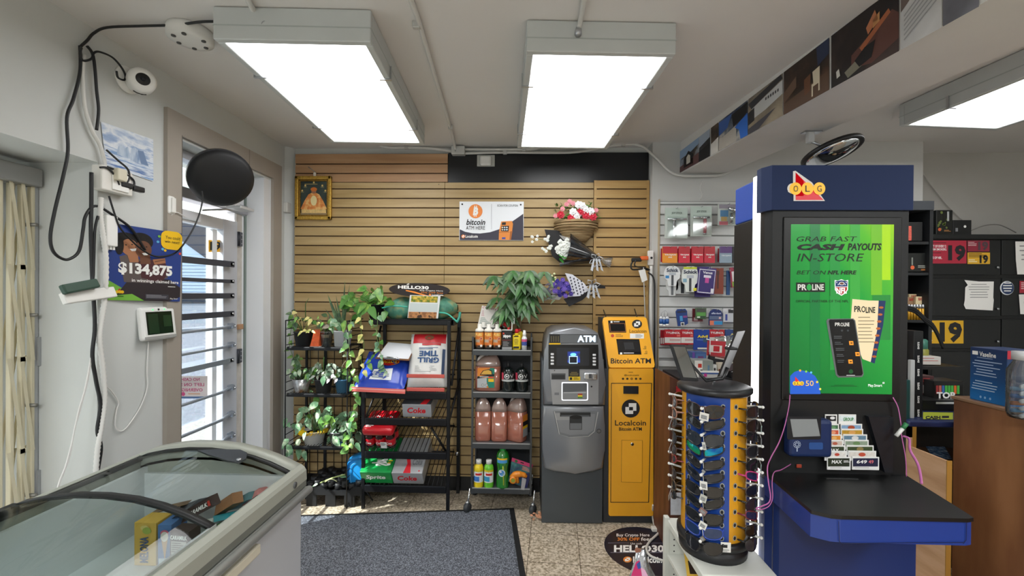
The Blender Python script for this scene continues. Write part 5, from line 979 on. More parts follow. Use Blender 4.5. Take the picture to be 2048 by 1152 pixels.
for key, yf, ybk in (('a', 783, 748), ('b', 836, 797), ('c', 903, 850), ('d', 970, 902)):
    zf = aY(810, yf, RY).z; zk = aY(810, ybk, 3.34).z; SH[key] = (zf, zk); mb = MB(t)
    mb.box((RX0 + .012, RY - .012, zf - .052), (RX1 - .012, RY + .004, zf), BKM, .005); mb.box((RX0 + .02, RY - .015, zf - .006), (RX1 - .02, RY - .011, zf), M('#3a3c42', .3, .5)); mb.tube([(RX0 + .03, 3.345, zk), (RX1 + .0, 3.345, zk)], .006, BKM, 6)
    for k in range(19): x = RX0 + .02 + (RX1 - RX0 - .04) * k / 18; mb.cyl((x, RY, zf - .006), (x + .012, 3.35, zk - .002), .003, BKM, 5); mb.cyl((x + .012, 3.345, zk), (x + .012, 3.345, zk + .02), .003, BKM, 5)
    mb.build('wire_shelf', t)
mb = MB(t); mb.tube([(RX1 - .13, RY + .02, SH['b'][0] - .07), (RX1 - .02, RY + .02, SH['c'][0])], .009, BKM, 6); mb.tube([(RX0 + .02, RY + .01, SH['d'][0] - .06), (RX0 + .05, RY + .05, SH['d'][0] - .14)], .006, BKM, 6); mb.cyl((RX1 + .03, 3.3, .33), (RX1 + .03, 3.28, .33), .014, CHROME, 12); mb.build('diagonal_brace', t)
def shelf_fr(key, x, lift=0.): zf, zk = SH[key]; return frame((x, RY + .012, zf + .003 + lift), (1, 0, 0), (0, 3.34 - RY, zk - zf))
def case(key, px0, px1, cf, ct, label, hfront, front_txt, txtcol, draw):
    x0, x1 = aY(px0, 950, RY).x, aY(px1, 950, RY).x; fr = shelf_fr(key, x0); w = x1 - x0; t = T('soda_case', label, 'soda case', fr.translation); mb = MB(t)
    mb.box((0, 0, 0), (w, .33, hfront), cf, .006, fr=fr); mb.build('carton', t); mb = MB(t); f2 = frame(fr @ Vector((0, -.0008, 0)), (1, 0, 0), fr.to_3x3() @ Vector((0, 0, 1))); f3 = frame(fr @ Vector((0, 0, hfront + .0006)), (1, 0, 0), fr.to_3x3() @ Vector((0, 1, 0)))
    mb.txt(front_txt, w * .17, hfront * .32, w * .80, hfront * .75, txtcol, .0004, .03, .18, fr=f2, down=False); draw(mb, w, hfront, f2, f3); mb.build('print', t); return t
SG = M('#c3c6ca', .3, .5); GRN = M('#159447', .35, coat=.3); CR_ = M('#d0202c', .4)
def d_sprite(mb, w, h, f2, f3):
    mb.txt('Sprite', w * .25, .16, w * .75, .02, WHITE, .0005, .05, .1, fr=frame(f3 @ Vector((w, 0, 0)), f3.to_3x3() @ Vector((0, 1, 0)), f3.to_3x3() @ Vector((-1, 0, 0))), down=False)
    mb.rect(w * .85, .02, w * .98, .2, M('#0f7a38', .4), .0004, fr=f3); mb.lines(w * .8, .08, w * .95, .12, 2, YEL, .0007, fr=f3)
case('d', 723, 785, GRN, GRN, 'green lemon lime soda case on the bottom shelf of the black rack', .115, 'Sprite', WHITE, d_sprite)
def d_coke(mb, w, h, f2, f3):
    mb.poly([(w * .38, 0), (w * .62, 0), (w * .55, .08), (w * .42, .18), (w * .28, .18), (w * .44, .08)], CR_, .0005, fr=f3); mb.txt('Coke', w * .6, .07, w * .92, .13, M('#8a8d92', .4, .3), .0005, .03, .18, fr=f3, down=False); mb.disc(w * .88, .02, .006, CR_, .0006, fr=f3)
case('d', 786, 847, SG, SG, 'silver diet cola case on the bottom shelf of the black rack', .115, 'Coke', CR_, d_coke)
def d_coke2(mb, w, h, f2, f3):
    mb.rect(0, 0, w, .28, M('#55585f', .35, .5), .0003, fr=f3); mb.poly([(w * .62, 0), (w * .84, 0), (w * .95, .1), (w * .98, .25), (w * .8, .25), (w * .76, .1)], CR_, .0006, fr=f3); mb.disc(w * .3, .12, .05, CR_, .0006, .03, fr=f3, r0=.04)
case('b', 804, 862, SG, SG, 'silver diet cola case on the second rack shelf, below the charcoal bags', .105, 'Coke', CR_, d_coke2)
t = T('bottle_pack', 'shrink wrapped pack of small red cola bottles on the rack\'s third shelf', 'bottle pack', shelf_fr('c', aY(725, 900, RY).x).translation)
fr = shelf_fr('c', aY(727, 900, RY).x); COLA = M('#2a0f0c', .12, coat=.6); CRD = M('#c81422', .3, coat=.4); r = .037
for j in range(2):
    for i in range(3):
        mb = MB(t); c = (r + .075 * i, r + .008 + .075 * j, 0); mb.lathe([(0, 0), (r * .8, .0), (r, .012), (r * .97, .03)], COLA, c, 16, fr=fr); mb.lathe([(r * .98, .03), (r, .034), (r, .078), (r * .98, .082)], CRD, c, 16, fr=fr); mb.lathe([(r * .97, .082), (r, .095), (r * .8, .12), (r * .4, .145), (.013, .16)], COLA, c, 16, fr=fr); mb.lathe([(.015, .155), (.016, .172), (0, .174)], CRD, c, 12, fr=fr)
        mb.txt('Coca', -.02, .045, .02, .066, WHITE, .0, .02, .2, fr=fr @ Matrix.Translation((c[0], c[1] - r - .001, 0)) @ RX90, down=False); mb.build('bottle', t)
mb = MB(t); mb.box((0, 0, .118), (.225, .235, .18), M('#c01824', .3, coat=.5, b=.4, sc=25), .022, fr=fr, seg=3, smooth=True); mb.txt('Coca-Cola', .19, .10, .03, .16, WHITE, .1815, .01, .2, fr=fr, down=False); mb.lines(.02, .03, .08, .07, 3, WHITE, .1815, fr=fr); mb.build('wrap', t)
mb = MB(t); mb.rect(.128, .02, .172, .075, M('#e3e3e1', .5), 0, fr=fr @ Matrix.Translation((0, -.004, 0)) @ RX90); mb.lines(.132, .045, .168, .07, 4, INK, .001, fr=fr @ Matrix.Translation((0, -.004, 0)) @ RX90); mb.build('price_sticker', t)
# bags
def pillow(mb, fr, w, h, th, m, n=14, e=3.2, wr=.0, seed=1, bands=()):
    q = random.Random(seed); ph = [q.uniform(0, 6) for _ in range(8)]
    def hgt(u, v):
        a = max(0, 1 - abs(2 * u - 1) ** e) * max(0, 1 - abs(2 * v - 1) ** e); a = a ** .55
        return th * a * (1 + wr * (math.sin(9 * u + ph[0]) * math.sin(8 * v + ph[1]) + .5 * math.sin(17 * u + ph[2] + 9 * v)))
    for s_ in (1, -1):
        def f(u, v): return (w * (u - .5), h * v, s_ * (hgt(u, v) if s_ > 0 else hgt(u, v) * .6))
        mb.grid(f, n, n, m, True, fr)
    return lambda v: fr @ Vector((v.x, v.y, hgt(v.x / w + .5, v.y / h) + v.z))
def unw(root, f): i = root.matrix_basis.inverted(); return f
tB = T('charcoal_bag', 'blue charcoal bag with red oval badge slumped over the rack\'s middle shelf', 'charcoal bag', aY(760, 783, 3.05))
p0 = aY(706, 779, 3.0); p1 = aY(808, 784, 3.0); pt = aY(775, 700, 3.24); w = (p1 - p0).length; mid = (p0 + p1) / 2; fr = frame(mid + Vector((0, 0, .01)), p1 - p0, Vector((mid.x + .06, 3.27, mid.z + .21)) - mid)
mb = MB(tB); BB = M('#2346b8', .3, n=.12, sc=9, coat=.3); f = pillow(mb, fr, w * .98, .36, .05, BB, wr=.12, seed=3); mb.build('sack', tB)
mb = MB(tB, f); x = .03
mb.disc(x, .215, .075, M('#c8201f', .4), .003, .036); mb.disc(x, .215, .070, M('#e8c12a', .4), .0028, .0335, r0=.066); mb.txt('ROYAL', x + .055, .23, x - .055, .20, YEL, .005, .03, down=False); mb.txt('OAK', x + .025, .25, x - .025, .236, YEL, .005, .02, down=False)
mb.poly([(-.075, .05), (.08, .055), (.07, .155), (-.065, .14)], M('#e9ecef', .5), .004); mb.lines(-.06, .065, .065, .13, 4, M('#8f9aa5', .6), .005); mb.build('print', tB)
mb = MB(tB); fr2 = frame(mid + Vector((0, -.006, -.012)), p1 - p0, (0, .1, 1)); mb.box((-w / 2 - .01, 0, -.003), (w / 2 + .01, .032, .003), M('#dd6a62', .5, n=.1), .002, fr=fr2); mb.rect(-w / 2 - .01, .02, w / 2 + .01, .023, M('#f4d7d0', .6), .0035, fr=fr2); mb.build('seam', tB, 'stitched red bottom seam')
tG = T('charcoal_bag', 'white and red charcoal bag printed upside down, upright on the rack\'s right side', 'charcoal bag', aY(850, 778, 3.08))
p0 = aY(812, 776, 3.04); p1 = aY(892, 776, 3.06); mid = (p0 + p1) / 2; w = (p1 - p0).length; fr = frame(mid + Vector((.0, .03, .0)), p1 - p0, (.04, .16, .36))
mb = MB(tG); GW = M('#dfdfdc', .35, n=.06, sc=10, coat=.2); f = pillow(mb, fr, w, .40, .055, GW, wr=.10, seed=6, e=4); mb.build('sack', tG)
mb = MB(tG, f); NB = M('#1f4a7d', .5); RD = M('#c3222a', .4); k = w / .29
mb.rect(-.12 * k, .315, .125 * k, .395, RD, .003, 8, 4); mb.disc(0, .36, .035, M('#7a4a30', .5), .005, .022); mb.rect(-.05 * k, .298, .09 * k, .312, RD, .004, 4, 1)
mb.txt('GRILL', .085 * k, .205, -.075 * k, .165, NB, .005, .04, down=False); mb.txt('TIME', .075 * k, .255, -.065 * k, .213, NB, .005, .04, down=False); mb.lines(-.07 * k, .266, .08 * k, .285, 2, NB, .005); mb.lines(-.09 * k, .10, .08 * k, .15, 5, M('#b5b8b8', .6), .005); mb.rect(.105 * k, .06, .125 * k, .27, M('#33486a', .5), .004, 1, 5); mb.build('print', tG)
mb = MB(tG)
for y, z in ((779, 3.02), (752, 3.03)): a = aY(813, y, z); b = aY(889, y - 3, z); mb.box((a.x, z - .004, a.z - .012), (b.x, z + .008, a.z + .014), M('#c8594f', .5, n=.1), .004)
mb.build('seam', tG, 'folded red seams')
t = T('clipboard', 'clipboard with white paper lying on the blue charcoal bag', 'clipboard', aY(790, 722, 3.1))
q4 = [aY(750, 717, 3.06), aY(818, 721, 3.06), aY(833, 689, 3.24), aY(775, 684, 3.24)]; nv = (q4[1] - q4[0]).cross(q4[3] - q4[0]).normalized()
mb = MB(t); mb.add(q4 + [p - nv * .004 for p in q4], [(0, 1, 2, 3), (0, 4, 5, 1), (1, 5, 6, 2), (4, 7, 6, 5), (3, 0, 4, 7)], M('#7a5234', .6)); mb.build('board', t)
mb = MB(t, quadf(q4[3], q4[2], q4[1], q4[0])); mb.rect(.03, .02, .97, .93, M('#eceef4', .6), .002); mb.build('paper', t)
mb = MB(t); a = (q4[0] * .72 + q4[1] * .28) + nv * .006; b = (q4[0] * .28 + q4[1] * .72) + nv * .006; mb.tube([a, a + Vector((.02, 0, .008)), b - Vector((.02, 0, -.008)), b], .006, CHROME, 8); mb.box(a + Vector((.01, -.002, -.006)), b + Vector((-.01, .014, .004)), METAL, .002); mb.build('clip', t)
# firewood net on the top shelf
t = T('firewood_bag', 'green net sack of firewood with a printed card on top of the black rack', 'firewood bag', aY(842, 638, 3.2))
NET = tinted([(.35, '#3a6b5a'), (.5, '#4f8f78'), (.62, '#8a9468')], (1, 1, 1), ms=14, name='green_net', r=.6, b=.5)
fr = frame(aY(842, 640, 3.24), (1, 0, .03), (0, .12, 1)); mb = MB(t)
def net(u, v):
    a = 2 * PI * u; x = (v - .5) * .56; rr = (1 - abs(2 * v - 1) ** 5 * .75); z = .095 + .092 * math.sin(a) * rr; y = .11 * math.cos(a) * rr
    if z < .004: z = .004
    return aY(842, 640, 3.24) + Vector((x, y + .006 * math.sin(17 * v + 5 * u), z + .008 * math.sin(23 * v + 9 * u) * rr + .02 * v - .01 - (0.012)))
mb.grid(net, 26, 30, NET, True, None, True); mb.build('net', t)
mb = MB(t); TQ = M('#3fb09a', .4)
mb.tube(smoothpath([aY(764, 616, 3.11), aY(785, 612, 3.1), aY(815, 614, 3.1)]), .005, TQ, 6); mb.build('drawcord', t); mb = MB(t); mb.tube(smoothpath([aY(878, 625, 3.1), aY(895, 628, 3.08), aY(910, 640, 3.06), aY(914, 643, 3.06)]), .006, TQ, 6); mb.tube(smoothpath([aY(920, 625, 3.12), aY(918, 636, 3.08), aY(913, 645, 3.06)]), .010, M('#2f8a78', .5), 6); mb.build('drawcord', t)
mb = MB(t, quadf(aY(820, 590, 3.10), aY(881, 592, 3.10), aY(876, 637, 3.10), aY(815, 636, 3.10), 100, 80)); mb.rect(0, 0, 100, 80, M('#e3e6e6', .5), 0); mb.rect(5, 2, 92, 24, tinted([(.4, '#5a7a1e'), (.55, '#c9a93a'), (.65, '#e0c85a')], ms=40, name='corn_photo'), .001); mb.rect(3, 28, 95, 56, M('#c9d3d2', .5), .001); mb.rect(2, 58, 94, 80, tinted([(.4, '#8a5a34'), (.52, '#c58a54'), (.6, '#3a2618')], ms=30, name='log_photo'), .001); mb.build('printed_card', t)
t = T('oval_sign', 'tilted black oval sign with a discount code on top of the firewood sack', 'sign', aY(839, 595, 3.18))
OQ = quadf(aY(779, 566, 3.30), aY(899, 569, 3.30), aY(901, 597, 3.12), aY(777, 593, 3.12), 122, 40)
mb = MB(t, OQ); mb.disc(61, 20, 61, M('#1e1e26', .45), .006, 20, 40); mb.disc(61, 20, 60.5, M('#15151a', .5), .003, 19.6, 40); mb.build('board', t)
mb = MB(t, OQ); mb.txt('HELLO30', 18, 9, 80, 19, WHITE, .0075, .04); emblem(mb, 38, 5, 4, M('#1e1e26', .45), WHITE, .0072, 3.5); mb.txt('Buy Crypto Here', 62, 20, 108, 25, WHITE, .0075, .0); mb.txt('30% OFF fees', 64, 26, 108, 30, OG, .0075, .0); mb.txt('Localcoin', 86, 32, 108, 36, WHITE, .0075, .02); mb.disc(82, 34, 2.4, OG, .0075); mb.poly([(34, 22), (52, 26), (80, 37), (74, 38), (50, 30), (34, 25)], OG, .0072); mb.build('print', t)
# ================================================================ SUPPLY CART
t = T('supply_cart', 'grey metal rolling cart of bottles and jugs beside the silver machine', 'cart', (-.17, 3.18, 0))
CG = M('#4a4d50', .4, .4); CGL = M('#75787b', .35, .5); CY0, CY1 = 3.06, 3.34
cx0, cx1 = aY(942, 850, CY0).x, aY(1064, 850, CY0).x; CZ = [aY(1000, y, CY0).z for y in (700, 785, 887, 977)]
for x in (cx0, cx1):
    mb = MB(t); s = 1 if x == cx0 else -1; mb.box((x, CY1 - .02, .10), (x + s * .012, CY1, CZ[0] + .1), CG); mb.box((x, CY0 + .01, .12), (x + s * .014, CY0 + .03, CZ[0] + .09), CG); mb.box((x, CY0 + .01, CZ[0] - .04), (x + s * .004, CY1, CZ[0] + .07), CG)
    for k in range(30): mb.box((x + s * .0145, CY0 + .016, .2 + k * .03), (x + s * .0155, CY0 + .024, .212 + k * .03), INK)
    mb.build('side_frame', t)
mb = MB(t); mb.box((cx0, CY1 - .004, .15), (cx1, CY1, CZ[0] + .04), M('#33363a', .5, .3)); mb.build('back_panel', t)
for i, z in enumerate(CZ):
    mb = MB(t); mb.box((cx0 + .012, CY0, z - .04), (cx1 - .012, CY0 + .012, z), CG, .003); mb.box((cx0 + .012, CY0 + .002, z - .012), (cx1 - .012, CY1, z - .004), CGL); mb.box((cx0 + .012, CY0 - .001, z - .004), (cx1 - .012, CY0 + .01, z + .001), M('#b9bcbe', .3, .6)); mb.build('shelf', t)
for x, y in ((cx0 - .02, CY0 - .01), (cx1 + .01, CY0 - .02), (cx0, CY1 - .02), (cx1, CY1 - .02)):
    mb = MB(t); mb.lathe([(0, -.018), (.028, -.017), (.034, -.008), (.034, .008), (.028, .017), (0, .018)], M('#34373a', .5), fr=Matrix.Translation((x, y, .034)) @ Matrix.Rotation(PI / 2, 4, 'Y') @ Matrix.Rotation(.5, 4, 'X'))
    w = mb.build('caster', t); mb = MB(t); mb.tube([(x, y, .07), (x + .008, y + .01, .10), (x + .012, y + .025, .16)], .006, CHROME, 8); mb.cyl((x, y + .0, .06), (x, y, .078), .014, METAL, 10); mb.build('swivel', w)
CYL = lambda r: (lambda v: Vector((v.x, v.y, v.z)))
def wrapf(c, r):
    """flat label (u along the front, v up) wrapped on a round body at c facing the camera"""
    c = Vector(c)
    return lambda v: c + Vector(((r + v.z) * math.sin(v.x / r), -(r + v.z) * math.cos(v.x / r), v.y))
def bottle_base(x, y, Y): p = aY(x, y, Y); return p
BZ = CZ[0] - .004
OB1 = tinted([(.3, '#c0501c'), (.5, '#e0873a'), (.62, '#f0b45a'), (.75, '#7a2a14')], ms=30, name='flame_label', r=.4)
for k, (x, lab) in enumerate(((959, 'first flame labelled bottle from the left on top of the cart'), (977, 'middle flame labelled bottle on top of the cart'), (994.5, 'flame labelled bottle beside the black lighter fluid can on the cart'))):
    Y = 3.11; p = aY(x, 699, Y); p.z = BZ; s = Y / F; r = 8.4 * s; h = 36 * s
    t = T('oil_bottle', lab, 'bottle', p, 0, 'flame labelled bottles on the cart'); mb = MB(t); mb.lathe([(0, 0), (r, .0), (r, .03), (r, h), (r * .96, h + .008), (r * .4, h + .02)], SOFTBLACK, p, 20); mb.build('body', t)
    mb = MB(t, wrapf(p, r + .0006)); w = r * 1.45; mb.rect(-w, .022, w, h - .004, OB1, 0, 10, 1); mb.rect(-w, .012, w, .034, M('#241a14', .5), .0003, 8, 1); mb.rect(-w * .9, .055, w * .1, .075, M('#b9a48f', .5), .0006, 4, 1); mb.disc(w * .35, h * .62, .010, M('#a82018', .5), .0006); mb.disc(w * .35, h * .62, .010, WHITE, .0008, r0=.0085); mb.disc(w * .35, .03, .009, WHITE, .0008); mb.txt('FUEL', -w * .6, h - .03, w * .5, h - .012, M('#f3d37a', .5), .0006, .03, down=False); mb.build('label', t)
    mb = MB(t); mb.lathe([(r * 1.05, h), (r * 1.06, h + .012), (r * .75, h + .022), (r * .52, h + .024), (r * .5, h + .05), (r * .45, h + .054), (0, h + .055)], M('#eceae2', .45), p, 18); mb.build('cap', t)
for k, (x, lab) in enumerate(((967, 'white capped bottle standing behind the first flame bottle'), (986, 'white capped bottle standing behind the middle flame bottle'))):
    p = aY(x, 690, 3.2); p.z = BZ; mb = MB(); mb.lathe([(0, 0), (.03, 0), (.03, .15), (.015, .165)], SOFTBLACK, p, 16); mb.lathe([(.031, .145), (.02, .165), (.016, .167), (.016, .19), (0, .192)], M('#e4e2da', .5), p, 16); mb.thing('oil_bottle', lab, 'bottle', 'flame labelled bottles on the cart')
p = aY(1014, 699, 3.1); p.z = BZ; s = 3.1 / F
t = T('lighter_fluid_can', 'black rectangular lighter fluid can in the middle of the cart top', 'can', p); mb = MB(t); w = 10.5 * s; h = 40 * s; mb.box(p + Vector((-w, -.02, 0)), p + Vector((w, .02, h)), M('#141416', .3), .006); mb.box(p + Vector((-w * .98, -.019, h - .004)), p + Vector((w * .98, .019, h + .003)), M('#d8d8d6', .4), .003); mb.build('body', t)
mb = MB(t, pxY(3.0795)); mb.txt('zippo', 1006, 669, 1021.5, 676.5, WHITE, 0, .04); mb.rect(1004, 680, 1023, 680.6, M('#b03020', .5), 0); mb.lines(1006, 683, 1019, 693, 5, M('#8d8d8d', .6), 0); mb.disc(1007, 667, 2, M('#c8402a', .5), 0); mb.rect(1004, 694, 1023.5, 699, M('#9a9c9e', .4, .4), 0); mb.build('print', t)
mb = MB(t); mb.cyl(p + Vector((.01, 0, h)), p + Vector((.01, 0, h + .018)), .008, RED, 12); mb.build('spout', t)
mb = MB(); a = aY(1001, 655, 3.2); mb.lathe([(0, -.12), (.024, -.12), (.024, .0), (.01, .012)], SOFTBLACK, a, 12); mb.lathe([(.014, .0), (.016, .03), (.012, .04), (.016, .06), (.008, .068), (0, .07)], RED, a, 12); mb.tube([a + Vector((0, -.01, .05)), a + Vector((.05, -.03, .015)), a + Vector((.07, -.03, -.005))], .014, RED, 8); mb.thing('trigger_bottle', 'bottle with bright red trigger top behind the black lighter fluid can', 'bottle')
t = T('fluid_bottle', 'yellow lighter fluid bottle with a red cap on the cart top', 'bottle', aY(1033, 699, 3.1)); p = t.location.copy(); p.z = BZ; mb = MB(t); mb.box(p + Vector((-.029, -.014, 0)), p + Vector((.029, .016, .112)), M('#ecd01e', .4), .012, seg=3, smooth=True); mb.lathe([(.02, .105), (.012, .125), (.011, .13)], M('#ecd01e', .4), p, 12); mb.build('body', t)
mb = MB(t); mb.lathe([(.013, .122), (.014, .14), (.008, .152), (0, .153)], RED, p, 12); mb.build('cap', t); mb = MB(t, pxY(3.085)); mb.rect(1028, 672, 1037, 674, INK, 0); mb.lines(1027.5, 678, 1037, 690, 5, M('#7a6a12', .6), 0, center=True); mb.rect(1026.5, 693, 1038, 697, INK, 0); mb.build('print', t)
p = aY(1038, 690, 3.18); p.z = BZ; mb = MB(); mb.box(p + Vector((-.026, -.014, 0)), p + Vector((.026, .014, .13)), M('#e0c41c', .4), .01); mb.lathe([(.012, .12), (.012, .145), (0, .15)], RED, p, 10); mb.thing('fluid_bottle', 'second yellow bottle half hidden behind the front yellow bottle on the cart', 'bottle')
t = T('spray_bottle', 'small white and blue spray bottle at the right end of the cart top', 'bottle', aY(1048.5, 699, 3.1)); p = t.location.copy(); p.z = BZ; mb = MB(t); mb.lathe([(0, 0), (.019, 0), (.0195, .085), (.012, .10)], M('#e8e9ec', .35), p, 18); mb.build('body', t); mb = MB(t); mb.lathe([(.012, .098), (.013, .125), (.009, .13), (.009, .142), (0, .143)], WHITE, p, 14); mb.build('spray_cap', t)
mb = MB(t, wrapf(p, .0201)); mb.rect(-.026, .035, .026, .075, M('#3a4f9c', .5), 0, 8, 1); mb.rect(-.026, .062, .026, .08, M('#d65a86', .5), .0003, 8, 1); mb.lines(-.02, .04, .02, .058, 2, WHITE, .0005); mb.build('label', t)
mb = MB(fn=quadf(aY(964, 611, 3.27), aY(1015, 621, 3.27), aY(1013, 655, 3.2), aY(955, 652, 3.2), 100, 80)); mb.rect(0, 0, 100, 80, M('#dcd8d2', .7), 0); mb.txt('COUNTY FOOD', 4, 3, 96, 11, M('#b8445a', .6), .001, .02); mb.rect(38, 18, 76, 42, tinted([(.4, '#3f4a34'), (.55, '#8a8a76'), (.65, '#c9c2b4')], ms=60, name='newsprint_photo'), .001); mb.lines(5, 18, 34, 42, 7, M('#b8707e', .6), .001, .35); mb.lines(5, 46, 95, 76, 8, M('#6f8a80', .6), .001, .4, seed=3); mb.thing('newspaper', 'folded local newspaper page leaning behind the bottles on the cart', 'newspaper')
t = T('money_tree', 'tall dark green money tree plant in a pot at the back of the cart top', 'potted plant', aY(1037, 699, 3.26)); p = t.location.copy(); p.z = BZ
mb = MB(t); mb.lathe([(0, 0), (.05, 0), (.06, .09), (.055, .09), (.05, .08)], M('#2b2d2e', .5), p, 20); mb.build('pot', t)
mb = MB(t)
for a, b, c in ((-.012, .01, .02), (.014, -.01, -.02), (0, .015, 0)): mb.tube(smoothpath([p + Vector((a, 0, .08)), p + Vector((b, .005, .2)), p + Vector((a, 0, .3)), p + Vector((c * 3, 0, .42))]), .008, M('#7d6d52', .8), 6)
mb.build('trunk', t)
q = random.Random(9); mb = MB(t)
for k in range(64):
    x, y = q.gauss(1036, 29), q.uniform(540, 655); hub = aY(x, y, 3.2 + q.uniform(-.07, .08))
    if abs(x - 1037) > 58 or (y > 600 and x < 990) or y > 632 or (x > 1062 and y > 590): continue
    for j in range(6):
        a = 2 * PI * j / 6 + q.uniform(-.3, .3); leaf(mb, hub, (math.cos(a), -.35 + .5 * math.sin(a), .25 * math.sin(a) - .55), q.uniform(.08, .14), .036, GE if j % 3 else GC, up=(0, -.8, .6), droop=.35, rows=4)
    mb.tube([p + Vector((0, 0, .36)), (p + Vector((0, 0, .42)) + hub) / 2 + Vector((0, 0, .04)), hub], .0025, LG, 4)
mb.build('foliage', t)
mb = MB(); a = aY(1026, 648, 3.12); mb.box(a + Vector((-.011, -.003, -.15)), a + Vector((-.004, .001, 0)), WHITE); mb.box(a + Vector((-.013, -.004, 0)), a + Vector((.012, .002, .045)), M('#d5d9d2', .5), .006); mb.disc(0, 0, .007, M('#2a5a4a', .5), .0, fr=frame(a + Vector((0, -.0045, .024)), (1, 0, 0), (0, 0, 1))); mb.thing('plant_meter', 'small white plant marker standing behind the lighter fluid can', 'plant marker')
# jugs
WF = glass('#d98a72', .25, .12, .55, 'orange_fluid'); JUG = glass('#e6c9bd', .25, .15, .4, 'milky_plastic')
def jug(label, px0, px1, py0, py1, Y, rz, mirror=1):
    a = aY(px0, py1, Y); b = aY(px1, py1, Y); w = abs(b.x - a.x) / 2 * .97; h = (py1 - py0) * Y / F; z0 = min(CZ, key=lambda q_: abs(q_ - a.z)) - .003; c = Vector(((a.x + b.x) / 2, Y + w * .72, z0)); t = T('washer_jug', label, 'jug', c, rz, 'orange fluid jugs on the cart'); d = w * .72
    def ring(k, e=4.):
        o = []
        for i in range(28): th = 2 * PI * i / 28; cc, ss = math.cos(th), math.sin(th); o.append((abs(cc) ** (2 / e) * (1 if cc > 0 else -1), abs(ss) ** (2 / e) * (1 if ss > 0 else -1)))
        return o
    R = ring(0)
    def shell(mb, prof, m):
        vs = []; n = 28
        for (kx, ky, z, ox) in prof: vs += [(ox * w + x * w * kx, y * d * ky, z * h) for x, y in R]
        fs = [(j * n + i, j * n + (i + 1) % n, (j + 1) * n + (i + 1) % n, (j + 1) * n + i) for j in range(len(prof) - 1) for i in range(n)] + [tuple(range(n))[::-1], tuple((len(prof) - 1) * n + i for i in range(n))]
        mb.add(vs, fs, m, True)
    o = .25 * mirror
    mb = MB(); shell(mb, [(.9, .9, .0, 0), (1, 1, .03, 0), (1, 1, .66, 0)], WF); mb.build('fluid', t)
    mb = MB(); shell(mb, [(1, 1, .662, 0), (.97, .97, .74, 0), (.72, .8, .86, o * .5), (.34, .5, .94, o * 1.4), (.3, .42, .96, o * 1.5)], JUG)
    mb.tube(smoothpath([(-o * w * 2.6, 0, .66 * h), (-o * w * 2.9, 0, .82 * h), (-o * w * 1.2, 0, .955 * h), (o * w * 1.0, 0, .94 * h)]), w * .14, M('#e9e2dd', .4), 8); mb.build('shoulder', t)
    mb = MB(); mb.lathe([(w * .30, .955 * h), (w * .31, 1.0 * h), (w * .26, 1.005 * h), (0, 1.005 * h)], M('#ecebe8', .4), (o * w * 1.5, 0, 0), 16); mb.build('cap', t)
    return t, w, d, h
TEAL = M('#17806a', .4)
t, w, d, h = jug('large orange fluid jug facing front, on the cart\'s second shelf', 948, 1001, 711, 786, 3.1, 0, 1)
mb = MB(fn=lambda v: Vector((v.x, -d - .0008 - v.z, v.y))); mb.rect(-w * .78, h * .1, w * .55, h * .63, M('#e68a2e', .4), 0); mb.poly([(w * .1, h * .1), (w * .55, h * .1), (w * .55, h * .63), (w * .2, h * .63), (-.1 * w, h * .3)], TEAL, .0004); mb.rect(-w * .78, h * .1, -w * .05, h * .36, M('#b9bcbe', .5), .0006); mb.poly([(-w * .6, h * .44), (-w * .35, h * .56), (w * .1, h * .6), (w * .35, h * .56), (w * .42, h * .44)], INK, .0008); mb.poly([(-w * .5, h * .46), (-w * .3, h * .55), (w * .08, h * .58), (w * .3, h * .54), (w * .34, h * .46)], M('#e0b04a', .5), .001)
mb.poly([(-w * .78, h * .34), (w * .55, h * .42), (w * .55, h * .47), (-w * .78, h * .4)], INK, .0012); mb.lines(-w * .6, h * .385, w * .4, h * .42, 1, WHITE, .0016); mb.rect(w * .02, h * .36, w * .5, h * .4, M('#d94a2a', .5), .0013); mb.rect(w * .08, h * .26, w * .5, h * .34, YEL, .0013)
for x in (-w * .35, -w * .05): mb.disc(x, h * .17, w * .11, INK, .0013); mb.disc(x, h * .17, w * .08, WHITE, .0015); mb.disc(x, h * .17, w * .04, INK, .0017)
mb.build('label', t)
for px0, px1, rz, mir, lab, sg in ((948, 981, .12, .1, 'orange fluid jug at the left of the cart\'s third shelf, handle facing out', -1), (981, 1014, .02, .1, 'middle orange fluid jug on the cart\'s third shelf', 1), (1013, 1053, -.5, 1, 'orange fluid jug at the right of the third shelf, turned to show its label', 1)):
    t, w, d, h = jug(lab, px0, px1, 796, 887, 3.1, rz, mir)
    mb = MB(fn=(lambda sg, w, d: lambda v: Vector((sg * (w + .0008 + v.z), v.x, v.y)))(sg, w, d)); mb.rect(-d * .7, h * .12, d * .7, h * .6, M('#e68a2e', .4), 0); mb.rect(-d * .7, h * .36, d * .7, h * .46, INK, .0005); mb.rect(-d * .7, h * .12, d * .7, h * .3, TEAL if sg < 0 else M('#9a9c9e', .5), .0005); mb.rect(-d * .7, h * .3, d * .7, h * .36, YEL, .0005); mb.build('label', t)
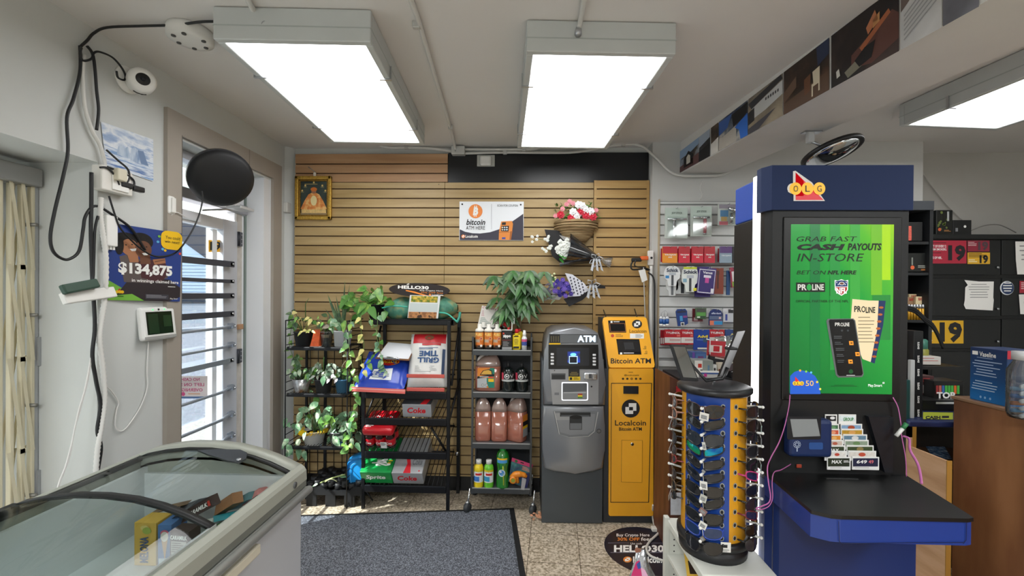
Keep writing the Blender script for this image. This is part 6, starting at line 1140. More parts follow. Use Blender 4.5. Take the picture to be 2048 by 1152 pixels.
for x, lab in ((1016, 'black propane cylinder beside the large orange jug'), (1043.5, 'black propane cylinder at the right end of the second shelf')):
    Y = 3.12; s = Y / F; p = aY(x, 786, Y); p.z = CZ[1] - .003; r = 12.8 * s
    t = T('propane_cylinder', lab, 'gas cylinder', p, 0, 'propane cylinders on the cart'); mb = MB(t); mb.lathe([(0, 0), (r * .8, 0), (r, .012), (r, .12), (r * .96, .14), (r * .75, .16), (r * .4, .172), (.012, .175)], M('#131a18', .22, coat=.4), p, 24); mb.build('body', t)
    mb = MB(t); mb.lathe([(.012, .172), (.013, .2), (.006, .205), (.006, .215), (0, .215)], SOFTBLACK, p, 12); mb.build('valve', t)
    mb = MB(t, wrapf(p, r + .0006)); w = r * 1.35; mb.rect(-w, .085, w, .14, M('#1b1d1e', .4), 0, 8, 1); mb.rect(-w, .078, w, .092, M('#b9bcba', .5), .0003, 8, 1); mb.rect(-w, .09, -w * .55, .14, M('#d0405a', .5), .0004, 3, 1); mb.disc(-w * .12, .115, .018, WHITE, .0005); mb.disc(-w * .12, .115, .012, INK, .0008); mb.disc(-w * .12, .115, .006, WHITE, .001); mb.poly([(w * .25, .128), (w * .7, .128), (w * .48, .104)], WHITE, .0005); mb.poly([(w * .36, .124), (w * .6, .124), (w * .48, .110)], INK, .0008); mb.lines(-w * .5, .096, w * .8, .103, 1, WHITE, .0006); mb.build('label', t)
# bottom shelf toys
def roundbottle(label, x, y0, y1, hw, Y, m, capm, prof, name='bubble_bottle', cat='bottle'):
    s = Y / F; p = aY(x, y1, Y); p.z = CZ[3] - .003; h = (y1 - y0) * s; r = hw * s; t = T(name, label, cat, p); mb = MB(t); mb.lathe([(r * a, h * b) for a, b in prof], m, p, 24); mb.build('body', t); return t, p, r, h
for x, col, c2, lab in ((957, '#f0d21e', '#3a7ac8', 'yellow bubble bottle with white cap on the cart\'s bottom shelf'), (977.5, '#6cc832', '#3a9ac8', 'lime green bubble bottle with white cap on the cart\'s bottom shelf')):
    t, p, r, h = roundbottle(lab, x, 922, 976, 9.7, 3.1, M(col, .3, coat=.3), WHITE, [(0, 0), (.95, .0), (1, .03), (1, .7), (.9, .78), (.55, .84), (.5, .86)]); mb = MB(t); mb.lathe([(r * .58, h * .84), (r * .6, h * .98), (r * .5, h), (0, h)], M('#ececea', .4), p, 18); mb.build('cap', t)
    mb = MB(t, wrapf(p, r + .0006)); w = r * 1.2; mb.rect(-w, h * .2, w, h * .6, M('#e6eaee', .5), 0, 8, 1); mb.rect(-w, h * .24, w * .2, h * .42, M(c2, .5), .0003, 5, 1); mb.rect(-w * .5, h * .46, w * .7, h * .54, M('#c8302a', .5), .0003, 5, 1); mb.lines(w * .3, h * .24, w * .9, h * .42, 4, M('#8a9ab0', .6), .0003); mb.rect(-w, h * .58, w, h * .66, M('#d6c428', .5), .0004, 6, 1); mb.build('label', t)
GP = glass('#2fae3a', .3, .05, .45, 'green_plastic')
t, p, r, h = roundbottle('tall translucent green bubble bottle on the cart\'s bottom shelf', 1005, 897, 977, 12.8, 3.1, GP, None, [(0, 0), (.95, 0), (1, .04), (.96, .3), (.82, .42), (.9, .52), (1, .62), (1, .78), (.8, .88), (.4, .93), (.4, .94)])
mb = MB(t); mb.lathe([(r * .46, h * .92), (r * .48, h * .99), (0, h)], M('#27b04a', .4), p, 16); mb.build('cap', t)
mb = MB(t, wrapf(p, r + .001)); w = r; mb.rect(-w * .9, h * .64, w * .8, h * .75, M('#4a9ad6', .5), 0, 6, 1); mb.rect(-w * .9, h * .72, w * .8, h * .76, YEL, .0004, 6, 1); mb.disc(-w * .1, h * .4, w * .55, M('#dbe8f2', .5), 0); mb.disc(-w * .1, h * .4, w * .42, M('#4a8ac8', .5), .0004); mb.disc(-w * .25, h * .43, w * .15, WHITE, .0008); mb.build('label', t)
mb = MB(t); mb.tube([p + Vector((.01, -.01 - r * .8, .03)), p + Vector((.006, -r * .9, .12)), p + Vector((.002, -r * .85, .2))], .004, M('#c8d43a', .4), 6); mb.build('wand', t)
t = T('bubble_blaster', 'orange toy bubble blaster in a tilted navy card pack on the cart\'s bottom shelf', 'toy pack', aY(1042, 977, 3.1)); Y = 3.09; q4 = [aY(x, y, Y) for x, y in ((1024, 915), (1066, 929), (1054, 977), (1017, 963))]
mb = MB(t, quadf(q4[0], q4[1], q4[2], q4[3], 100, 120)); mb.rect(0, 0, 100, 120, tinted([(.35, '#24345e'), (.5, '#2f5a66'), (.65, '#4a8a86')], ms=18, name='toy_card'), 0); mb.rect(0, 0, 100, 18, M('#c43a6a', .5), .001); mb.rect(42, 6, 58, 11, INK, .002); mb.disc(22, 10, 7, M('#2f6a3a', .5), .002); mb.lines(55, 24, 95, 44, 3, M('#d98a7a', .5), .001); mb.poly([(60, 60), (100, 40), (100, 120), (70, 120)], M('#23265c', .5), .001); mb.build('card', t)
mb = MB(t); TO = M('#e88a1e', .3, coat=.3); c = (q4[0] + q4[2]) / 2 + Vector((0, -.012, -.015)); mb.tube(smoothpath([c + Vector((-.055, 0, -.015)), c + Vector((-.03, -.008, .012)), c + Vector((.02, -.005, .012)), c + Vector((.05, 0, -.005))]), [.02] * 5 + [.022] * 6 + [.018] * 5 + [.012] * 3, TO, 10); mb.tube([c + Vector((-.02, 0, 0)), c + Vector((-.012, 0, -.05))], .013, TO, 8); mb.lathe([(.024, 0), (.026, .012), (.016, .014)], TO, fr=frame(c + Vector((-.045, -.02, -.02)), (1, 0, 0), (0, 0, 1)), n=16); mb.disc(0, 0, .014, M('#8a9a3a', .4), .015, fr=frame(c + Vector((-.045, -.02, -.02)), (1, 0, 0), (0, 0, 1))); mb.build('toy', t)
mb = MB(t); mb.add([c + Vector((.02, -.03, 0)), c + Vector((.05, -.028, -.01)), c + Vector((.035, -.028, -.09)), c + Vector((.01, -.03, -.085))], [(0, 1, 2, 3)], glass('#e6e8f2', .5, .08, .35, 'clear_blister')); mb.build('blister', t)
mb = MB(); q = random.Random(2); a = aZ(1079, 1034, .01)
for k in range(26): p = a + Vector((q.gauss(0, .03), q.gauss(0, .02), q.uniform(0, .02))); leaf(mb, p, (q.uniform(-1, 1), q.uniform(-1, 1), .2), .03, .016, M('#d69a78', .8), shape=0, rows=3)
mb.thing('paper_scraps', 'crumpled salmon coloured scrap on the floor by the silver machine', 'scrap')
# ================================================================ ICE CREAM CHEST FREEZER
FG = M('#a3a69c', .45, n=.02); FW = M('#c3c6cc', .35, coat=.3)
t = T('chest_freezer', 'grey and white ice cream chest freezer with curved glass lids at the lower left', 'freezer', (-1.23, 1.0, 0))
FY0, FY1 = .15, 1.72; FX0, FX1 = -1.56, -.885
PROF = [(-1.56, .885), (-1.545, .905), (-1.50, .925), (-1.42, .942), (-1.33, .952), (-1.24, .952), (-1.15, .943), (-1.07, .925), (-1.0, .902), (-.95, .88), (-.91, .862)]
def strip_y(mb, prof, y0, y1, th, m):
    n = len(prof); vs = [(x, y, z - d) for y in (y0, y1) for d in (0, th) for x, z in prof]
    fs = []
    for i in range(n - 1): fs += [(i, i + 1, 2 * n + i + 1, 2 * n + i), (n + i, 3 * n + i, 3 * n + i + 1, n + i + 1), (i, n + i, n + i + 1, i + 1), (2 * n + i, 2 * n + i + 1, 3 * n + i + 1, 3 * n + i)]
    fs += [(0, 2 * n, 3 * n, n), (n - 1, 2 * n - 1, 4 * n - 1, 3 * n - 1)]
    mb.add(vs, fs, m, True)
def sub(x0, x1): return [(x, z) for x, z in PROF if x0 <= x <= x1]
mb = MB(t); mb.box((FX0 + .02, FY0, .06), (FX0 + .05, FY1 - .02, .80), FW); mb.box((FX1 - .05, FY0, .06), (FX1 - .012, FY1 - .012, .765), FW, .01); mb.box((FX0 + .02, FY1 - .05, .06), (FX1 - .014, FY1 - .014, .80), FW, .008); mb.box((FX0 + .02, FY0, .06), (FX1 - .014, FY0 + .04, .8), FW); mb.build('cabinet', t)
mb = MB(t); mb.box((FX0 + .04, FY0 + .02, 0), (FX1 - .04, FY1 - .04, .07), SOFTBLACK); mb.build('plinth', t)
mb = MB(t); IW = M('#dfe2e4', .4); mb.box((FX0 + .05, FY0 + .04, .58), (FX1 - .05, FY1 - .05, .62), IW); mb.box((FX0 + .045, FY0 + .04, .62), (FX0 + .06, FY1 - .05, .86), IW); mb.box((FX1 - .065, FY0 + .04, .62), (FX1 - .05, FY1 - .05, .79), IW); mb.box((FX0 + .05, FY1 - .07, .62), (FX1 - .05, FY1 - .05, .84), IW); mb.build('liner', t)
# rim: left rail, curved ends, right sloped rail
mb = MB(t); strip_y(mb, PROF, FY1 - .055, FY1, .06, FG); strip_y(mb, PROF, FY0, FY0 + .06, .06, FG)
mb.prism([(-1.575, .80), (-1.575, .885), (-1.55, .905), (-1.53, .905), (-1.53, .80)], -FY1, -FY0, FG, fr=RX90)
mb.prism([(-.918, .80), (-.918, .858), (-.908, .862), (-.893, .850), (-.886, .838), (-.884, .80)], -FY1, -FY0, FG, fr=RX90)
for k in range(len(PROF) - 1):
    (xa, za), (xb, zb_) = PROF[k], PROF[k + 1]; mb.add([(xa, FY1, za), (xb, FY1, zb_), (xb, FY1, .80), (xa, FY1, .80), (xa, FY1 - .055, za - .05), (xb, FY1 - .055, zb_ - .05), (xb, FY1 - .055, .80), (xa, FY1 - .055, .80)], [(0, 1, 2, 3), (4, 7, 6, 5)], FG)
mb.build('rim', t)
mb = MB(t); mb.box((-.898, FY0, .777), (-.8835, FY1 - .004, .80), M('#6f726c', .6)); mb.tube([(-.876, FY0, .757), (-.876, FY1 + .006, .757)], .015, M('#a9aca8', .35, .4), 12); mb.box((-.90, FY0, .742), (-.88, FY1 - .002, .772), M('#9a9d98', .4, .3)); mb.build('bumper_rail', t)
mb = MB(t); mb.box((-.897, 1.10, .69), (-.872, 1.40, .725), M('#d9d4c2', .5), .006); mb.box((-.8975, 1.095, .685), (-.88, 1.10, .73), SOFTBLACK); mb.box((-.897, FY0, .69), (-.872, 1.05, .725), M('#d9d4c2', .5), .006); mb.build('price_rail', t, 'cream price rail')
mb = MB(t); mb.cyl((-.888, 1.63, .815), (-.8815, 1.63, .815), .012, M('#55585a', .4), 16); mb.build('emblem', t)
GK = M('#0e1012', .55); LG_ = glass('#e9efed', .07, .01, .0, 'lid_glass')
ins = [(-1.535, .91)] + sub(-1.53, -.93) + [(-.917, .864)]
def lid(name, y0, y1, dz):
    mb = MB(t); gz = [(x, z + dz) for x, z in ins]; n_ = len(gz); mb.add([(x, y, z) for y in (y0 + .02, y1 - .02) for x, z in gz], [(i, i + 1, n_ + i + 1, n_ + i) for i in range(n_ - 1)], LG_, True); o = mb.build(name, t)
    mb = MB(o); pr = [(x, z + dz + .002) for x, z in ins]; strip_y(mb, pr, y0, y0 + .024, .010, GK); strip_y(mb, pr, y1 - .024, y1, .010, GK); mb.box((-1.545, y0, .895 + dz), (-1.522, y1, .915 + dz), GK, .003); mb.box((-.924, y0, .855 + dz), (-.915, y1, .866 + dz), M('#b9beba', .3, .5)); mb.build('gasket', o)
    return o
lid('lid', .85, FY1 - .05, -.012); lid('lid', FY0 + .06, 1.25, .002)
hx = aY(455, 905, FY1 - .07)
mb = MB(t); P = [(395, 900), (415, 908), (455, 921), (478, 925), (492, 917), (494, 905), (480, 899), (440, 898)]
top = [aY(x, y, FY1 - .075) for x, y in P]; mb.add([aZ(x, y, .958 - .0 * i) for i, (x, y) in enumerate(P)] + [aZ(x, y + 3, .935) for x, y in P], [tuple(range(8))] + [(i, (i + 1) % 8, 8 + (i + 1) % 8, 8 + i) for i in range(8)], M('#23272d', .5, b=.2)); mb.build('lid_handle', t)
mb = MB(t); p = aZ(478, 919, .961); mb.cyl(p - Vector((0, 0, .004)), p + Vector((0, 0, .003)), .008, METAL, 12); mb.build('lock', t)
# contents
def carton(label, px0, px1, py0, py1, Y, dep, m, rz=0, draw=None, tilt=0, cat='ice cream box', group='ice cream boxes in the freezer'):
    a = aY(px0, py1, Y); b = aY(px1, py0, Y); w = b.x - a.x; h = b.z - a.z; z0 = max(.622, a.z); h = b.z - z0
    t = T('ice_cream_box', label, cat, (a.x + w / 2, Y, z0), rz, group); mb = MB(); fr = Matrix.Rotation(tilt, 4, 'X'); mb.box((-w / 2, 0, 0), (w / 2, dep, h), m, .002, fr=fr); mb.build('carton', t)
    if draw: mb = MB(fn=lambda v: fr @ Vector(((v.x - .5) * w, -.001 - v.z, (1 - v.y) * h))); draw(mb); mb.build('print', t)
    return t
MY = M('#e3b54a', .5)
def dm(mb):
    vs, fs, asp = glyphs('MELONA', .03, 0); mb.add([(.62 - .34 * (1 - v) + .0, .95 - u * .62, .001) for u, v in vs][:0] or [(.28 + .4 * (1 - v), .92 - u * .6, .001) for u, v in vs], fs, M('#274a7a', .5)); mb.disc(.6, .18, .2, M('#a8b84a', .5), .001, .08); mb.disc(.5, .12, .2, M('#e8cf7a', .5), .0005, .06)
carton('yellow frozen bar box standing at the left of the freezer contents', 268, 312, 1046, 1131, 1.42, .07, MY, .0, dm)
def dc(mb): mb.poly([(.3, .35), (.75, .35), (.55, .85)], M('#c9975a', .5), .001); mb.disc(.52, .28, .28, M('#f0e6da', .5), .0012, .12); mb.disc(.52, .2, .3, M('#d8607a', .5), .0008, .08); mb.rect(.1, .8, .9, .95, M('#cfdbe8', .5), .001)
carton('blue cone box with a waffle cone picture, behind the dark brown box', 316, 342, 1050, 1132, 1.42, .08, M('#4a78b4', .5), .1, dc)
DBR = M('#3a2622', .45)
def dk_(mb): mb.txt('CARAMILK', .06, .1, .94, .2, WHITE, .001, .03); mb.rect(.1, .24, .9, .55, M('#b9b4b0', .6), .001); mb.lines(.15, .27, .85, .52, 5, M('#6a625e', .6), .0015); mb.rect(.05, .60, .95, .88, M('#e0dcd6', .6), .001)
carton('dark brown box with white lettering standing nearest the camera in the freezer', 338, 378, 1063, 1146, 1.37, .05, DBR, -.06, dk_)
mb = MB(); q = [aY(x, y, Y) for x, y, Y in ((362, 1047, 1.44), (425, 1013, 1.52), (418, 993, 1.54), (372, 1020, 1.46))]; mb.add(q + [p + Vector((.01, .03, 0)) for p in q], [(0, 1, 2, 3), (7, 6, 5, 4), (3, 2, 6, 7), (0, 3, 7, 4), (1, 0, 4, 5), (2, 1, 5, 6)], DBR); mb.fn = quadf(q[3], q[2], q[1], q[0]); mb.txt('CARAMILK', .1, .35, .85, .75, WHITE, .002, .03); mb.poly([(.86, .3), (.95, .3), (.95, .8), (.86, .8)], M('#c03a2a', .5), .002); mb.thing('open_carton', 'tall dark brown open carton flap with white lettering, middle of the freezer', 'ice cream box', 'ice cream boxes in the freezer')
def slab(label, pts, Y0, Y1, m, name='open_carton'):
    mb = MB(); q = [aY(x, y, Y0 if i < 2 else Y1) for i, (x, y) in enumerate(pts)]; mb.add(q + [p + Vector((.012, .04, -.01)) for p in q], [(0, 1, 2, 3), (7, 6, 5, 4), (3, 2, 6, 7), (0, 3, 7, 4), (1, 0, 4, 5), (2, 1, 5, 6)], m); mb.thing(name, label, 'ice cream box', 'ice cream boxes in the freezer')
slab('caramel brown carton flap right of the lettered brown flap', [(428, 1032), (466, 1008), (464, 986), (432, 1008)], 1.5, 1.56, M('#9a6a42', .5, n=.1, sc=30)); slab('teal carton flap behind the brown flap in the freezer', [(456, 1022), (494, 1000), (498, 984), (462, 1004)], 1.54, 1.6, M('#3d6f76', .5)); slab('pink and red carton flap nearest the right rim in the freezer', [(484, 1012), (514, 990), (518, 976), (490, 996)], 1.56, 1.62, M('#c87a78', .5, n=.2, sc=40))
slab('dark tan carton lying at the back left of the freezer contents', [(296, 1030), (350, 1014), (362, 1004), (320, 1014)], 1.5, 1.58, M('#8a6a48', .6, n=.15, sc=30))
slab('dark wrapped box lying left of the lettered brown flap', [(338, 1040), (368, 1024), (398, 998), (362, 1012)], 1.46, 1.56, M('#4a4d55', .5))
slab('bright turquoise packet lying in the freezer', [(428, 1044), (458, 1038), (456, 1026), (426, 1032)], 1.44, 1.50, M('#35a6b4', .4)); slab('green packet lying below the turquoise one in the freezer', [(408, 1062), (440, 1052), (446, 1044), (420, 1048)], 1.42, 1.48, M('#6aa63a', .4)); slab('white packet lying beside the turquoise one in the freezer', [(402, 1048), (424, 1056), (428, 1036), (408, 1040)], 1.44, 1.48, M('#d9dcd6', .5))
# ================================================================ LOTTERY KIOSK
KB = M('#152a55', .75, n=.02); KB2 = M('#19398a', .35, coat=.2); KK = M('#0d0f11', .5); KY = 1.72
ax = lambda px, py=700, Y=KY: aY(px, py, Y).x
az = lambda py, px=1680, Y=KY: aY(px, py, Y).z
t = T('lottery_kiosk', 'tall blue and black lottery play stand with green lit screen and counter', 'kiosk', (1.25, 1.75, 0))
kx0, kx1 = ax(1541), ax(1817); kyb = 2.02; zT = az(332); zC = az(421)
def chamf(mb, x0, x1, y0, y1, z0, z1, m, c=.03): mb.prism([(x0, y1), (x0, y0 + c), (x0 + c * .5, y0), (x1 - .006, y0), (x1, y0 + .006), (x1, y1)], z0, z1, m)
mb = MB(t); chamf(mb, kx0 - .028, kx1 + .006, KY - .012, KY + .06, zC, zT, KB, .04); mb.build('crown', t)
mb = MB(t); mb.box((kx0 - .0, KY + .125, zC - .01), (kx1 + .002, kyb, zT - .02), M('#2a50ae', .4), .006); mb.build('rear_crown', t, 'lighter blue rear cap')
mb = MB(t); chamf(mb, kx0 - .012, kx1, KY, KY + .06, .86, zC, KK, .03); mb.box((kx0 + .01, KY + .06, 0), (kx1 - .01, KY + .13, zT - .03), KK); mb.build('tower', t)
mb = MB(t); mb.box((kx0 - .004, KY + .125, .3), (kx1, kyb, zC - .012), KK, .004); mb.build('rear_case', t)
mb = MB(t); mb.box((kx0 - .012, KY + .062, .12), (kx0 + .012, KY + .123, zT - .012), M('#ffffff', .5, e=2.2), .004); mb.build('light_strip', t, 'glowing white edge strip')
# screen
fr = pxY(KY - .002)
mb = MB(t); a, b = aY(1566, 434, KY), aY(1798, 803, KY); mb.box((a.x, KY - .006, b.z), (b.x, KY + .002, a.z), M('#0a0b0c', .4), .004); a, b = aY(1580, 449, KY), aY(1781, 788, KY); mb.build('screen_frame', t)
def screen_mat():
    mt = bpy.data.materials.new('green_screen'); mt.use_nodes = True; nt = mt.node_tree; N = nt.nodes; bs = N['Principled BSDF']; tc = N.new('ShaderNodeTexCoord'); sp = N.new('ShaderNodeSeparateXYZ'); nt.links.new(tc.outputs['Object'], sp.inputs[0])
    ad = N.new('ShaderNodeMath'); ad.operation = 'MULTIPLY_ADD'; ad.inputs[1].default_value = 1.0; nt.links.new(sp.outputs['X'], ad.inputs[0])
    m2 = N.new('ShaderNodeMath'); m2.operation = 'MULTIPLY'; m2.inputs[1].default_value = .75; nt.links.new(sp.outputs['Z'], m2.inputs[0]); nt.links.new(m2.outputs[0], ad.inputs[2])
    rp = N.new('ShaderNodeValToRGB'); rp.color_ramp.interpolation = 'LINEAR'; e = rp.color_ramp.elements; mr = N.new('ShaderNodeMapRange'); mr.inputs['From Min'].default_value = .62; mr.inputs['From Max'].default_value = 1.62; nt.links.new(ad.outputs[0], mr.inputs['Value']); nt.links.new(mr.outputs['Result'], rp.inputs['Fac'])
    e[0].position = 0; e[0].color = lin('#0b5a2c'); e[1].position = 1; e[1].color = lin('#a2c81c')
    for p, h in ((.35, '#13752f'), (.6, '#1f8a34'), (.8, '#4fa42a')): q = e.new(p); q.color = lin(h)
    nt.links.new(rp.outputs['Color'], bs.inputs['Base Color']); nt.links.new(rp.outputs['Color'], bs.inputs['Emission Color']); bs.inputs['Emission Strength'].default_value = .5; bs.inputs['Roughness'].default_value = .25; return mt
mb = MB(t); mb.box((a.x, KY - .0065, b.z), (b.x, KY - .004, a.z), screen_mat()); scr_ = mb.build('screen', t)
SP_ = pxY(KY - .0072); mb = MB(t, SP_); SI = M('#0c1a0c', .5)
for x0, y0, x1, y1, c in ((1700, 449, 1720, 640, '#37963a'), (1742, 449, 1764, 590, '#66a828'), (1764, 449, 1781, 560, '#98c41c'), (1660, 449, 1680, 740, '#24843a'), (1620, 449, 1640, 788, '#126c34'), (1745, 590, 1781, 680, '#237a34')): mb.rect(x0, y0, x1, y1, M(c, .3, e=.45), .0002)
for s, x0, y0, x1, y1, bo, sh in (('GRAB FAST', 1593, 473, 1714, 483, 0, .22), ('CASH', 1594, 488, 1690, 500.5, .06, .22), ('PAYOUTS', 1695, 486.5, 1763, 501, .04, .2), ('IN-STORE', 1594, 507, 1728, 523, .0, .22), ('BET ON', 1593, 541, 1652, 549, 0, .22), ('NFL HERE', 1655, 541, 1713, 549, .04, .2), ('OFFICIAL PARTNER OF THE NFL', 1591.5, 600, 1697, 605, .01, 0)): mb.txt(s, x0, y0, x1, y1, SI, .0006, bo, sh)
mb.rect(1592, 565, 1650, 584, SI, .0005); mb.txt('PR', 1595, 568.5, 1613, 580.5, WHITE, .001, .03); mb.disc(1618, 574.5, 5, M('#1d8a3a', .4, e=.6), .001, 6.2); mb.disc(1618, 574.5, 4.6, WHITE, .0008, 6.4, r0=3.4); mb.txt('LINE', 1624, 568.5, 1647.5, 580.5, WHITE, .001, .03); mb.rect(1659.4, 559, 1660.2, 592, SI, .0006)
SW_ = M('#eef0f2', .4, e=.4); mb.poly([(1669, 560), (1675, 561.5), (1682.5, 558.5), (1690, 561.5), (1696, 560), (1695.5, 580), (1690, 587), (1682.5, 591.5), (1675, 587), (1669.5, 580)], SW_, .0008); mb.poly([(1670.5, 562.5), (1682.5, 560.5), (1694.5, 562.5), (1694.3, 573), (1670.7, 573)], M('#173a7a', .4), .0011); mb.poly([(1671, 574), (1694, 574), (1693.5, 580), (1688, 586), (1682.5, 589.5), (1677, 586), (1671.5, 580)], M('#c03a30', .4), .0011)
mb.txt('NFL', 1672, 575.5, 1693, 587, SW_, .0014, .03); mb.disc(1683, 567, 5.6, SW_, .0014, 3.2); mb.disc(1683, 567, 4.4, M('#7a4a34', .5), .0016, 2.4)
for x, y in ((1673, 565), (1676, 569), (1690, 569), (1692, 565)): mb.disc(x, y, 1, SW_, .0014)
mb.poly([(1704.5, 598), (1737, 601), (1771, 601.5), (1766, 650), (1749, 727), (1725, 718), (1700, 660)], M('#e6d4ae', .5, e=.25), .0006); mb.poly([(1757, 601), (1771, 601.5), (1766, 650), (1749, 727), (1741, 724), (1754, 660)], M('#22356a', .4), .0009)
for k in range(8): mb.disc(1762 - k * 2.0, 615 + 14 * k, 4.5, M('#c86a2e', .5), .0012, 2.4)
mb.txt('PR', 1708, 612, 1722, 624, SI, .001, .03); mb.disc(1726.5, 618.5, 4, SI, .001, 6, r0=2.6); mb.txt('LINE', 1731, 614, 1750, 626, SI, .001, .03); mb.lines(1716, 634, 1750, 690, 8, M('#8a7a5a', .6), .001, .2)
PH = M('#111417', .3); mb.poly([(1652, 642), (1655, 637.5), (1706, 637), (1710, 641), (1727, 748), (1724, 754), (1676, 755), (1671, 750)], M('#7f868a', .3, .5), .0014); mb.poly([(1657, 642), (1659, 639), (1705, 638.5), (1708, 642), (1725, 747), (1722, 751), (1678, 752), (1674, 748)], PH, .0018); mb.txt('PR', 1669, 645, 1680, 652, WHITE, .0024, .03); mb.disc(1683, 649, 2.6, WHITE, .0024, 3.6, r0=1.7); mb.txt('LINE', 1686.5, 645, 1698, 652.5, WHITE, .0024, .03)
for k in range(5): mb.lines(1667 + k * 1.8, 672 + k * 12, 1684 + k * 2, 679 + k * 12, 2, M('#6a7076', .6), .0022, .3, seed=k)
for x, y in ((1697, 682), (1709.5, 704), (1695.5, 719)): mb.poly([(x, y), (x + 8.5, y), (x + 9.5, y + 8), (x + 1, y + 8)], M('#e8902a', .4, e=.4), .0022); mb.rect(x + 3, y + 3, x + 7, y + 5, SI, .0026)
mb.disc(1701, 743, 4.4, M('#1c5a30', .4), .0022); mb.rect(1692, 750, 1709, 750.8, SW_, .0024); mb.disc(1683, 661, 2, M('#4a5056', .5), .0022); mb.disc(1695, 661, 2, M('#4a5056', .5), .0022)
BL_ = M('#1f52b4', .4, e=.5); mb.poly([(1580, 788), (1580, 752), (1588, 744), (1600, 740), (1616, 743), (1630, 752), (1638, 766), (1641, 788)], BL_, .0006); RD_ = M('#d8242a', .4, e=.3); YL_ = M('#f4c51e', .4, e=.3)
mb.poly([(1590, 771), (1590, 753), (1606, 771)], RD_, .001)
for k, ch in enumerate('OLG'): mb.disc(1589 + 7 * k, 766.5, 4.2, YL_, .0014 + .0002 * k); mb.txt(ch, 1587 + 7 * k, 764, 1591 + 7 * k, 769, M('#2a2a5a', .5), .002, .02)
mb.txt('50', 1611, 761, 1627, 772, M('#e8b86a', .4, e=.3), .001, .01)
for x, y, c in ((1600, 741, '#e8a02a'), (1622, 745, '#5fb2e8'), (1634, 764, '#f0c42a'), (1612, 743, '#78c043'), (1640, 778, '#f0d25a')): mb.disc(x, y, 2.2, M(c, .4, e=.4), .0008)
mb.txt('Play.Smart', 1736, 768, 1764, 775, SW_, .0008, .01); mb.rect(1765, 764, 1768.5, 767.5, SW_, .0008); mb.rect(1765.8, 764.8, 1767.7, 766.7, M('#1f7a34', .4), .001); mb.lines(1660, 770, 1716, 774, 2, SI, .0006, .3, center=True); mb.build('print', scr_)
# crown logo
mb = MB(t, pxY(KY - .014)); z = 0
mb.poly([(1586, 342.5), (1591, 341.5), (1624, 365), (1650, 402), (1587, 402), (1587, 388), (1576, 384), (1576, 372), (1586, 366)], WHITE, 0); mb.disc(1585, 377, 10.5, WHITE, .0003)
mb.poly([(1591, 345), (1607, 362), (1607, 392), (1591, 392)], M('#d81f2c', .4, e=.2), .001); mb.poly([(1591, 345), (1647, 400), (1591, 400)], M('#d81f2c', .4, e=.2), .001)
for k, ch in enumerate('OLG'): mb.disc(1590.5 + 23.5 * k, 377.5, 12, M('#f2b90f', .4, e=.25), .002 + .0006 * k, 12.5); mb.txt(ch, 1586 + 23.5 * k, 371.5, 1595 + 23.5 * k, 384, M('#2b3346', .5), .0045, .0)
mb.build('emblem', t)
# lower face: ticket terminal, ticket window
zCt = aY(1680, 950, KY - .02).z
mb = MB(t); a, b = aY(1648, 829, KY), aY(1777, 941, KY); mb.box((a.x, KY - .001, b.z), (b.x, KY + .001, a.z), M('#0a0b0c', .6)); mb.rect(1545, 817.5, 1815, 818.5, M('#2d3034', .5), 0); del mb.V[-4:], mb.F[-1:], mb.I[-1:], mb.S[-1:]; mb.build('window_recess', t)
mb = MB(t); W0 = aY(1727, 826, KY - .02); W1 = aY(1775, 941, KY - .02); mb.prism([(a.x + .155, a.z), (b.x, a.z), (b.x, b.z), (b.x - .03, b.z)], -KY, -KY + .02, M('#1b1d23', .3), fr=RX90); mb.build('window_hood', t)
p0, p1 = aY(1565, 832, KY), aY(1648, 907, KY); mb = MB(t); mb.box((p0.x, KY - .05, p1.z), (p1.x, KY, p0.z), M('#152a58', .4), .014, seg=3); o_ = mb.build('ticket_checker', t)
mb = MB(o_, pxY(KY - .051)); mb.poly(rnd4(1574, 833, 1642, 879, 4), M('#1c2026', .3), 0); mb.poly([(1580, 838), (1633, 838), (1640, 872), (1586, 874)], M('#8d9294', .2), .001); mb.build('checker_screen', o_)
mb = MB(o_, pxY(KY - .051)); mb.poly(rnd4(1618, 885, 1646, 899, 3), M('#29508f', .4), 0); WD = M('#b9c6dc', .5)
for k in range(9): a_ = k * .7; mb.disc(1594 + 5 * math.cos(a_), 889 + 5 * math.sin(a_), 2.6, WD, .0005, r0=1.9)
mb.rect(1593, 894, 1595, 903, WD, .0005); mb.build('checker_print', o_)
mb = MB(t); p = aY(1598, 932, KY - .004); mb.cbox(p, (.02, .004, .014), M('#a03a22', .4), .002); mb.build('tag', t, 'small red tag')
# counter and lower body
YF = 1.39; zc = aZ(1800, 1036, aY(1800, 1036, YF).z).z
cz = aY(1800, 1034, YF).z
A = aZ(1546, 957, cz); B = aZ(1650, 1034, cz); Cc = aZ(1953, 1036, cz); D = aZ(1812, 955, cz)
out = [(A.x, KY), (A.x + .0, A.y - .02), (B.x - .015, YF + .03), (B.x + .03, YF + .004), (B.x + .06, YF), (Cc.x - .03, YF), (Cc.x - .008, YF + .006), (Cc.x, YF + .03), (D.x + .02, KY - .0), ]
mb = MB(t); mb.prism(out, cz - .012, cz, M('#0b0c0d', .42)); mb.build('counter_top', t)
def off(pts, d): cx_ = sum(p[0] for p in pts) / len(pts); return [(cx_ + (x - cx_) * (1 - d), y + .006 * (y < KY - .01)) for x, y in pts]
ct = MB(t); zb2 = aY(1800, 1090, YF).z; ct.prism(off(out, .004), zb2, cz - .012, KB2, smooth=False); ct.build('counter_apron', t)
mb = MB(t, pxY(YF + .0045)); LN = M('#0c1c44', .4)
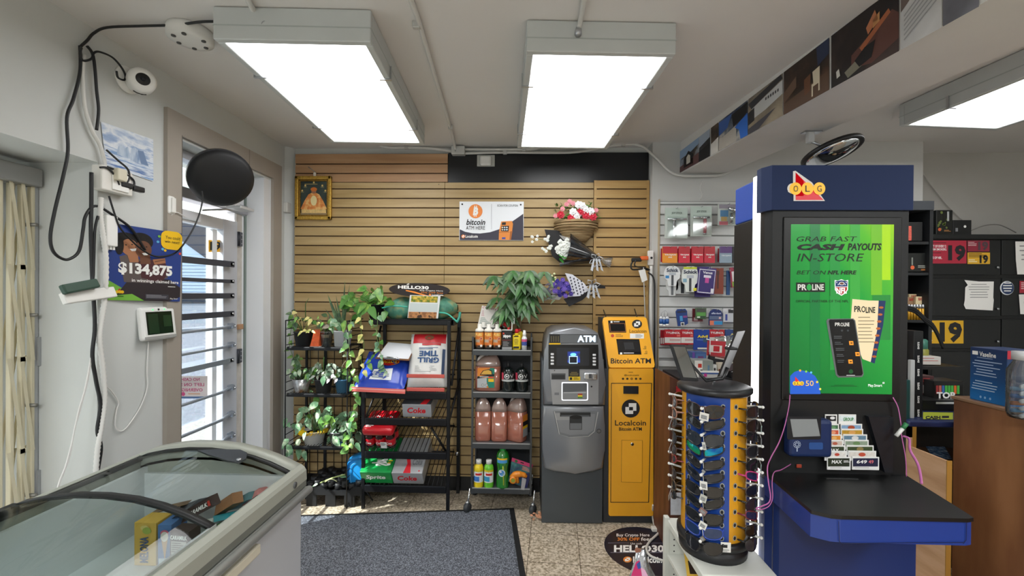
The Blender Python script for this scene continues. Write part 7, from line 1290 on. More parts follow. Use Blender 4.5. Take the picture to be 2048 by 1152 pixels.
for q_ in (((1676, 1042), (1677.2, 1042), (1679, 1082), (1686, 1090), (1684.6, 1090.6), (1677.6, 1083)), ((1932, 1042), (1933.4, 1042), (1932.5, 1080), (1926, 1088), (1925, 1087), (1931.2, 1079)), ((1685, 1085.6), (1926, 1083.6), (1926, 1085), (1685, 1087))): mb.poly(list(q_), LN, .0012)
mb.build('apron_groove', t)
mb = MB(t); mb.prism([(kx0 - .005, kyb), (kx0 - .005, KY + .02), (kx0 + .03, KY - .02), (kx1 + .02, KY - .02), (kx1 + .02, kyb)], 0, zb2 + .05, M('#122a63', .4)); mb.box((kx0 + .003, KY - .022, 0), (kx0 + .006, KY - .0195, zb2), LN); mb.build('lower_body', t)
mb = MB(t); mb.box((kx0 - .004, KY - .0, zb2), (kx1, KY + .06, cz), KK); mb.build('back_apron', t)
p = aZ(1683, 957, cz); mb = MB(t); mb.box(p + Vector((-.06, -.006, -.004)), p + Vector((.06, .006, .002)), SOFTBLACK, .002); mb.build('slip_slot', t)
# play slips standing in the ticket window
q = random.Random(4)
rows = [(1650, 1676, 1712, 829, 829), (1649, 1680, 1724, 848, 848), (1648, 1681, 1726, 858, 858), (1648, 1685, 1734, 869, 869), (1648, 1688, 1737, 880, 880), (1648, 1692, 1747, 891, 891), (1649, 1695, 1752, 902, 902), (1654, 1703, 1758, 914, 913)]
LC = ['#17181a', '#3f6a4a', '#d0583a', '#d98a2e', '#c9b8ac', '#2e3a22', '#e0dcd6', '#28301f']; RC_ = ['#dfe9ec', '#7f9fc0', '#b98f2e', '#5f7f96', '#8a9a86', '#3a4a2a', '#d8d2cc', '#20223f']
LT = ['', '', '', '', '', 'MAX', '', 'MAX']; RT = ['GROUP', '', '', '', '', '', '', '649']; wl_ = ['topmost', 'second', 'third', 'fourth', 'fifth', 'sixth', 'seventh', 'lowest']
for k, (x0, xm, x1, yl_, yr_) in enumerate(rows):
    for side, (xa, xb, cols, tx) in enumerate(((x0, xm - 2, LC, LT), (xm + 1, x1, RC_, RT))):
        Y = KY - .004 - .0035 * k; y0 = yl_ + 0; hh_ = 25 if k == 7 else 19; mb = MB(); pa, pb = aY(xa, y0 + hh_, Y), aY(xb, y0, Y); mb.box((pa.x, Y - .001, pa.z), (pb.x, Y + .0018, pb.z), M('#ececea', .5)); mb.fn = pxY(Y - .0015); mb.rect(xa + 2, y0 + 2.5, xb - 2, y0 + hh_ - 6, M(cols[k], .5, n=.15, sc=90), 0)
        if tx[k]: mb.txt(tx[k], xa + 9, y0 + 6, xa + 30, y0 + 13, M('#3f8a4a', .5) if tx[k] == 'GROUP' else WHITE, .0005, .03, .1)
        elif side: mb.disc((xa + xb) / 2, y0 + 7, 7, M(('#c03a3a', '#a84a2a', '#d8a05a', '#d8d8d8', '#6a8a5a', '#8a7a4a', '#c0503a', '#fff')[k], .5), .0005, 4)
        else: mb.disc((xa + xb) / 2 + 3, y0 + 7, 5, M(('#e8e8e8', '#6a9a6a', '#e8a07a', '#e8b46a', '#b8604a', '#fff', '#c04a3a', '#fff')[k], .5), .0005, 3)
        if k == 7: mb.txt('49' if side else 'MAX', xa + 33, y0 + 6, xa + 43, y0 + 13, M('#d8707a', .5), .0005, .02) if side else mb.lines(xa + 33, y0 + 7, xa + 47, y0 + 12, 2, WHITE, .0005); mb.lines(xa + 6, y0 + hh_ - 4, xb - 8, y0 + hh_ - 2, 1, M('#9a9a9a', .5), .0005)
        mb.thing('play_slip_pad', f'{wl_[k]} pad of play slips in the {"right" if side else "left"} column of the kiosk window', 'play slips', 'play slips in the kiosk window')
# ribbons and pens
PK = M('#c06aa8', .4); f_ = pxY(KY - .06)
def rib(label, segs, name='ribbon'):
    mb = MB()
    for s_ in segs: mb.tube(smoothpath([aY(x, y, Y) for x, y, Y in s_]), .0042, PK, 6, flat=.35)
    mb.thing(name, label, 'ribbon')
rib('pink ribbon hanging in a loop down the left side of the kiosk', [[(1580, 790, 1.70), (1578, 812, 1.69), (1570, 850, 1.66), (1558, 885, 1.62), (1542, 915, 1.6), (1535, 935, 1.6), (1537, 965, 1.58), (1541, 990, 1.58), (1538, 1005, 1.57), (1525, 1012, 1.57), (1512, 1017, 1.56), (1522, 1019, 1.56), (1538, 1012, 1.56), (1545, 995, 1.58), (1544, 965, 1.6), (1548, 945, 1.62), (1562, 940, 1.66), (1581, 929, 1.70)]])
rib('pink ribbon tied to a pen at the right side of the kiosk', [[(1786, 795, 1.70), (1796, 815, 1.70), (1802, 850, 1.69), (1803, 870, 1.68), (1811, 915, 1.68), (1813, 953, 1.68)], [(1806, 872, 1.68), (1818, 878, 1.66), (1820, 900, 1.62), (1834, 925, 1.6), (1840, 945, 1.58), (1843, 968, 1.56)]])
mb = MB(); mb.tube([aY(1792, 872, 1.67), aY(1806, 856, 1.67)], .007, M('#dfe0de', .4), 8); mb.tube([aY(1805, 857, 1.67), aY(1813, 847, 1.67)], .008, M('#2f7a4a', .4), 8); mb.thing('pen', 'white pen with green end hanging beside the kiosk on a ribbon', 'pen')
# ================================================================ SUNGLASSES SPINNER ON THE WHITE SHELF UNIT
SCX, SCY = .757, 1.745; ZT_ = .553; SR = .118
WM = M('#d9dbd3', .4, n=.02)
t = T('shelf_unit', 'low white metal shelf unit under the sunglasses spinner', 'shelf unit', (.78, 1.77, 0))
ux0, ux1, uy0, uy1 = .645, .915, 1.565, 1.965
mb = MB(t); mb.box((ux0, uy0, ZT_ - .03), (ux1, uy1, ZT_), WM, .004); mb.build('top', t)
mb = MB(t); mb.box((ux0, uy1 - .02, 0), (ux1, uy1, ZT_ - .03), WM); mb.box((ux0 - .012, uy1 - .022, 0), (ux0 + .01, uy1 + .006, ZT_ + .01), WM, .003)
for k in range(16): mb.disc(ux0 + .03, .1 + k * .026, .0035, INK, 0, n=8, fr=frame((0, uy1 - .0205, 0), (1, 0, 0), (0, 0, 1)))
mb.box((ux0, uy0, 0), (ux1, uy0 + .015, ZT_ - .03), WM); mb.box((ux1 - .01, uy0, 0), (ux1, uy1, ZT_ - .03), WM); mb.build('side_panel', t)
mb = MB(t); mb.box((ux0, uy0 + .01, .385), (ux1 - .01, uy1 - .02, .40), WM); mb.build('shelf', t)
p = aZ(1428, 1150, ZT_ - .01); mb = MB(t); mb.cyl((ux0 + .06, uy0 - .003, ZT_ - .014), (ux0 + .06, uy0 + .002, ZT_ - .014), .006, INK, 12); mb.build('bolt', t)
mb = MB(fn=quadf((.70, 1.90, .45), (.80, 1.90, .45), (.80, 1.74, .405), (.66, 1.74, .405), 100, 80)); mb.rect(0, 0, 100, 80, M('#e9c08a', .5), 0); mb.rect(0, 0, 45, 80, M('#f0c552', .5), .001); mb.rect(10, 30, 36, 60, M('#3a2a22', .5), .002); mb.lines(50, 6, 98, 76, 9, M('#c8553a', .5), .001, .4); mb.thing('ticket_booklet', 'yellow and orange paper booklet on the lower shelf of the white unit', 'booklet')
t = SP0 = T('sunglasses_spinner', 'tall blue and yellow revolving sunglasses stand with black base and cap', 'display stand', (SCX, SCY, ZT_))
SB = M('#1d4496', .35, n=.05, sc=12); SY = M('#d99a1e', .4, n=.03)
zl, zh = .05, .63
def ang(a): return math.radians(a) - PI / 2
for nm, a0, a1, m in (('front_panel', -80, 5, SB), ('side_panel', 5, 95, SY), ('side_panel', -170, -80, SY), ('rear_panel', 95, 190, SB)):
    mb = MB(); mb.lathe([(SR, zl), (SR, zh)], m, n=16, a0=ang(a0), a1=ang(a1)); mb.build(nm, t)
BP = M('#1b1c1f', .4)
mb = MB(); mb.lathe([(0, 0), (.125, 0), (.128, .03), (.118, .036), (.118, .042), (.134, .05), (.134, .072), (.124, .078), (0, .078)], BP, n=40); mb.build('base', t)
mb = MB(); mb.lathe([(0, zh - .004), (.13, zh - .004), (.138, zh + .004), (.138, zh + .018), (.12, zh + .026), (0, zh + .03)], BP, n=40); mb.build('cap', t)
GRM = M('#a9aca6', .4, .3)
rowz = [.585 - .0492 * k for k in range(11)]
for A_ in (-37, 53, -124):
    for k, z in enumerate(rowz):
        if A_ == -124 and k > 8: continue
        mb = MB(); a = ang(A_); d = Vector((math.cos(a), math.sin(a), 0)); mb.tube([d * (SR - .004) + Vector((0, 0, z)), d * (SR + .052) + Vector((0, 0, z + .004))], .0042, M('#dcdedb', .35), 8); mb.ball(d * (SR + .054) + Vector((0, 0, z + .004)), .0058, M('#e8e9e6', .35), n=6); mb.build('peg', t)
for A_ in (-70, -8, 16):
    a = ang(A_); d = Vector((math.cos(a), math.sin(a), 0)); u = Vector((-d.y, d.x, 0))
    for z in rowz: fr = frame(d * (SR + .001) + Vector((0, 0, z + .006)), u, (0, 0, 1)); mb = MB(); mb.disc(0, 0, .0085, GRM, 0, .0105, 14, fr, .005); mb.disc(0, 0, .0052, INK, .0003, .0068, 14, fr); mb.build('grommet', t)
# twin mirrors on a bracket
mb = MB(t); ctr = Vector((SCX, SCY, ZT_ + zh + .03)); cL = aY(1398, 742, SCY - .02); mb.tube([aY(1382, 728, SCY - .04), aY(1412, 761, SCY - .03), aY(1444, 757, SCY - .0), aY(1455, 735, SCY)], .008, BP, 8, flat=.5); mb.cyl(ctr - Vector((0, 0, .005)), ctr + Vector((0, 0, .012)), .006, CHROME, 12); mb.build('bracket', t)
q4 = [aY(x, y, Y) for x, y, Y in ((1341, 689, 1.66), (1368, 690, 1.70), (1396, 762, 1.66), (1364, 760, 1.62))]; nn = (q4[1] - q4[0]).cross(q4[3] - q4[0]).normalized()
mb = MB(t); mb.add([p - nn * .004 for p in q4] + [p + nn * .006 for p in q4], [(0, 1, 2, 3), (7, 6, 5, 4), (0, 4, 5, 1), (1, 5, 6, 2), (2, 6, 7, 3), (3, 7, 4, 0)], BP); mo = mb.build('mirror', t); cc = sum(q4, Vector()) / 4
mb = MB(mo); qi = [cc + (p - cc) * .86 - nn * .005 for p in q4]; mb.add(qi, [(0, 1, 2, 3)], M('#d5d8da', .04, 1.)); mb.build('mirror_glass', mo)
mb = MB(t); q5 = [aY(x, y, Y) for x, y, Y in ((1470, 664, 1.72), (1486, 662, 1.80), (1449, 752, 1.78), (1434, 754, 1.70))]; nn = Vector((.9, .3, .1)) * .012; mb.add(q5 + [p + nn for p in q5], [(0, 1, 2, 3), (7, 6, 5, 4), (0, 4, 5, 1), (1, 5, 6, 2), (2, 6, 7, 3), (3, 7, 4, 0)], BP); p = aY(1462, 697, 1.73); mb.cbox(p, (.04, .03, .01), BP, .003); mb.build('mirror', t)
mb = MB(t); a = ang(-4); d = Vector((math.cos(a), math.sin(a), 0)); fr = frame(Vector((SCX, SCY, ZT_ + .075)) + d * .136, (-d.y, d.x, 0), (0, 0, 1)); mb.rect(-.018, -.017, .018, .02, M('#e6e6e2', .5), 0, fr=fr); mb.lines(-.014, .0, .014, .016, 1, INK, .001, .7, fr=fr); mb.lines(-.014, -.014, .014, -.004, 3, M('#777', .5) if 0 else M('#777777', .5), .001, fr=fr); mb.build('price_sticker', t)
def shades(label, A_, k, fc='#141416', lc='#15171b', st=0, tag=None, dz=0., tilt=0., lw=.033, mir=0):
    a = math.radians(A_); d = Vector((math.sin(a), -math.cos(a), 0)); loc = Vector((SCX, SCY, ZT_ + rowz[k] + dz)) + d * (SR + .038); t = T('sunglasses', label, 'sunglasses', loc, a, 'sunglasses on the spinner')
    fm = M(fc, .25, coat=.4); lm = M(lc, .08, .55 if mir else .0, coat=.6) if not mir else tinted([(.35, '#1238a8'), (.5, '#18a0c8'), (.62, '#1fa86a')], (1, 1, 1), ms=14, name='mirror_lens', r=.08, m=.6)
    Y = lambda x: 7.5 * x * x * .9; dy = -.012
    def oval(cx, s):
        o = []
        for i in range(18):
            th = 2 * PI * i / 18; c, q = math.cos(th), math.sin(th); e = .75 if st == 0 else (.9 if st == 1 else .6)
            x = cx + lw * (abs(c) ** e) * (1 if c > 0 else -1) * .92; z = (.021 if st != 2 else .016) * (abs(q) ** e) * (1 if q > 0 else -1) + dy
            if st == 1 and q < 0: z *= 1.25
            z += s * (x - cx) * (.18 if st == 2 else .06); o.append(Vector((x, Y(x), z + (abs(x) * .16 if st == 2 else 0))))
        return o
    tl = Matrix.Rotation(tilt, 4, 'Y')
    mb = MB()
    for s in (-1, 1): o = oval(s * .036, s); mb.tube(o + [o[0], o[1]], .0026 if st != 1 else .0017, fm, 6, fr=tl)
    mb.tube([(-.012, 0, dy + .008), (0, -.002, dy + .013), (.012, 0, dy + .008)], .003, fm, 6, fr=tl); mb.build('frame', t)
    for s in (-1, 1): mb = MB(); o = oval(s * .036, s); c = sum(o, Vector()) / len(o) + Vector((0, -.004, 0)); mb.add(o + [c], [(i, (i + 1) % 18, 18) for i in range(18)], lm, True, fr=tl); mb.build('lens', t)
    for s in (-1, 1): mb = MB(); x = s * (.036 + lw * .92); mb.tube([(x, Y(x), dy + .012), (x * .99, Y(x) + .012, dy + .012), (x * .86, Y(x) + .045, dy + .010), (x * .72, Y(x) + .062, dy + .002)], .0034, fm, 6, fr=tl); mb.build('temple', t)
    if tag:
        w, h, col, rot = tag; mb = MB(); fr = Matrix.Translation((.008, -.010, -.03)) @ Matrix.Rotation(rot, 4, 'Y'); mb.box((-w, -.001, -h), (w, .0, h * .6), M(col, .5), fr=fr); mb.rect(-w * .65, -h * .7, w * .65, h * .1, M('#8a8c8e', .5, n=.4, sc=300), 0, fr=fr @ Matrix.Translation((0, -.0015, 0)) @ RX90); mb.tube([(.008, -.01, -.02), (.004, -.004, 0)], .0008, WHITE, 4); mb.build('price_tag', t)
W_ = '#e6e6e2'
for r in ((0, '#4a2e26', '#1a1514', 1, (.016, .018, '#e4e2dc', .1), .008, 'large brown framed sunglasses with white round tag, top of the blue panel'), (1, '#131316', '#121316', 2, None, .0, 'black wraparound sunglasses with a yellow sticker, second on the blue panel'), (2, '#16181d', '#1d2733', 1, (.006, .018, '#c9cbc8', -.2), -.002, 'large dark square sunglasses, third on the blue panel'), (3, '#131418', '#1a60b0', 2, None, .0, 'blue green mirrored wraparound sunglasses on the blue panel'), (4, '#131418', '#16181d', 2, (.006, .006, '#8d9094', .6), .0, 'glossy black wraparound sunglasses just below the mirrored pair'), (5, '#101216', '#0f1826', 2, (.013, .019, W_, -.06), .0, 'dark sunglasses with a large white barcode tag on the blue panel'), (6, '#131316', '#17181b', 0, (.012, .017, '#c3c5bd', .25), .0, 'black sunglasses with a yellow sticker and grey tag, seventh on the blue panel'), (7, '#0f1014', '#0d1218', 2, (.013, .013, '#8a6a66', .5), .0, 'black sports sunglasses with a triangular red tag on the blue panel'), (8, '#121318', '#15171a', 0, (.013, .016, W_, .35), -.002, 'black sunglasses with a tilted white barcode tag low on the blue panel'), (9, '#2144a8', '#14305a', 0, (.008, .01, '#7a7268', .8), -.004, 'sunglasses with a bright blue frame near the bottom of the blue panel'), (10, '#131418', '#141518', 1, None, -.008, 'lowest black sunglasses on the blue panel, above the base')):
    k, fc, lc, st, tg, dz, lab = r; shades(lab, -37, k, fc, lc, st, tg, dz, .06 * (k in (1, 4, 5)), mir=(k == 3))
on_ = ['first', 'second', 'third', 'fourth', 'fifth', 'sixth', 'seventh', 'eighth', 'ninth', 'tenth', 'eleventh']
ex = ['with chain trimmed temples', 'with pearl hinges', 'with a grey tag', 'with striped temples', 'with wide flared temples', 'with a pink cord', 'with braided temples', 'with square hinges', 'with red and blue temples', 'with plain slim temples', 'with large round lenses']
for k in range(11):
    fc, lc = [('#1a1a1e', '#221a1c'), ('#2a2426', '#1a1516'), ('#131316', '#1a1a1e'), ('#2d2c30', '#1d1d22'), ('#101012', '#16161a'), ('#c8387a', '#2a2a4a'), ('#3a3230', '#1d1a1c'), ('#121215', '#241f30'), ('#7a2a3a', '#1d2a5a'), ('#1d1a1c', '#1a1718'), ('#201f24', '#2a2632')][k]
    shades(f'dark sunglasses {ex[k]}, {on_[k]} from the top on the right yellow panel', 55, k, fc, lc, (0, 1, 2)[k % 3], (.010, .015, ('#c9cbc8', '#a8c0bd', '#8f9294')[k % 3], .2) if k in (1, 2, 4, 7) else None)
for k in range(9):
    fc, lc = [('#8a5a48', '#3a2a24'), ('#a87a68', '#4a3a34'), ('#2a2220', '#2a2422'), ('#17171a', '#17171a'), ('#3a2a22', '#2a1d18'), ('#8a2a30', '#2a1a1c'), ('#2a2422', '#3a2a22'), ('#5a4630', '#2a221c'), ('#1d1d20', '#1d1d20')][k]
    shades(f'{"brown" if k in (0, 1, 4, 6, 7) else "red" if k == 5 else "black"} sunglasses {on_[k]} from the top on the left side of the spinner', -122, k, fc, lc, (1, 0, 2)[k % 3], (.011, .014, '#c9cbc8', .15) if k in (2, 4, 8) else None)
# foil pouch at the bottom edge of the frame
t = T('foil_pouch', 'tall silver and pink foil pouch standing upright at the bottom of the picture', 'pouch', aZ(1284, 1200, 0) * 1.0); Yp_ = 1.72
a = aY(1276, 1098, Yp_); FO = M('#c9ccd2', .18, .85, b=.6, sc=30); mb = MB(t); c0 = Vector((a.x + .03, Yp_, 0))
pts = [(.0, .10, .10), (.2, .10, .085), (.38, .085, .05), (.46, .045, .03), (.50, .028, .012), (a.z, .018, .006)]
mb.add([Vector((a.x + .012 + (.5 - min(.5, z)) * .09 + sx * rx, Yp_ + sy * ry, z)) for z, rx, ry in pts for sx, sy in ((-1, -.2), (-.3, -1), (.5, -.9), (1, 0), (.4, 1), (-.5, .9))], [(j * 6 + i, j * 6 + (i + 1) % 6, (j + 1) * 6 + (i + 1) % 6, (j + 1) * 6 + i) for j in range(5) for i in range(6)] + [tuple(30 + i for i in range(6))], FO, True); mb.build('foil', t)
mb = MB(t, pxY(Yp_ - .10)); mb.poly([(1262, 1152), (1272, 1124), (1279, 1120), (1284, 1152)], M('#c02a6a', .3), 0); mb.poly([(1273, 1128), (1280, 1122), (1282, 1136), (1276, 1138)], M('#2a4a9a', .3), .001); mb.poly([(1282, 1134), (1290, 1140), (1296, 1152), (1284, 1152)], M('#d8a8c8', .3), .0); mb.build('print', t)
mb = MB(t, pxY(Yp_ - .02)); mb.poly([(1269, 1100), (1273, 1094), (1281, 1098), (1283, 1103), (1272, 1106)], M('#8a5a48', .4), 0); mb.build('tip', t)
# ================================================================ GOODS ON THE WHITE SLAT BOARD
TR2 = [o for o in COL.objects if o.name == 'trim_2'][0]
def pack(label, x0, y0, x1, y1, base, rects=(), texts=(), Y=3.2, name='blister_pack', cat='packaged goods', th=.012, rot=0., grp='packets on the white slat board', hole=True, extra=None, top=None):
    a, b = aY(x0, y0, Y), aY(x1, y1, Y); w, h = b.x - a.x, a.z - b.z; fr = Matrix.Translation((a.x + w / 2, Y, a.z)) @ Matrix.Rotation(rot, 4, 'Y')
    t = T(name, label, cat, (a.x + w / 2, Y, b.z), 0, grp); mb = MB(t); P = [(x / 100 * w - w / 2, -y / 100 * h) for x, y in (top or ((0, 0), (100, 0), (100, 100), (0, 100)))]
    mb.prism(P, 0, th, M(base, .4) if isinstance(base, str) else base, fr=fr @ RX90 @ Matrix.Translation((0, 0, -th / 2))); mb.build('card', t)
    mb = MB(t, lambda v: fr @ Vector((v.x / 100 * w - w / 2, -th / 2 - .0008 - v.z, -v.y / 100 * h)))
    for i, (p0, q0, p1, q1, c) in enumerate(rects): mb.rect(p0, q0, p1, q1, M(c, .4), i * .0004)
    for s, p0, q0, p1, q1, c in texts: mb.txt(s, p0, q0, p1, q1, M(c, .5), .003, .03)
    if extra: extra(mb)
    if mb.V: mb.build('print', t)
    if hole: hk = MB(TR2); p = fr @ Vector((0, 0, -.006)); hk.tube([(p.x, 3.28, p.z + .004), (p.x, Y - .03, p.z), (p.x, Y - .034, p.z + .01)], .0022, METAL, 6); hk.build('peg_hook', TR2)
    return t, fr, w, h
for x0, y0, x1, y1, rot, col, lab, tx in ((1330, 416, 1374, 477, -.06, None, 'clear pack with a chrome T shaped tool at the far left of the top row', 'JOY STICK'), (1381, 413, 1422, 473, .0, '#c83a4a', 'clear pack with a red handled chrome T shaped tool, middle of the top row', 'JOY STICK'), (1436, 408, 1474, 451, .05, 1, 'clear pack with an angled chrome tool and coloured card, right of the top row', '')):
    t, fr, w, h = pack(lab, x0, y0, x1, y1, M('#c4ccc6', .5), [(0, 0, 100, 38, '#b9c9c0' if col != 1 else '#8d8f98'), (52, 55, 90, 92, '#d3d6d2')] if col != 1 else [(4, 2, 92, 22, '#8a8490'), (10, 30, 52, 60, '#4a8ac0'), (15, 60, 45, 80, '#c8a05a'), (5, 82, 50, 98, '#c85a6a')], [(tx, 28, 14, 76, 22, '#5a6a62')] if tx else [], Y=3.19)
    mb = MB(t); o = fr @ Vector((-w * .12 if col is None else w * .15, -.02, 0)); f2 = fr.copy(); f2.translation = o; cm = CHROME if col in (None, 1) else M('#c8304a', .2, .5)
    mb.tube([(0, 0, -h * .45), (0, 0, -h * .92)], [.0125, .011], cm, 12, fr=f2); mb.tube([(0, 0, -h * .9), (0, 0, -h * .95)], .0125, CHROME, 12, fr=f2)
    if col != 1: mb.tube([(-w * .3 if col is None else -w * .55, 0, -h * .38), (w * .55 if col is None else w * .2, 0, -h * .38)], [.007, .010], CHROME, 10, fr=f2); mb.ball((0, 0, -h * .4), .016, CHROME, sz=.8, n=8, fr=f2)
    else: mb.tube([(-w * .15, 0, -h * .22), (w * .1, 0, -h * .3), (w * .35, 0, -h * .5)], [.012, .016, .009], CHROME, 10, fr=f2); mb.tube([(0, 0, -h * .6), (w * .3, 0, -h * .6)], .003, CHROME, 6, fr=f2)
    mb.build('tool', t)
    mb = MB(t); mb.box((-w * .46, -.036, -h * .98), (w * .46, -.034, -h * .3), glass('#f4f6f5', .05, .06, .0, 'clear_shell'), .008, fr=fr); mb.build('shell', t)
def trj(c): return [(0, 0, 100, 42, '#b8202c'), (0, 44, 100, 100, c)]
tb = [('TROJAN', 12, 46, 90, 58, '#f2f0ea'), ('ENZ', 38, 62, 64, 70, '#f2f0ea')]
for i, (x0, x1, c, lab) in enumerate(((1325, 1354, '#e8962a', 'orange and red small box pack at the left of the second row'), (1357, 1379, '#d8243c', 'red small box pack, first of three red packs in the second row'), (1383, 1406, '#d8243c', 'red small box pack, middle of three red packs in the second row'), (1408, 1429, '#cc2038', 'red small box pack, last of three red packs in the second row'), (1439, 1463, '#8fa4b4', 'grey and violet small box pack in the second row'), (1464, 1485, '#1b1b1f', 'black small box pack with gold print at the right of the second row'))):
    pack(lab, x0, 493, x1, 526, c, trj(c) if i < 4 else [(0, 0, 100, 40, '#5a3a78' if i == 4 else '#222226'), (0, 42, 100, 100, c)], tb if i < 4 else [('RAZOR', 15, 55, 90, 66, '#d8c47a')] if i == 5 else [('TROJAN', 12, 52, 90, 62, '#e8eef2')], 3.18, 'small_box_pack')
    pack('half hidden box pack behind the ' + lab.replace(' small box pack', ' pack', 1).replace(' in the second row', '').replace(' of the second row', ''), x0 - 3, 497, x1 - 3, 524, '#a81c2a' if i < 5 else '#2a2a2e', [], [], 3.225, 'small_box_pack', hole=False)
AR = ((8, 12), (30, 0), (70, 0), (92, 12), (100, 35), (96, 62), (80, 72), (74, 100), (26, 100), (20, 72), (4, 62), (0, 35))
def rz(c, ac): return [(30, 34, 72, 46, '#b9c0c8'), (44, 46, 58, 98, c), (8, 48, 30, 62, ac)]
pack('white razor blister card at the left of the third row', 1328, 532, 1360, 572, '#e6e9ea', rz('#4a4e52', '#3a8ac8'), [('Schick', 14, 12, 86, 30, '#1d2a4a')], 3.18, top=AR); pack('white razor card with lime green top, second in the third row', 1363, 533, 1396, 584, '#e3e8e2', rz('#3a3d40', '#8ab4c8') + [(10, 2, 90, 10, '#c8d82a'), (70, 84, 98, 96, '#e8e02a')], [('Schick', 10, 14, 92, 28, '#1d2a4a')], 3.18, top=AR)
pack('white razor card hanging behind the first razor card', 1332, 556, 1356, 592, '#dadddd', [(40, 30, 60, 95, '#6a6e72')], [], 3.225, hole=False, top=AR); pack('dark handled razor card hanging behind the lime topped card', 1352, 560, 1378, 588, '#cfd3d3', [(35, 10, 60, 95, '#3a3d42')], [], 3.225, hole=False)
pack('violet razor pack with white border in the third row', 1398, 536, 1432, 588, '#3d2a78', [(3, 6, 96, 97, '#e6e4ee'), (6, 9, 93, 94, '#33236e'), (40, 38, 62, 58, '#c84a9a'), (30, 28, 72, 38, '#e8e0f0'), (78, 78, 96, 94, '#e8e8ee')], [('Venus', 22, 13, 78, 23, '#f0eef6')], 3.17, rot=.09); pack('violet razor pack tucked behind the front violet pack', 1390, 533, 1420, 594, '#3d2a78', [], [], 3.215, hole=False); pack('rust brown razor pack in the third row', 1424, 536, 1446, 588, '#8a3a22', [(38, 10, 62, 26, '#5a2a1c'), (45, 26, 56, 80, '#4a241a')], [], 3.2)
pack('narrow blue strip pack right of the rust brown pack', 1453, 541, 1459, 590, '#1f4a80', [], [], 3.2); pack('pink and white toothbrush pack at the right of the third row', 1459, 535, 1470, 575, '#a83a52', [(20, 20, 75, 70, '#e6e2e2'), (10, 72, 90, 96, '#8ab43a')], [], 3.18, rot=-.12); pack('green and white toothbrush pack at the right of the third row', 1470, 533, 1481, 575, '#3f8a3a', [(55, 5, 95, 45, '#e6e8e2'), (10, 55, 90, 98, '#d88a9a'), (20, 15, 45, 50, '#2a6a2a')], [], 3.17, rot=-.05); pack('teal pack at the far right of the third row', 1481, 538, 1500, 582, '#2f6a72', [], [], 3.21)
for k, (x, y) in enumerate(((1322, 634), (1328, 635), (1334.5, 634))):
    p = aY(x, y, 3.17); mb = MB(); mb.lathe([(0, -.065), (.012, -.064), (.0125, -.05)], WHITE, p, 12); mb.lathe([(.0125, -.05), (.0125, -.014)], M('#2a5aa0', .35), p, 12); mb.lathe([(.0125, -.014), (.011, -.002), (.004, .004), (0, .005)], M('#e6eaf0', .35), p, 12); mb.tube([p, p + Vector((.003, 0, .03)), aY(1329 + k, 621, 3.17)], .002, METAL, 5); mb.thing('key_ring_bottle', ('left', 'middle', 'right')[k] + ' of three tiny blue and white bottles on a chain in the fourth row', 'key ring', 'tiny bottles on the slat board')
pack('tilted navy glue pack with a barcode sticker in the fourth row', 1351, 618, 1373, 652, '#1f3f80', [(10, 10, 90, 22, '#2a2f4a'), (30, 40, 55, 70, '#4a9ad0'), (60, 40, 95, 52, '#8a4a8a'), (34, 78, 66, 99, '#e8e8e4'), (40, 82, 60, 96, '#3a3a3a')], [], 3.18, rot=-.08, top=((15, 0), (85, 0), (100, 14), (100, 88), (60, 100), (10, 100), (0, 12)))
pack('dark red card behind the green tape pack in the fourth row', 1385, 617, 1405, 643, '#6a2a30', [(10, 70, 50, 92, '#c8b0b0')], [], 3.21, hole=False); pack('green tape roll pack in the fourth row', 1391, 616, 1412, 638, '#4f6a4a', [(8, 5, 92, 34, '#4a4c48'), (8, 40, 92, 80, '#5a9a4a'), (8, 72, 92, 95, '#2a4a32'), (12, 76, 40, 90, '#cfe0cf')], [], 3.18); pack('navy round topped denture pack in the fourth row', 1418, 618, 1444, 651, '#1d2f6a', [(0, 42, 100, 64, '#5a6a8a'), (4, 70, 100, 98, '#d8785a'), (35, 72, 100, 96, '#2f8ac0'), (72, 48, 88, 60, '#d8b0b0')], [('efferdent', 14, 20, 88, 31, '#cfd8f0')], 3.18, top=((0, 30), (12, 10), (35, 0), (65, 0), (88, 10), (100, 30), (100, 100), (0, 100)))
for x0, x1, c, lab in ((1446, 1467, '#d3d4d8', 'white floss pick pouch with blue print in the fourth row'), (1470, 1490, '#d8b8b8', 'pink and white floss pick pouch at the right of the fourth row')): pack(lab, x0, 617, x1, 647, c, [(0, 20, 100, 90, '#c3c6cc'), (18, 38, 38, 80, '#3a4a9a' if x0 < 1460 else '#c83a4a'), (46, 8, 92, 30, '#2a2a2e'), (0, 90, 100, 100, '#5a5a62')], [], 3.18)
pack('white floss pouch peeking out behind the navy denture pack', 1436, 622, 1450, 644, '#b9bcc4', [(30, 30, 70, 80, '#3a4a7a')], [], 3.215, hole=False)
for x0, x1, lab in ((1329, 1361, 'red and white pouch at the left of the fifth row'), (1362, 1386, 'red and white pouch second from left in the fifth row'), (1418, 1448, 'red and white pouch right of the blue one in the fifth row')):
    pack(lab, x0, 659, x1, 689, '#b8242e', [(0, 52, 100, 90, '#d9d6d0'), (0, 90, 100, 100, '#b0202a'), (30, 62, 96, 76, '#c8a8a4'), (74, 34, 96, 46, '#e06a60')], [('TYLENOL', 6, 14, 94, 28, '#f2f0ee')], 3.17, 'medicine_pouch')
    for j in range(2): pack(lab.replace('pouch ', ('pouch hung behind, ', 'pouch deepest, ')[j], 1), x0 - 4 - 4 * j, 660, x1 - 10, 690, '#a31f2a', [(0, 52, 100, 92, '#cfccc6')], [], 3.20 + .025 * j, 'medicine_pouch', hole=False)
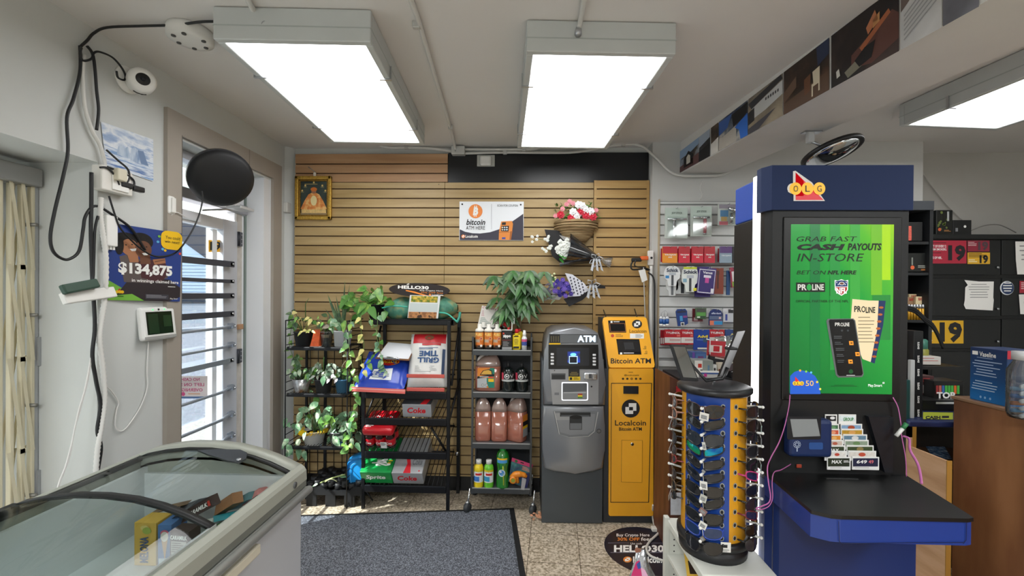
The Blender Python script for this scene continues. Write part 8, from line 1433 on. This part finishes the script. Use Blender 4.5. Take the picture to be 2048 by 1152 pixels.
pack('blue painkiller pouch with yellow lettering in the fifth row', 1387, 659, 1418, 700, '#1a3f94', [(60, 44, 90, 62, '#35546a'), (20, 48, 60, 52, '#5a7ac0'), (24, 88, 96, 96, '#d9dcd2')], [('Advil', 22, 26, 88, 40, '#f2d82a')], 3.165, 'medicine_pouch'); pack('blue pouch behind a clear bag at the right of the fifth row', 1450, 659, 1482, 694, '#35508a', [(5, 60, 95, 95, '#8a948a')], [('Advil', 30, 20, 92, 34, '#d8cf8a')], 3.2, 'medicine_pouch')
mb = MB(); fnq = quadf(aY(1430, 672, 3.1), aY(1488, 672, 3.1), aY(1490, 745, 3.02), aY(1446, 735, 3.02), 1, 1); q = random.Random(3); rr = [[q.uniform(-.03, .03) for _ in range(9)] for _ in range(9)]
mb.fn = fnq; mb.grid(lambda u, v: Vector((u, v, rr[int(u * 8)][int(v * 8)])), 8, 8, glass('#c9cfc6', .5, .1, .25, 'crinkled_bag')); mb.thing('clear_bag', 'crinkled clear plastic bag hanging in front of the fifth row', 'plastic bag')
# brown stand behind the spinner with small goods on top
GY = 2.62; gz = aY(1400, 757, GY).z; BRW = tinted([(.3, '#4a2a1c'), (.5, '#5f3826'), (.7, '#6f4632')], (6, 6, 1), ms=3, name='brown_veneer', r=.5)
gx0, gx1 = aY(1340, 760, GY).x, aY(1490, 760, GY).x
t = T('goods_stand', 'dark brown wooden stand behind the sunglasses spinner', 'display stand', ((gx0 + gx1) / 2, GY + .1, 0)); mb = MB(t); mb.prism([(gx0, gz + .01), (gx0 + .09, gz - .03), (gx1, gz - .03), (gx1, 0), (gx0, 0)], -(GY + .3), -GY, BRW, fr=RX90); mb.build('cabinet', t)
mb = MB(t); mb.box((gx0 + .05, GY + .0, gz - .03), (gx1, GY + .3, gz), SOFTBLACK); mb.build('tray', t)
mb = MB(t, pxY(GY - .003)); mb.rect(1352, 772, 1362, 786, M('#a8242a', .5, n=.3, sc=60), 0); mb.rect(1341, 985, 1364, 1030, M('#d3d9e2', .5, n=.1, sc=40), 0); mb.build('sticker', t)
def gbox(label, x0, y0, x1, y1, d, c, rects=(), texts=(), Y=2.68, cc=None, rz=0., name='small_box', tilt=0): return pack(label, x0, y0, x1, y1, c, rects, texts, Y, name, 'box', d, tilt, 'small goods behind the spinner', False)
gbox('purple and blue box standing behind the grey box', 1380, 703, 1407, 722, .08, '#3f5a8a', [(0, 0, 18, 100, '#6a4a9a'), (24, 10, 96, 60, '#4f6fa0'), (40, 40, 80, 90, '#6a3a6a')], Y=2.86); gbox('grey cardboard box with a red maple leaf flap beside the mirror', 1382, 718, 1418, 741, .12, '#8f958f', [(0, 0, 42, 100, '#e6e4de'), (18, 28, 38, 62, '#c8382a'), (30, 78, 42, 92, '#1d1d1d'), (70, 40, 80, 95, '#5f7f98')], Y=2.78)
gbox('white flat box with a pink dot in front of the grey box', 1390, 742, 1437, 753, .10, '#dcdcd6', [(10, 0, 100, 30, '#4a6aa8'), (24, 20, 36, 80, '#d84a9a'), (4, 40, 18, 80, '#222222')], Y=2.70); gbox('small white box with a round black dot on the brown stand', 1423, 729, 1431, 753, .03, '#d9dad6', [(30, 25, 75, 75, '#222222')], Y=2.74); gbox('small cream packet with a brown patch on the brown stand', 1434, 725, 1446, 752, .03, '#cfc4b0', [(10, 45, 70, 95, '#8a4a2a')], Y=2.76)
gbox('red and white card with a red mug picture behind the brown stand', 1416, 682, 1450, 712, .02, '#b8303a', [(4, 28, 80, 76, '#e0dad2'), (30, 32, 66, 70, '#b8222c')], Y=2.92, tilt=.05); gbox('glossy black box with silver edge on the brown stand', 1448, 733, 1482, 756, .14, '#17181b', [(8, 8, 60, 14, '#cfd1d3'), (20, 50, 26, 80, '#8a4a4a')], Y=2.70, tilt=-.3); gbox('white and red box with a yellow dot beside the kiosk', 1474, 742, 1490, 762, .05, '#e3e1dc', [(20, 20, 55, 60, '#e0c82a'), (0, 82, 60, 100, '#c83a3a')], Y=2.66); gbox('black leaning folder above the small goods', 1418, 712, 1455, 730, .02, '#1b1b1d', [(0, 0, 90, 14, '#8a3a3a'), (30, 14, 95, 30, '#b8b4ac')], Y=2.84, tilt=.18)
mb = MB(); mb.tube([aY(1413, 678, 2.9), aY(1420, 680, 2.9), Vector((aY(1420, 700, 2.9).x, 2.9, gz))], .004, WHITE, 6); mb.thing('white_hook', 'thin white bent hook standing before the blue pouch', 'hook')
# ================================================================ BEHIND THE KIOSK: CABINETS, COUNTERS, CONVEX MIRROR
CB = M('#0b0c0d', .5, n=.04); CB2 = M('#0f1112', .45); CY_ = 3.2
t = T('wall_cabinet', 'wide black cabinet with doors and drawers against the far right wall', 'cabinet', (3.6, 3.35, 0)); x0, x1 = aY(1862, 500, CY_).x, 4.55
Zc = lambda y: aY(1950, y, CY_).z
mb = MB(t); mb.box((x0, CY_ + .012, 0), (x1, CY_ + .34, Zc(470)), CB); mb.box((x0 - .005, CY_ - .01, Zc(478)), (x1, CY_ + .34, Zc(469)), CB2); mb.build('carcass', t)
for ya, yb2 in ((480, 550), (556, 633), (638, 698), (703, 800), (806, 960)):
    for xa, xb in ((1864, 2001), (2004, 2160)):
        a, b = aY(xa, ya, CY_), aY(xb, yb2, CY_); mb = MB(t); mb.box((a.x, CY_, b.z), (b.x, CY_ + .012, a.z), CB2, .003); d = mb.build('door', t)
        mb = MB(t); p = aY(xb - 6, yb2 - 15, CY_ - .004); mb.cyl(p, p - Vector((0, .008, 0)), .008, METAL, 10); mb.build('knob', d)
CS = pxY(CY_ - .002)
def sign19(label, x0, y0, x1, y1, c, nx0, ny0, nx1, ny1, lines, nc=INK):
    def f(mb):
        mb.rect(x0, y0, x1, y1, M(c, .5), 0); mb.txt('19', nx0, ny0, nx1, ny1, M(nc, .5) if isinstance(nc, str) else nc, .001, .05)
        for a in lines: (mb.txt(*a[:5], WHITE, .001, .02) if isinstance(a[0], str) else mb.lines(*a[:5], M(a[5], .5), .001))
    flat('age_sign', label, 'sign', CS, f, 'age limit signs on the black cabinet')
sign19('large red age sign reading 19 on the upper cabinet door', 1858, 481, 1933, 527, '#a8243a', 1896, 490, 1931, 522, [('UT OF EVERY 2', 1863, 490, 1892, 495), ('ERM SMOKERS.', 1863, 496.5, 1893, 501), ('RS OF NBL.', 1863, 513, 1884, 518), (1863, 485, 1905, 488, 1, '#5a1420'), (1863, 505, 1890, 508, 1, '#5a1420')])
sign19('small dark red age sign reading 19 above the small yellow one', 1935, 481, 1979, 503, '#8a2438', 1956, 483, 1976, 501, [(1936, 484, 1954, 493, 3, '#d0b0b0')], '#4a3a40'); sign19('small yellow age sign reading 19 under the dark red one', 1935, 505, 1980, 528, '#d8a82a', 1959, 510, 1976, 527, [(1937, 507, 1975, 516, 3, '#5a4410'), (1937, 519, 1955, 526, 2, '#f0e6c0')]); sign19('big yellow age sign reading 19 on the lower cabinet drawer', 1856, 641, 1927, 687, '#d9a81f', 1879, 644, 1924, 685, [(1858, 646, 1872, 658, 2, '#4a3810'), (1857, 661, 1877, 666, 1, '#f0ead0'), (1860, 680, 1866, 684, 1, '#f0ead0')])
def paper(label, pts, n, seed=1):
    def f(mb):
        mb.poly(pts, PAPER, .002); xs = [p[0] for p in pts]; ys = [p[1] for p in pts]; mb.lines(min(xs) + 8, min(ys) + 8, max(xs) - 8, max(ys) - 22, n, M('#8d8d8d', .6), .003, .25, seed=seed, center=True)
    flat('paper_notice', label, 'notice', CS, f, 'paper notices taped to the black cabinet')
paper('torn white notice taped to the middle cabinet door', [(1928, 560), (1957, 563), (1987, 563), (1986, 595), (1987, 600), (1985, 621), (1931, 618), (1927, 610), (1929, 600), (1930, 575), (1935, 570)], 6); paper('white notice taped to the upper right cabinet door', [(2030, 483), (2070, 483), (2070, 549), (2034, 549), (2031, 520)], 4, 2); paper('white notice at the right edge under the red sign', [(2037, 589), (2070, 588), (2070, 630), (2040, 628)], 5, 3)
flat('round_sticker', 'round navy and white sticker on the middle right cabinet door', 'sticker', CS, lambda mb: (mb.disc(2014, 576, 14, M('#e3e6ea', .5), 0), mb.disc(2015, 576, 12.5, M('#22375f', .5), .001), mb.lines(2005, 565, 2024, 586, 4, WHITE, .002, .4, center=True))); flat('red_sign', 'small red sign at the right edge of the picture on the black cabinet', 'sign', CS, lambda mb: (mb.rect(2039, 562, 2070, 586, M('#a82436', .5), 0), mb.lines(2042, 565, 2066, 580, 4, M('#e0c0c0', .5), .001)))
def cbox(label, x0, y0, x1, y1, Y, d, c, draw=None, name='merchandise_box', grp=None, rz=0.):
    a, b = aY(x0, y0, Y), aY(x1, y1, Y); t = T(name, label, 'box', ((a.x + b.x) / 2, Y, b.z), rz, grp); mb = MB(); w, h = (b.x - a.x) / 2, a.z - b.z; mb.box((-w, 0, 0), (w, d, h), M(c, .4), .003); mb.build('carton', t)
    if draw: mb = MB(t, pxY(Y - .001)) if not rz else MB(fn=lambda v: Vector(((v.x - (x0 + x1) / 2) / (x1 - x0) * 2 * w, -.001 - v.z, (y1 - v.y) / (y1 - y0) * h))); draw(mb); mb.build('print', t)
    return t
def dpat(mb):
    q = random.Random(3)
    for k in range(12): mb.disc(q.uniform(1876, 1900), q.uniform(424, 458), q.uniform(1.5, 3), M('#6a7a3a', .5), .0, n=8)
    mb.disc(1879, 459, 3.2, M('#d8643a', .5), .001); mb.rect(1894, 423, 1898, 442, M('#b8bcbc', .5), .001); mb.lines(1888, 460, 1902, 464, 2, M('#c88a4a', .5), .001)
cbox('tall black patterned box standing on top of the black cabinet', 1873, 420, 1905, 469, 3.28, .14, '#121412', dpat); cbox('plain black cube box with a white dot on top of the black cabinet', 1906, 440, 1943, 470, 3.28, .16, '#141517', lambda mb: (mb.disc(1930, 453, 2.6, WHITE, 0), mb.rect(1911, 456, 1916, 463, M('#8a8d90', .5), 0)))
# tall narrow shelf
SYF = 2.9; t = T('tall_shelf', 'tall narrow black shelf directly right of the kiosk', 'shelf', (aY(1830, 600, SYF).x, 3.0, 0)); xa, xb = aY(1770, 500, SYF).x, aY(1866, 500, SYF).x; zT2 = aY(1840, 402, SYF).z; GB_ = M('#191b1e', .5)
mb = MB(t); mb.box((xb - .022, SYF, 0), (xb, SYF + .3, zT2), GB_); mb.box((xa, SYF, 0), (xa + .02, SYF + .3, zT2), GB_); mb.box((xa, SYF + .28, 0), (xb, SYF + .3, zT2), CB); mb.box((xa, SYF - .004, aY(1840, 420, SYF).z), (xb, SYF + .3, zT2), M('#35393e', .45)); mb.build('carcass', t)
for y in (483, 545, 640, 700, 770): z = aY(1840, y, SYF).z; mb = MB(t); mb.box((xa + .02, SYF + .005, z - .018), (xb - .022, SYF + .28, z), GB_); mb.build('shelf_board', t)
SG_ = 'small goods on the tall black shelf'
cbox('black box with red label on the upper tall shelf', 1812, 444, 1845, 482, 2.93, .1, '#1a1b1c', lambda mb: mb.rect(1816, 452, 1823, 481, M('#c8584a', .5, n=.3, sc=90), 0), grp=SG_); cbox('small gold box on the upper tall shelf', 1847, 449, 1860, 482, 2.95, .08, '#b8962e', grp=SG_)
cbox('black gift box with an orange ball print on the second tall shelf', 1812, 506, 1858, 544, 2.93, .1, '#141615', lambda mb: (mb.disc(1825, 535, 4, M('#d8643a', .5), 0), mb.rect(1823, 515, 1826, 530, M('#7a8078', .5), 0), mb.lines(1836, 531, 1856, 537, 2, M('#a8aaa0', .5), 0), mb.lines(1842, 538, 1858, 542, 2, M('#c87a3a', .5), 0)), grp=SG_)
for k, (a, b, c, d, lab) in enumerate(((1818, 588, 1838, 596, 'cream rolling paper pack, topmost behind the lighters'), (1814, 594, 1832, 602, 'brown rolling paper pack behind the lighters'), (1832, 593, 1854, 607, 'cream rolling paper pack with red print behind the lighters'))): cbox(lab, a, b, c, 639, 2.99 - .02 * k, .02, ('#d3c29a', '#9a7a5a', '#dcc9a0')[k], lambda mb: mb.txt('RAW', a + 5, b + 2, c - 5, b + 8, M('#a8342a', .5), 0, .04), 'paper_pack', SG_)
for k in range(6):
    p = aY(1817 + k * 5.6, 640, 2.92); p.z = aY(1840, 640, SYF).z; mb = MB(); mb.lathe([(0, 0), (.008, 0), (.008, .075)], M('#c8962a', .3, .3), p, 10); mb.lathe([(.0085, .075), (.0085, .1), (0, .102)], METAL, p, 10); mb.thing('lighter', f'{on_[k]} brass and steel lighter from the left in the row on the tall shelf', 'lighter', 'lighters on the tall shelf')
mb = MB()
for dy in (0, 3, 7): mb.tube(smoothpath([aY(1808, 612 + dy, 2.8), aY(1830, 618 + dy, 2.8), aY(1850, 636 + dy, 2.8), aY(1868, 652 + dy, 2.8), aY(1886, 690 + dy, 2.82)]), .007, BLACK, 6)
mb.thing('hose', 'black rubber hoses curving in front of the tall black shelf', 'hose')
# counter cabinet behind the kiosk
KC = tinted([(.3, '#b8906a'), (.5, '#cda580'), (.7, '#d9b592')], (1.5, 1.5, 9), ms=2, name='birch_front', r=.5)
cyf = 2.25; zt2 = aY(1860, 842, cyf).z; xl = aY(1817, 850, cyf).x; t = T('counter_cabinet', 'birch counter with blue edge behind the kiosk', 'counter', (xl + .25, 2.5, 0))
mb = MB(t); mb.box((xl - .01, cyf - .01, zt2 - .03), (xl + .6, cyf + .62, zt2), M('#1d2a55', .4), .008); mb.build('counter_top', t)
mb = MB(t); mb.box((xl, cyf, 0), (xl + .02, cyf + .6, zt2 - .03), KC); mb.box((xl, cyf, zt2 - .085), (xl + .02, cyf + .6, zt2 - .03), M('#6f625c', .5)); mb.box((xl + .02, cyf, 0), (xl + .04, cyf + .02, zt2 - .03), M('#b98a3a', .5)); mb.box((xl + .02, cyf + .3, 0), (xl + .6, cyf + .6, zt2 - .03), M('#2a211a', .6)); mb.box((xl + .02, cyf + .02, .68), (xl + .5, cyf + .3, .695), M('#6b4a30', .6)); mb.build('carcass', t)
bx = 1.95; zl2 = aX(1893, 922, bx); mb = MB(t); mb.box((bx, zl2.y, 0), (bx + .012, cyf, zl2.z), KC); mb.box((bx - .0005, zl2.y - .004, 0), (bx + .022, zl2.y, zl2.z + .002), M('#a87a34', .5)); mb.build('front_bin', t)
q4 = [aZ(1846, 885, .70), aZ(1885, 886, .70), aZ(1904, 918, .70), aZ(1868, 918, .70)]; mb = MB(fn=quadf(*[p for p in q4])); mb.rect(0, 0, 1, 1, tinted([(.35, '#2a3f6a'), (.5, '#5f86b0'), (.62, '#c8d6e2')], ms=40, name='lottery_print'), 0); mb.thing('ticket_sheet', 'blue patterned ticket sheets in the birch counter bin', 'ticket sheet')
mb = MB(fn=onplane((0, 0, zt2 + .002), (0, 0, 1))); mb.poly([(1846, 838), (1906, 839), (1906, 825), (1846, 824)], M('#b8c43a', .5), 0); mb.txt('CASH', 1851, 832, 1881, 838.5, INK, .001, .05); mb.lines(1884, 832, 1904, 838, 1, INK, .001, .7); mb.thing('counter_mat', 'yellow green counter mat with black lettering on the birch counter', 'counter mat')
t = cbox('tall thin black box stack with white lettering standing on the birch counter', 1828, 662, 1845, 838, 2.32, .16, '#141516'); mb = MB(t, pxY(2.318))
for k in range(6):
    y = 684 + k * 27; vs, fs, _ = glyphs('EAGLE', .03, 0); mb.add([(1835 + 4 * v, y + 14 - 14 * u, 0) for u, v in vs], fs, WHITE)
mb.build('print', t); t2 = cbox('second black box stack just left of the lettered one', 1812, 664, 1827, 838, 2.36, .16, '#17181a'); t3 = cbox('pale flat box standing between the two black stacks', 1822, 720, 1829, 838, 2.30, .02, '#b9bcbc'); t4 = cbox('dark teal folder standing beside the kiosk', 1812, 760, 1820, 842, 2.28, .1, '#1f4a48')
shy = aY(1880, 733, 2.75).z; mb = MB(); mb.box((aY(1838, 733, 2.75).x, 2.75, shy - .02), (aY(1930, 733, 2.75).x, 3.19, shy), CB2); mb.thing('wall_shelf', 'black shelf board in front of the lower cabinet drawers', 'shelf')
cbox('white flat box on the black shelf board', 1842, 713, 1882, 730, 2.78, .15, '#c8c4be', lambda mb: mb.lines(1846, 716, 1878, 726, 2, M('#b8504a', .5), 0, .2)); p = aY(1843, 730, 2.86); p.z = shy; mb = MB(); mb.lathe([(0, 0), (.035, 0), (.035, .09), (.02, .11)], M('#8a8a3a', .4), p, 14); mb.lathe([(.03, .09), (.03, .15), (.02, .16), (0, .16)], M('#3f7a6a', .4), p, 14); mb.thing('green_bottle', 'short bottle with teal cap on the black shelf board', 'bottle')
def dtop(mb):
    for k, c in enumerate(('#a83a3a', '#c86a5a', '#3a6ab0', '#4ab04a', '#4ab04a', '#4ab04a', '#e06a2a', '#4ab04a')): mb.rect(1872 + k * 6, 771, 1877 + k * 6, 788, M(c, .5), 0)
    mb.rect(1868, 764, 1926, 770, M('#1d1d1d', .5), .0005); mb.txt('TOP', 1873, 784, 1910, 797, WHITE, .001, .04)
cbox('black display box with coloured strips and white lettering on the birch counter', 1867, 762, 1927, 812, 2.5, .12, '#141414', dtop); cbox('red and white carton pile left of the coloured display box', 1844, 752, 1868, 790, 2.56, .1, '#4a2a2c', lambda mb: (mb.rect(1846, 770, 1866, 786, M('#b8b4b0', .5), 0), mb.lines(1846, 756, 1866, 766, 2, M('#9a3a3a', .5), 0))); cbox('black carton pile under the coloured display box', 1846, 800, 1928, 838, 2.45, .15, '#151617', lambda mb: mb.rect(1872, 804, 1925, 808, M('#c9cac8', .5), 0))
# brown counter panel at the right
PX = 2.15; P = aX(1908, 792, PX); zp = P.z; BP_ = tinted([(.25, '#64402b'), (.45, '#83583b'), (.6, '#986a46'), (.75, '#a67854')], (2.5, 2.2, .55), ms=2.4, kind='noise', name='figured_veneer', r=.45, detail=6)
t = T('sales_counter', 'brown wood grain sales counter filling the lower right corner', 'counter', (2.5, 1.5, 0)); mb = MB(t); mb.box((PX, -.4, 0), (PX + .03, P.y, zp - .012), BP_); mb.box((PX + .03, P.y - .03, 0), (2.9, P.y, zp - .012), BP_); mb.build('panel', t); mb = MB(t); mb.box((PX - .008, -.4, zp - .014), (2.9, P.y + .01, zp), M('#8a6a50', .5, n=.1, sc=10), .003); mb.build('top', t)
A_, B_ = aZ(1939, 797, zp), aZ(2013, 814, zp); d = (B_ - A_); L_ = d.length; d.normalize(); n_ = Vector((d.y, -d.x, 0)); hb = (aY(1938, 693, A_.y).z - zp); t = T('lotion_box', 'large blue carton with white lettering standing on the brown counter', 'box', A_); fr = frame(A_, d, (0, 0, 1))
VB = tinted([(0, '#1a6fb4'), (.4, '#16497f'), (1, '#1a2c52')], (1, 1, 3.6), (0, PI / 2, 0), kind='gradient', name='blue_fade', r=.4)
mb = MB(t); mb.box((0, 0, -.16), (L_, hb, 0), VB, .003, fr=fr); mb.build('carton', t); mb = MB(t, lambda v: fr @ Vector((v.x / 100 * L_, (1 - v.y / 100) * hb, .001 + v.z))); mb.txt('Vaseline', 27, 7, 72, 16, WHITE, 0, .02); mb.rect(7, 7, 23, 14, WHITE, 0); mb.lines(20, 18, 82, 20, 1, M('#a8bcd8', .5), 0)
for k, (a, b) in enumerate(((20, 92), (14, 90), (18, 84), (26, 80), (24, 92), (18, 84))): mb.lines(a - 6, 24 + k * 5.2, b, 28 + k * 5.2, 1, M('#a8bcd8', .5), 0, .4, seed=k)
for k, (a, b) in enumerate(((20, 74), (14, 88), (12, 90), (10, 84))): mb.lines(a - 4, 62 + 5 * k, b, 66 + 5 * k, 1, M('#b0c8e0', .5), 0, .4, seed=k + 9)
for x in (32, 44, 58): mb.disc(x, 92, 3, M('#8ab8e0', .5), 0, 2.4, 10)
mb.build('print', t); f3 = frame(B_, n_ * -1, (0, 0, 1)); mb = MB(t); mb.rect(.0, hb * .85, .16, hb, M('#b8283a', .5), .001, fr=f3); mb.rect(.02, .01, .15, hb * .84, M('#1a2a50', .5), .0008, fr=f3); mb.build('side_print', t)
t = T('lighter_jar', 'clear jar of coloured plastic tubes at the right edge on the brown counter', 'jar', aZ(2054, 836, zp)); p = t.location.copy(); hj = aY(2050, 704, p.y).z - zp; mb = MB(t); mb.lathe([(0, 0), (.055, 0), (.06, .02), (.06, hj * .72), (.04, hj * .86), (.042, hj * .9)], glass('#e8eef0', .3, .03, .06, 'clear_jar'), p, 24); mb.build('jar', t); mb = MB(t); mb.lathe([(.046, hj * .88), (.046, hj), (0, hj)], M('#d8dadc', .4), p, 20); mb.build('lid', t)
for k in range(9): z = .012 + .015 * k; s = (-1) ** k; c = ('#e8e8e8', '#5f9ac8', '#d8e0e6', '#c87a4a', '#e8e8e8', '#4a7ab8', '#d8dade', '#8ab0d0', '#e6e6e6')[k]; mb = MB(); mb.tube([p + Vector((-.045, -.02 * s, z)), p + Vector((.045, .02 * s, z + .004))], .0085, M(c, .4), 8); mb.thing('plastic_tube', f'{"blue" if k in (1, 5, 7) else "orange" if k == 3 else "white"} plastic tube, {on_[k]} from the bottom inside the clear jar', 'tube', 'tubes in the clear jar')
# ceiling convex mirror
cpt = aY(1664, 306, 2.45); v_ = (EYE - cpt).normalized(); Lx = RC @ Vector((.91, .42, 0)); Lx = (Lx - v_ * Lx.dot(v_)).normalized(); o_ = v_.cross(Lx); o_ = o_ if o_.z < 0 else -o_; nrm = (v_ * .33 + o_ * .94).normalized(); fr = frame(cpt, Lx, nrm.cross(Lx)); R_ = (aY(1612, 326, 2.45) - aY(1712, 284, 2.45)).length / 2
t = T('convex_mirror', 'round chrome convex security mirror with black rim hung above the kiosk', 'mirror', cpt); mb = MB(t); mb.lathe([(R_ * .96 * math.sin(a * .55) / math.sin(.55), .035 * (math.cos(a * .55) - math.cos(.55)) / (1 - math.cos(.55))) for a in (1, .8, .6, .4, .2, 0.001)], M('#d8dadc', .04, 1.), fr=fr, n=36); mb.build('mirror_face', t); mb = MB(t); mb.lathe([(R_ * .93, .004), (R_, .006), (R_ * 1.02, -.006), (R_, -.018), (R_ * .9, -.022), (0, -.03)], BLACK, fr=fr, n=36); mb.build('rim', t)
mb = MB(t); b0 = aZ(1622, 264, 2.478); mb.box(b0 + Vector((-.045, -.02, -.005)), b0 + Vector((.05, .02, .0)), METAL); mb.box(b0 + Vector((-.02, -.015, -.06)), b0 + Vector((.01, .015, 0)), M('#c9cbcb', .4, .3)); mb.tube([b0 + Vector((-.005, 0, -.05)), cpt - nrm * .025], .008, METAL, 8); mb.build('bracket', t)
bpy.context.view_layer.update()
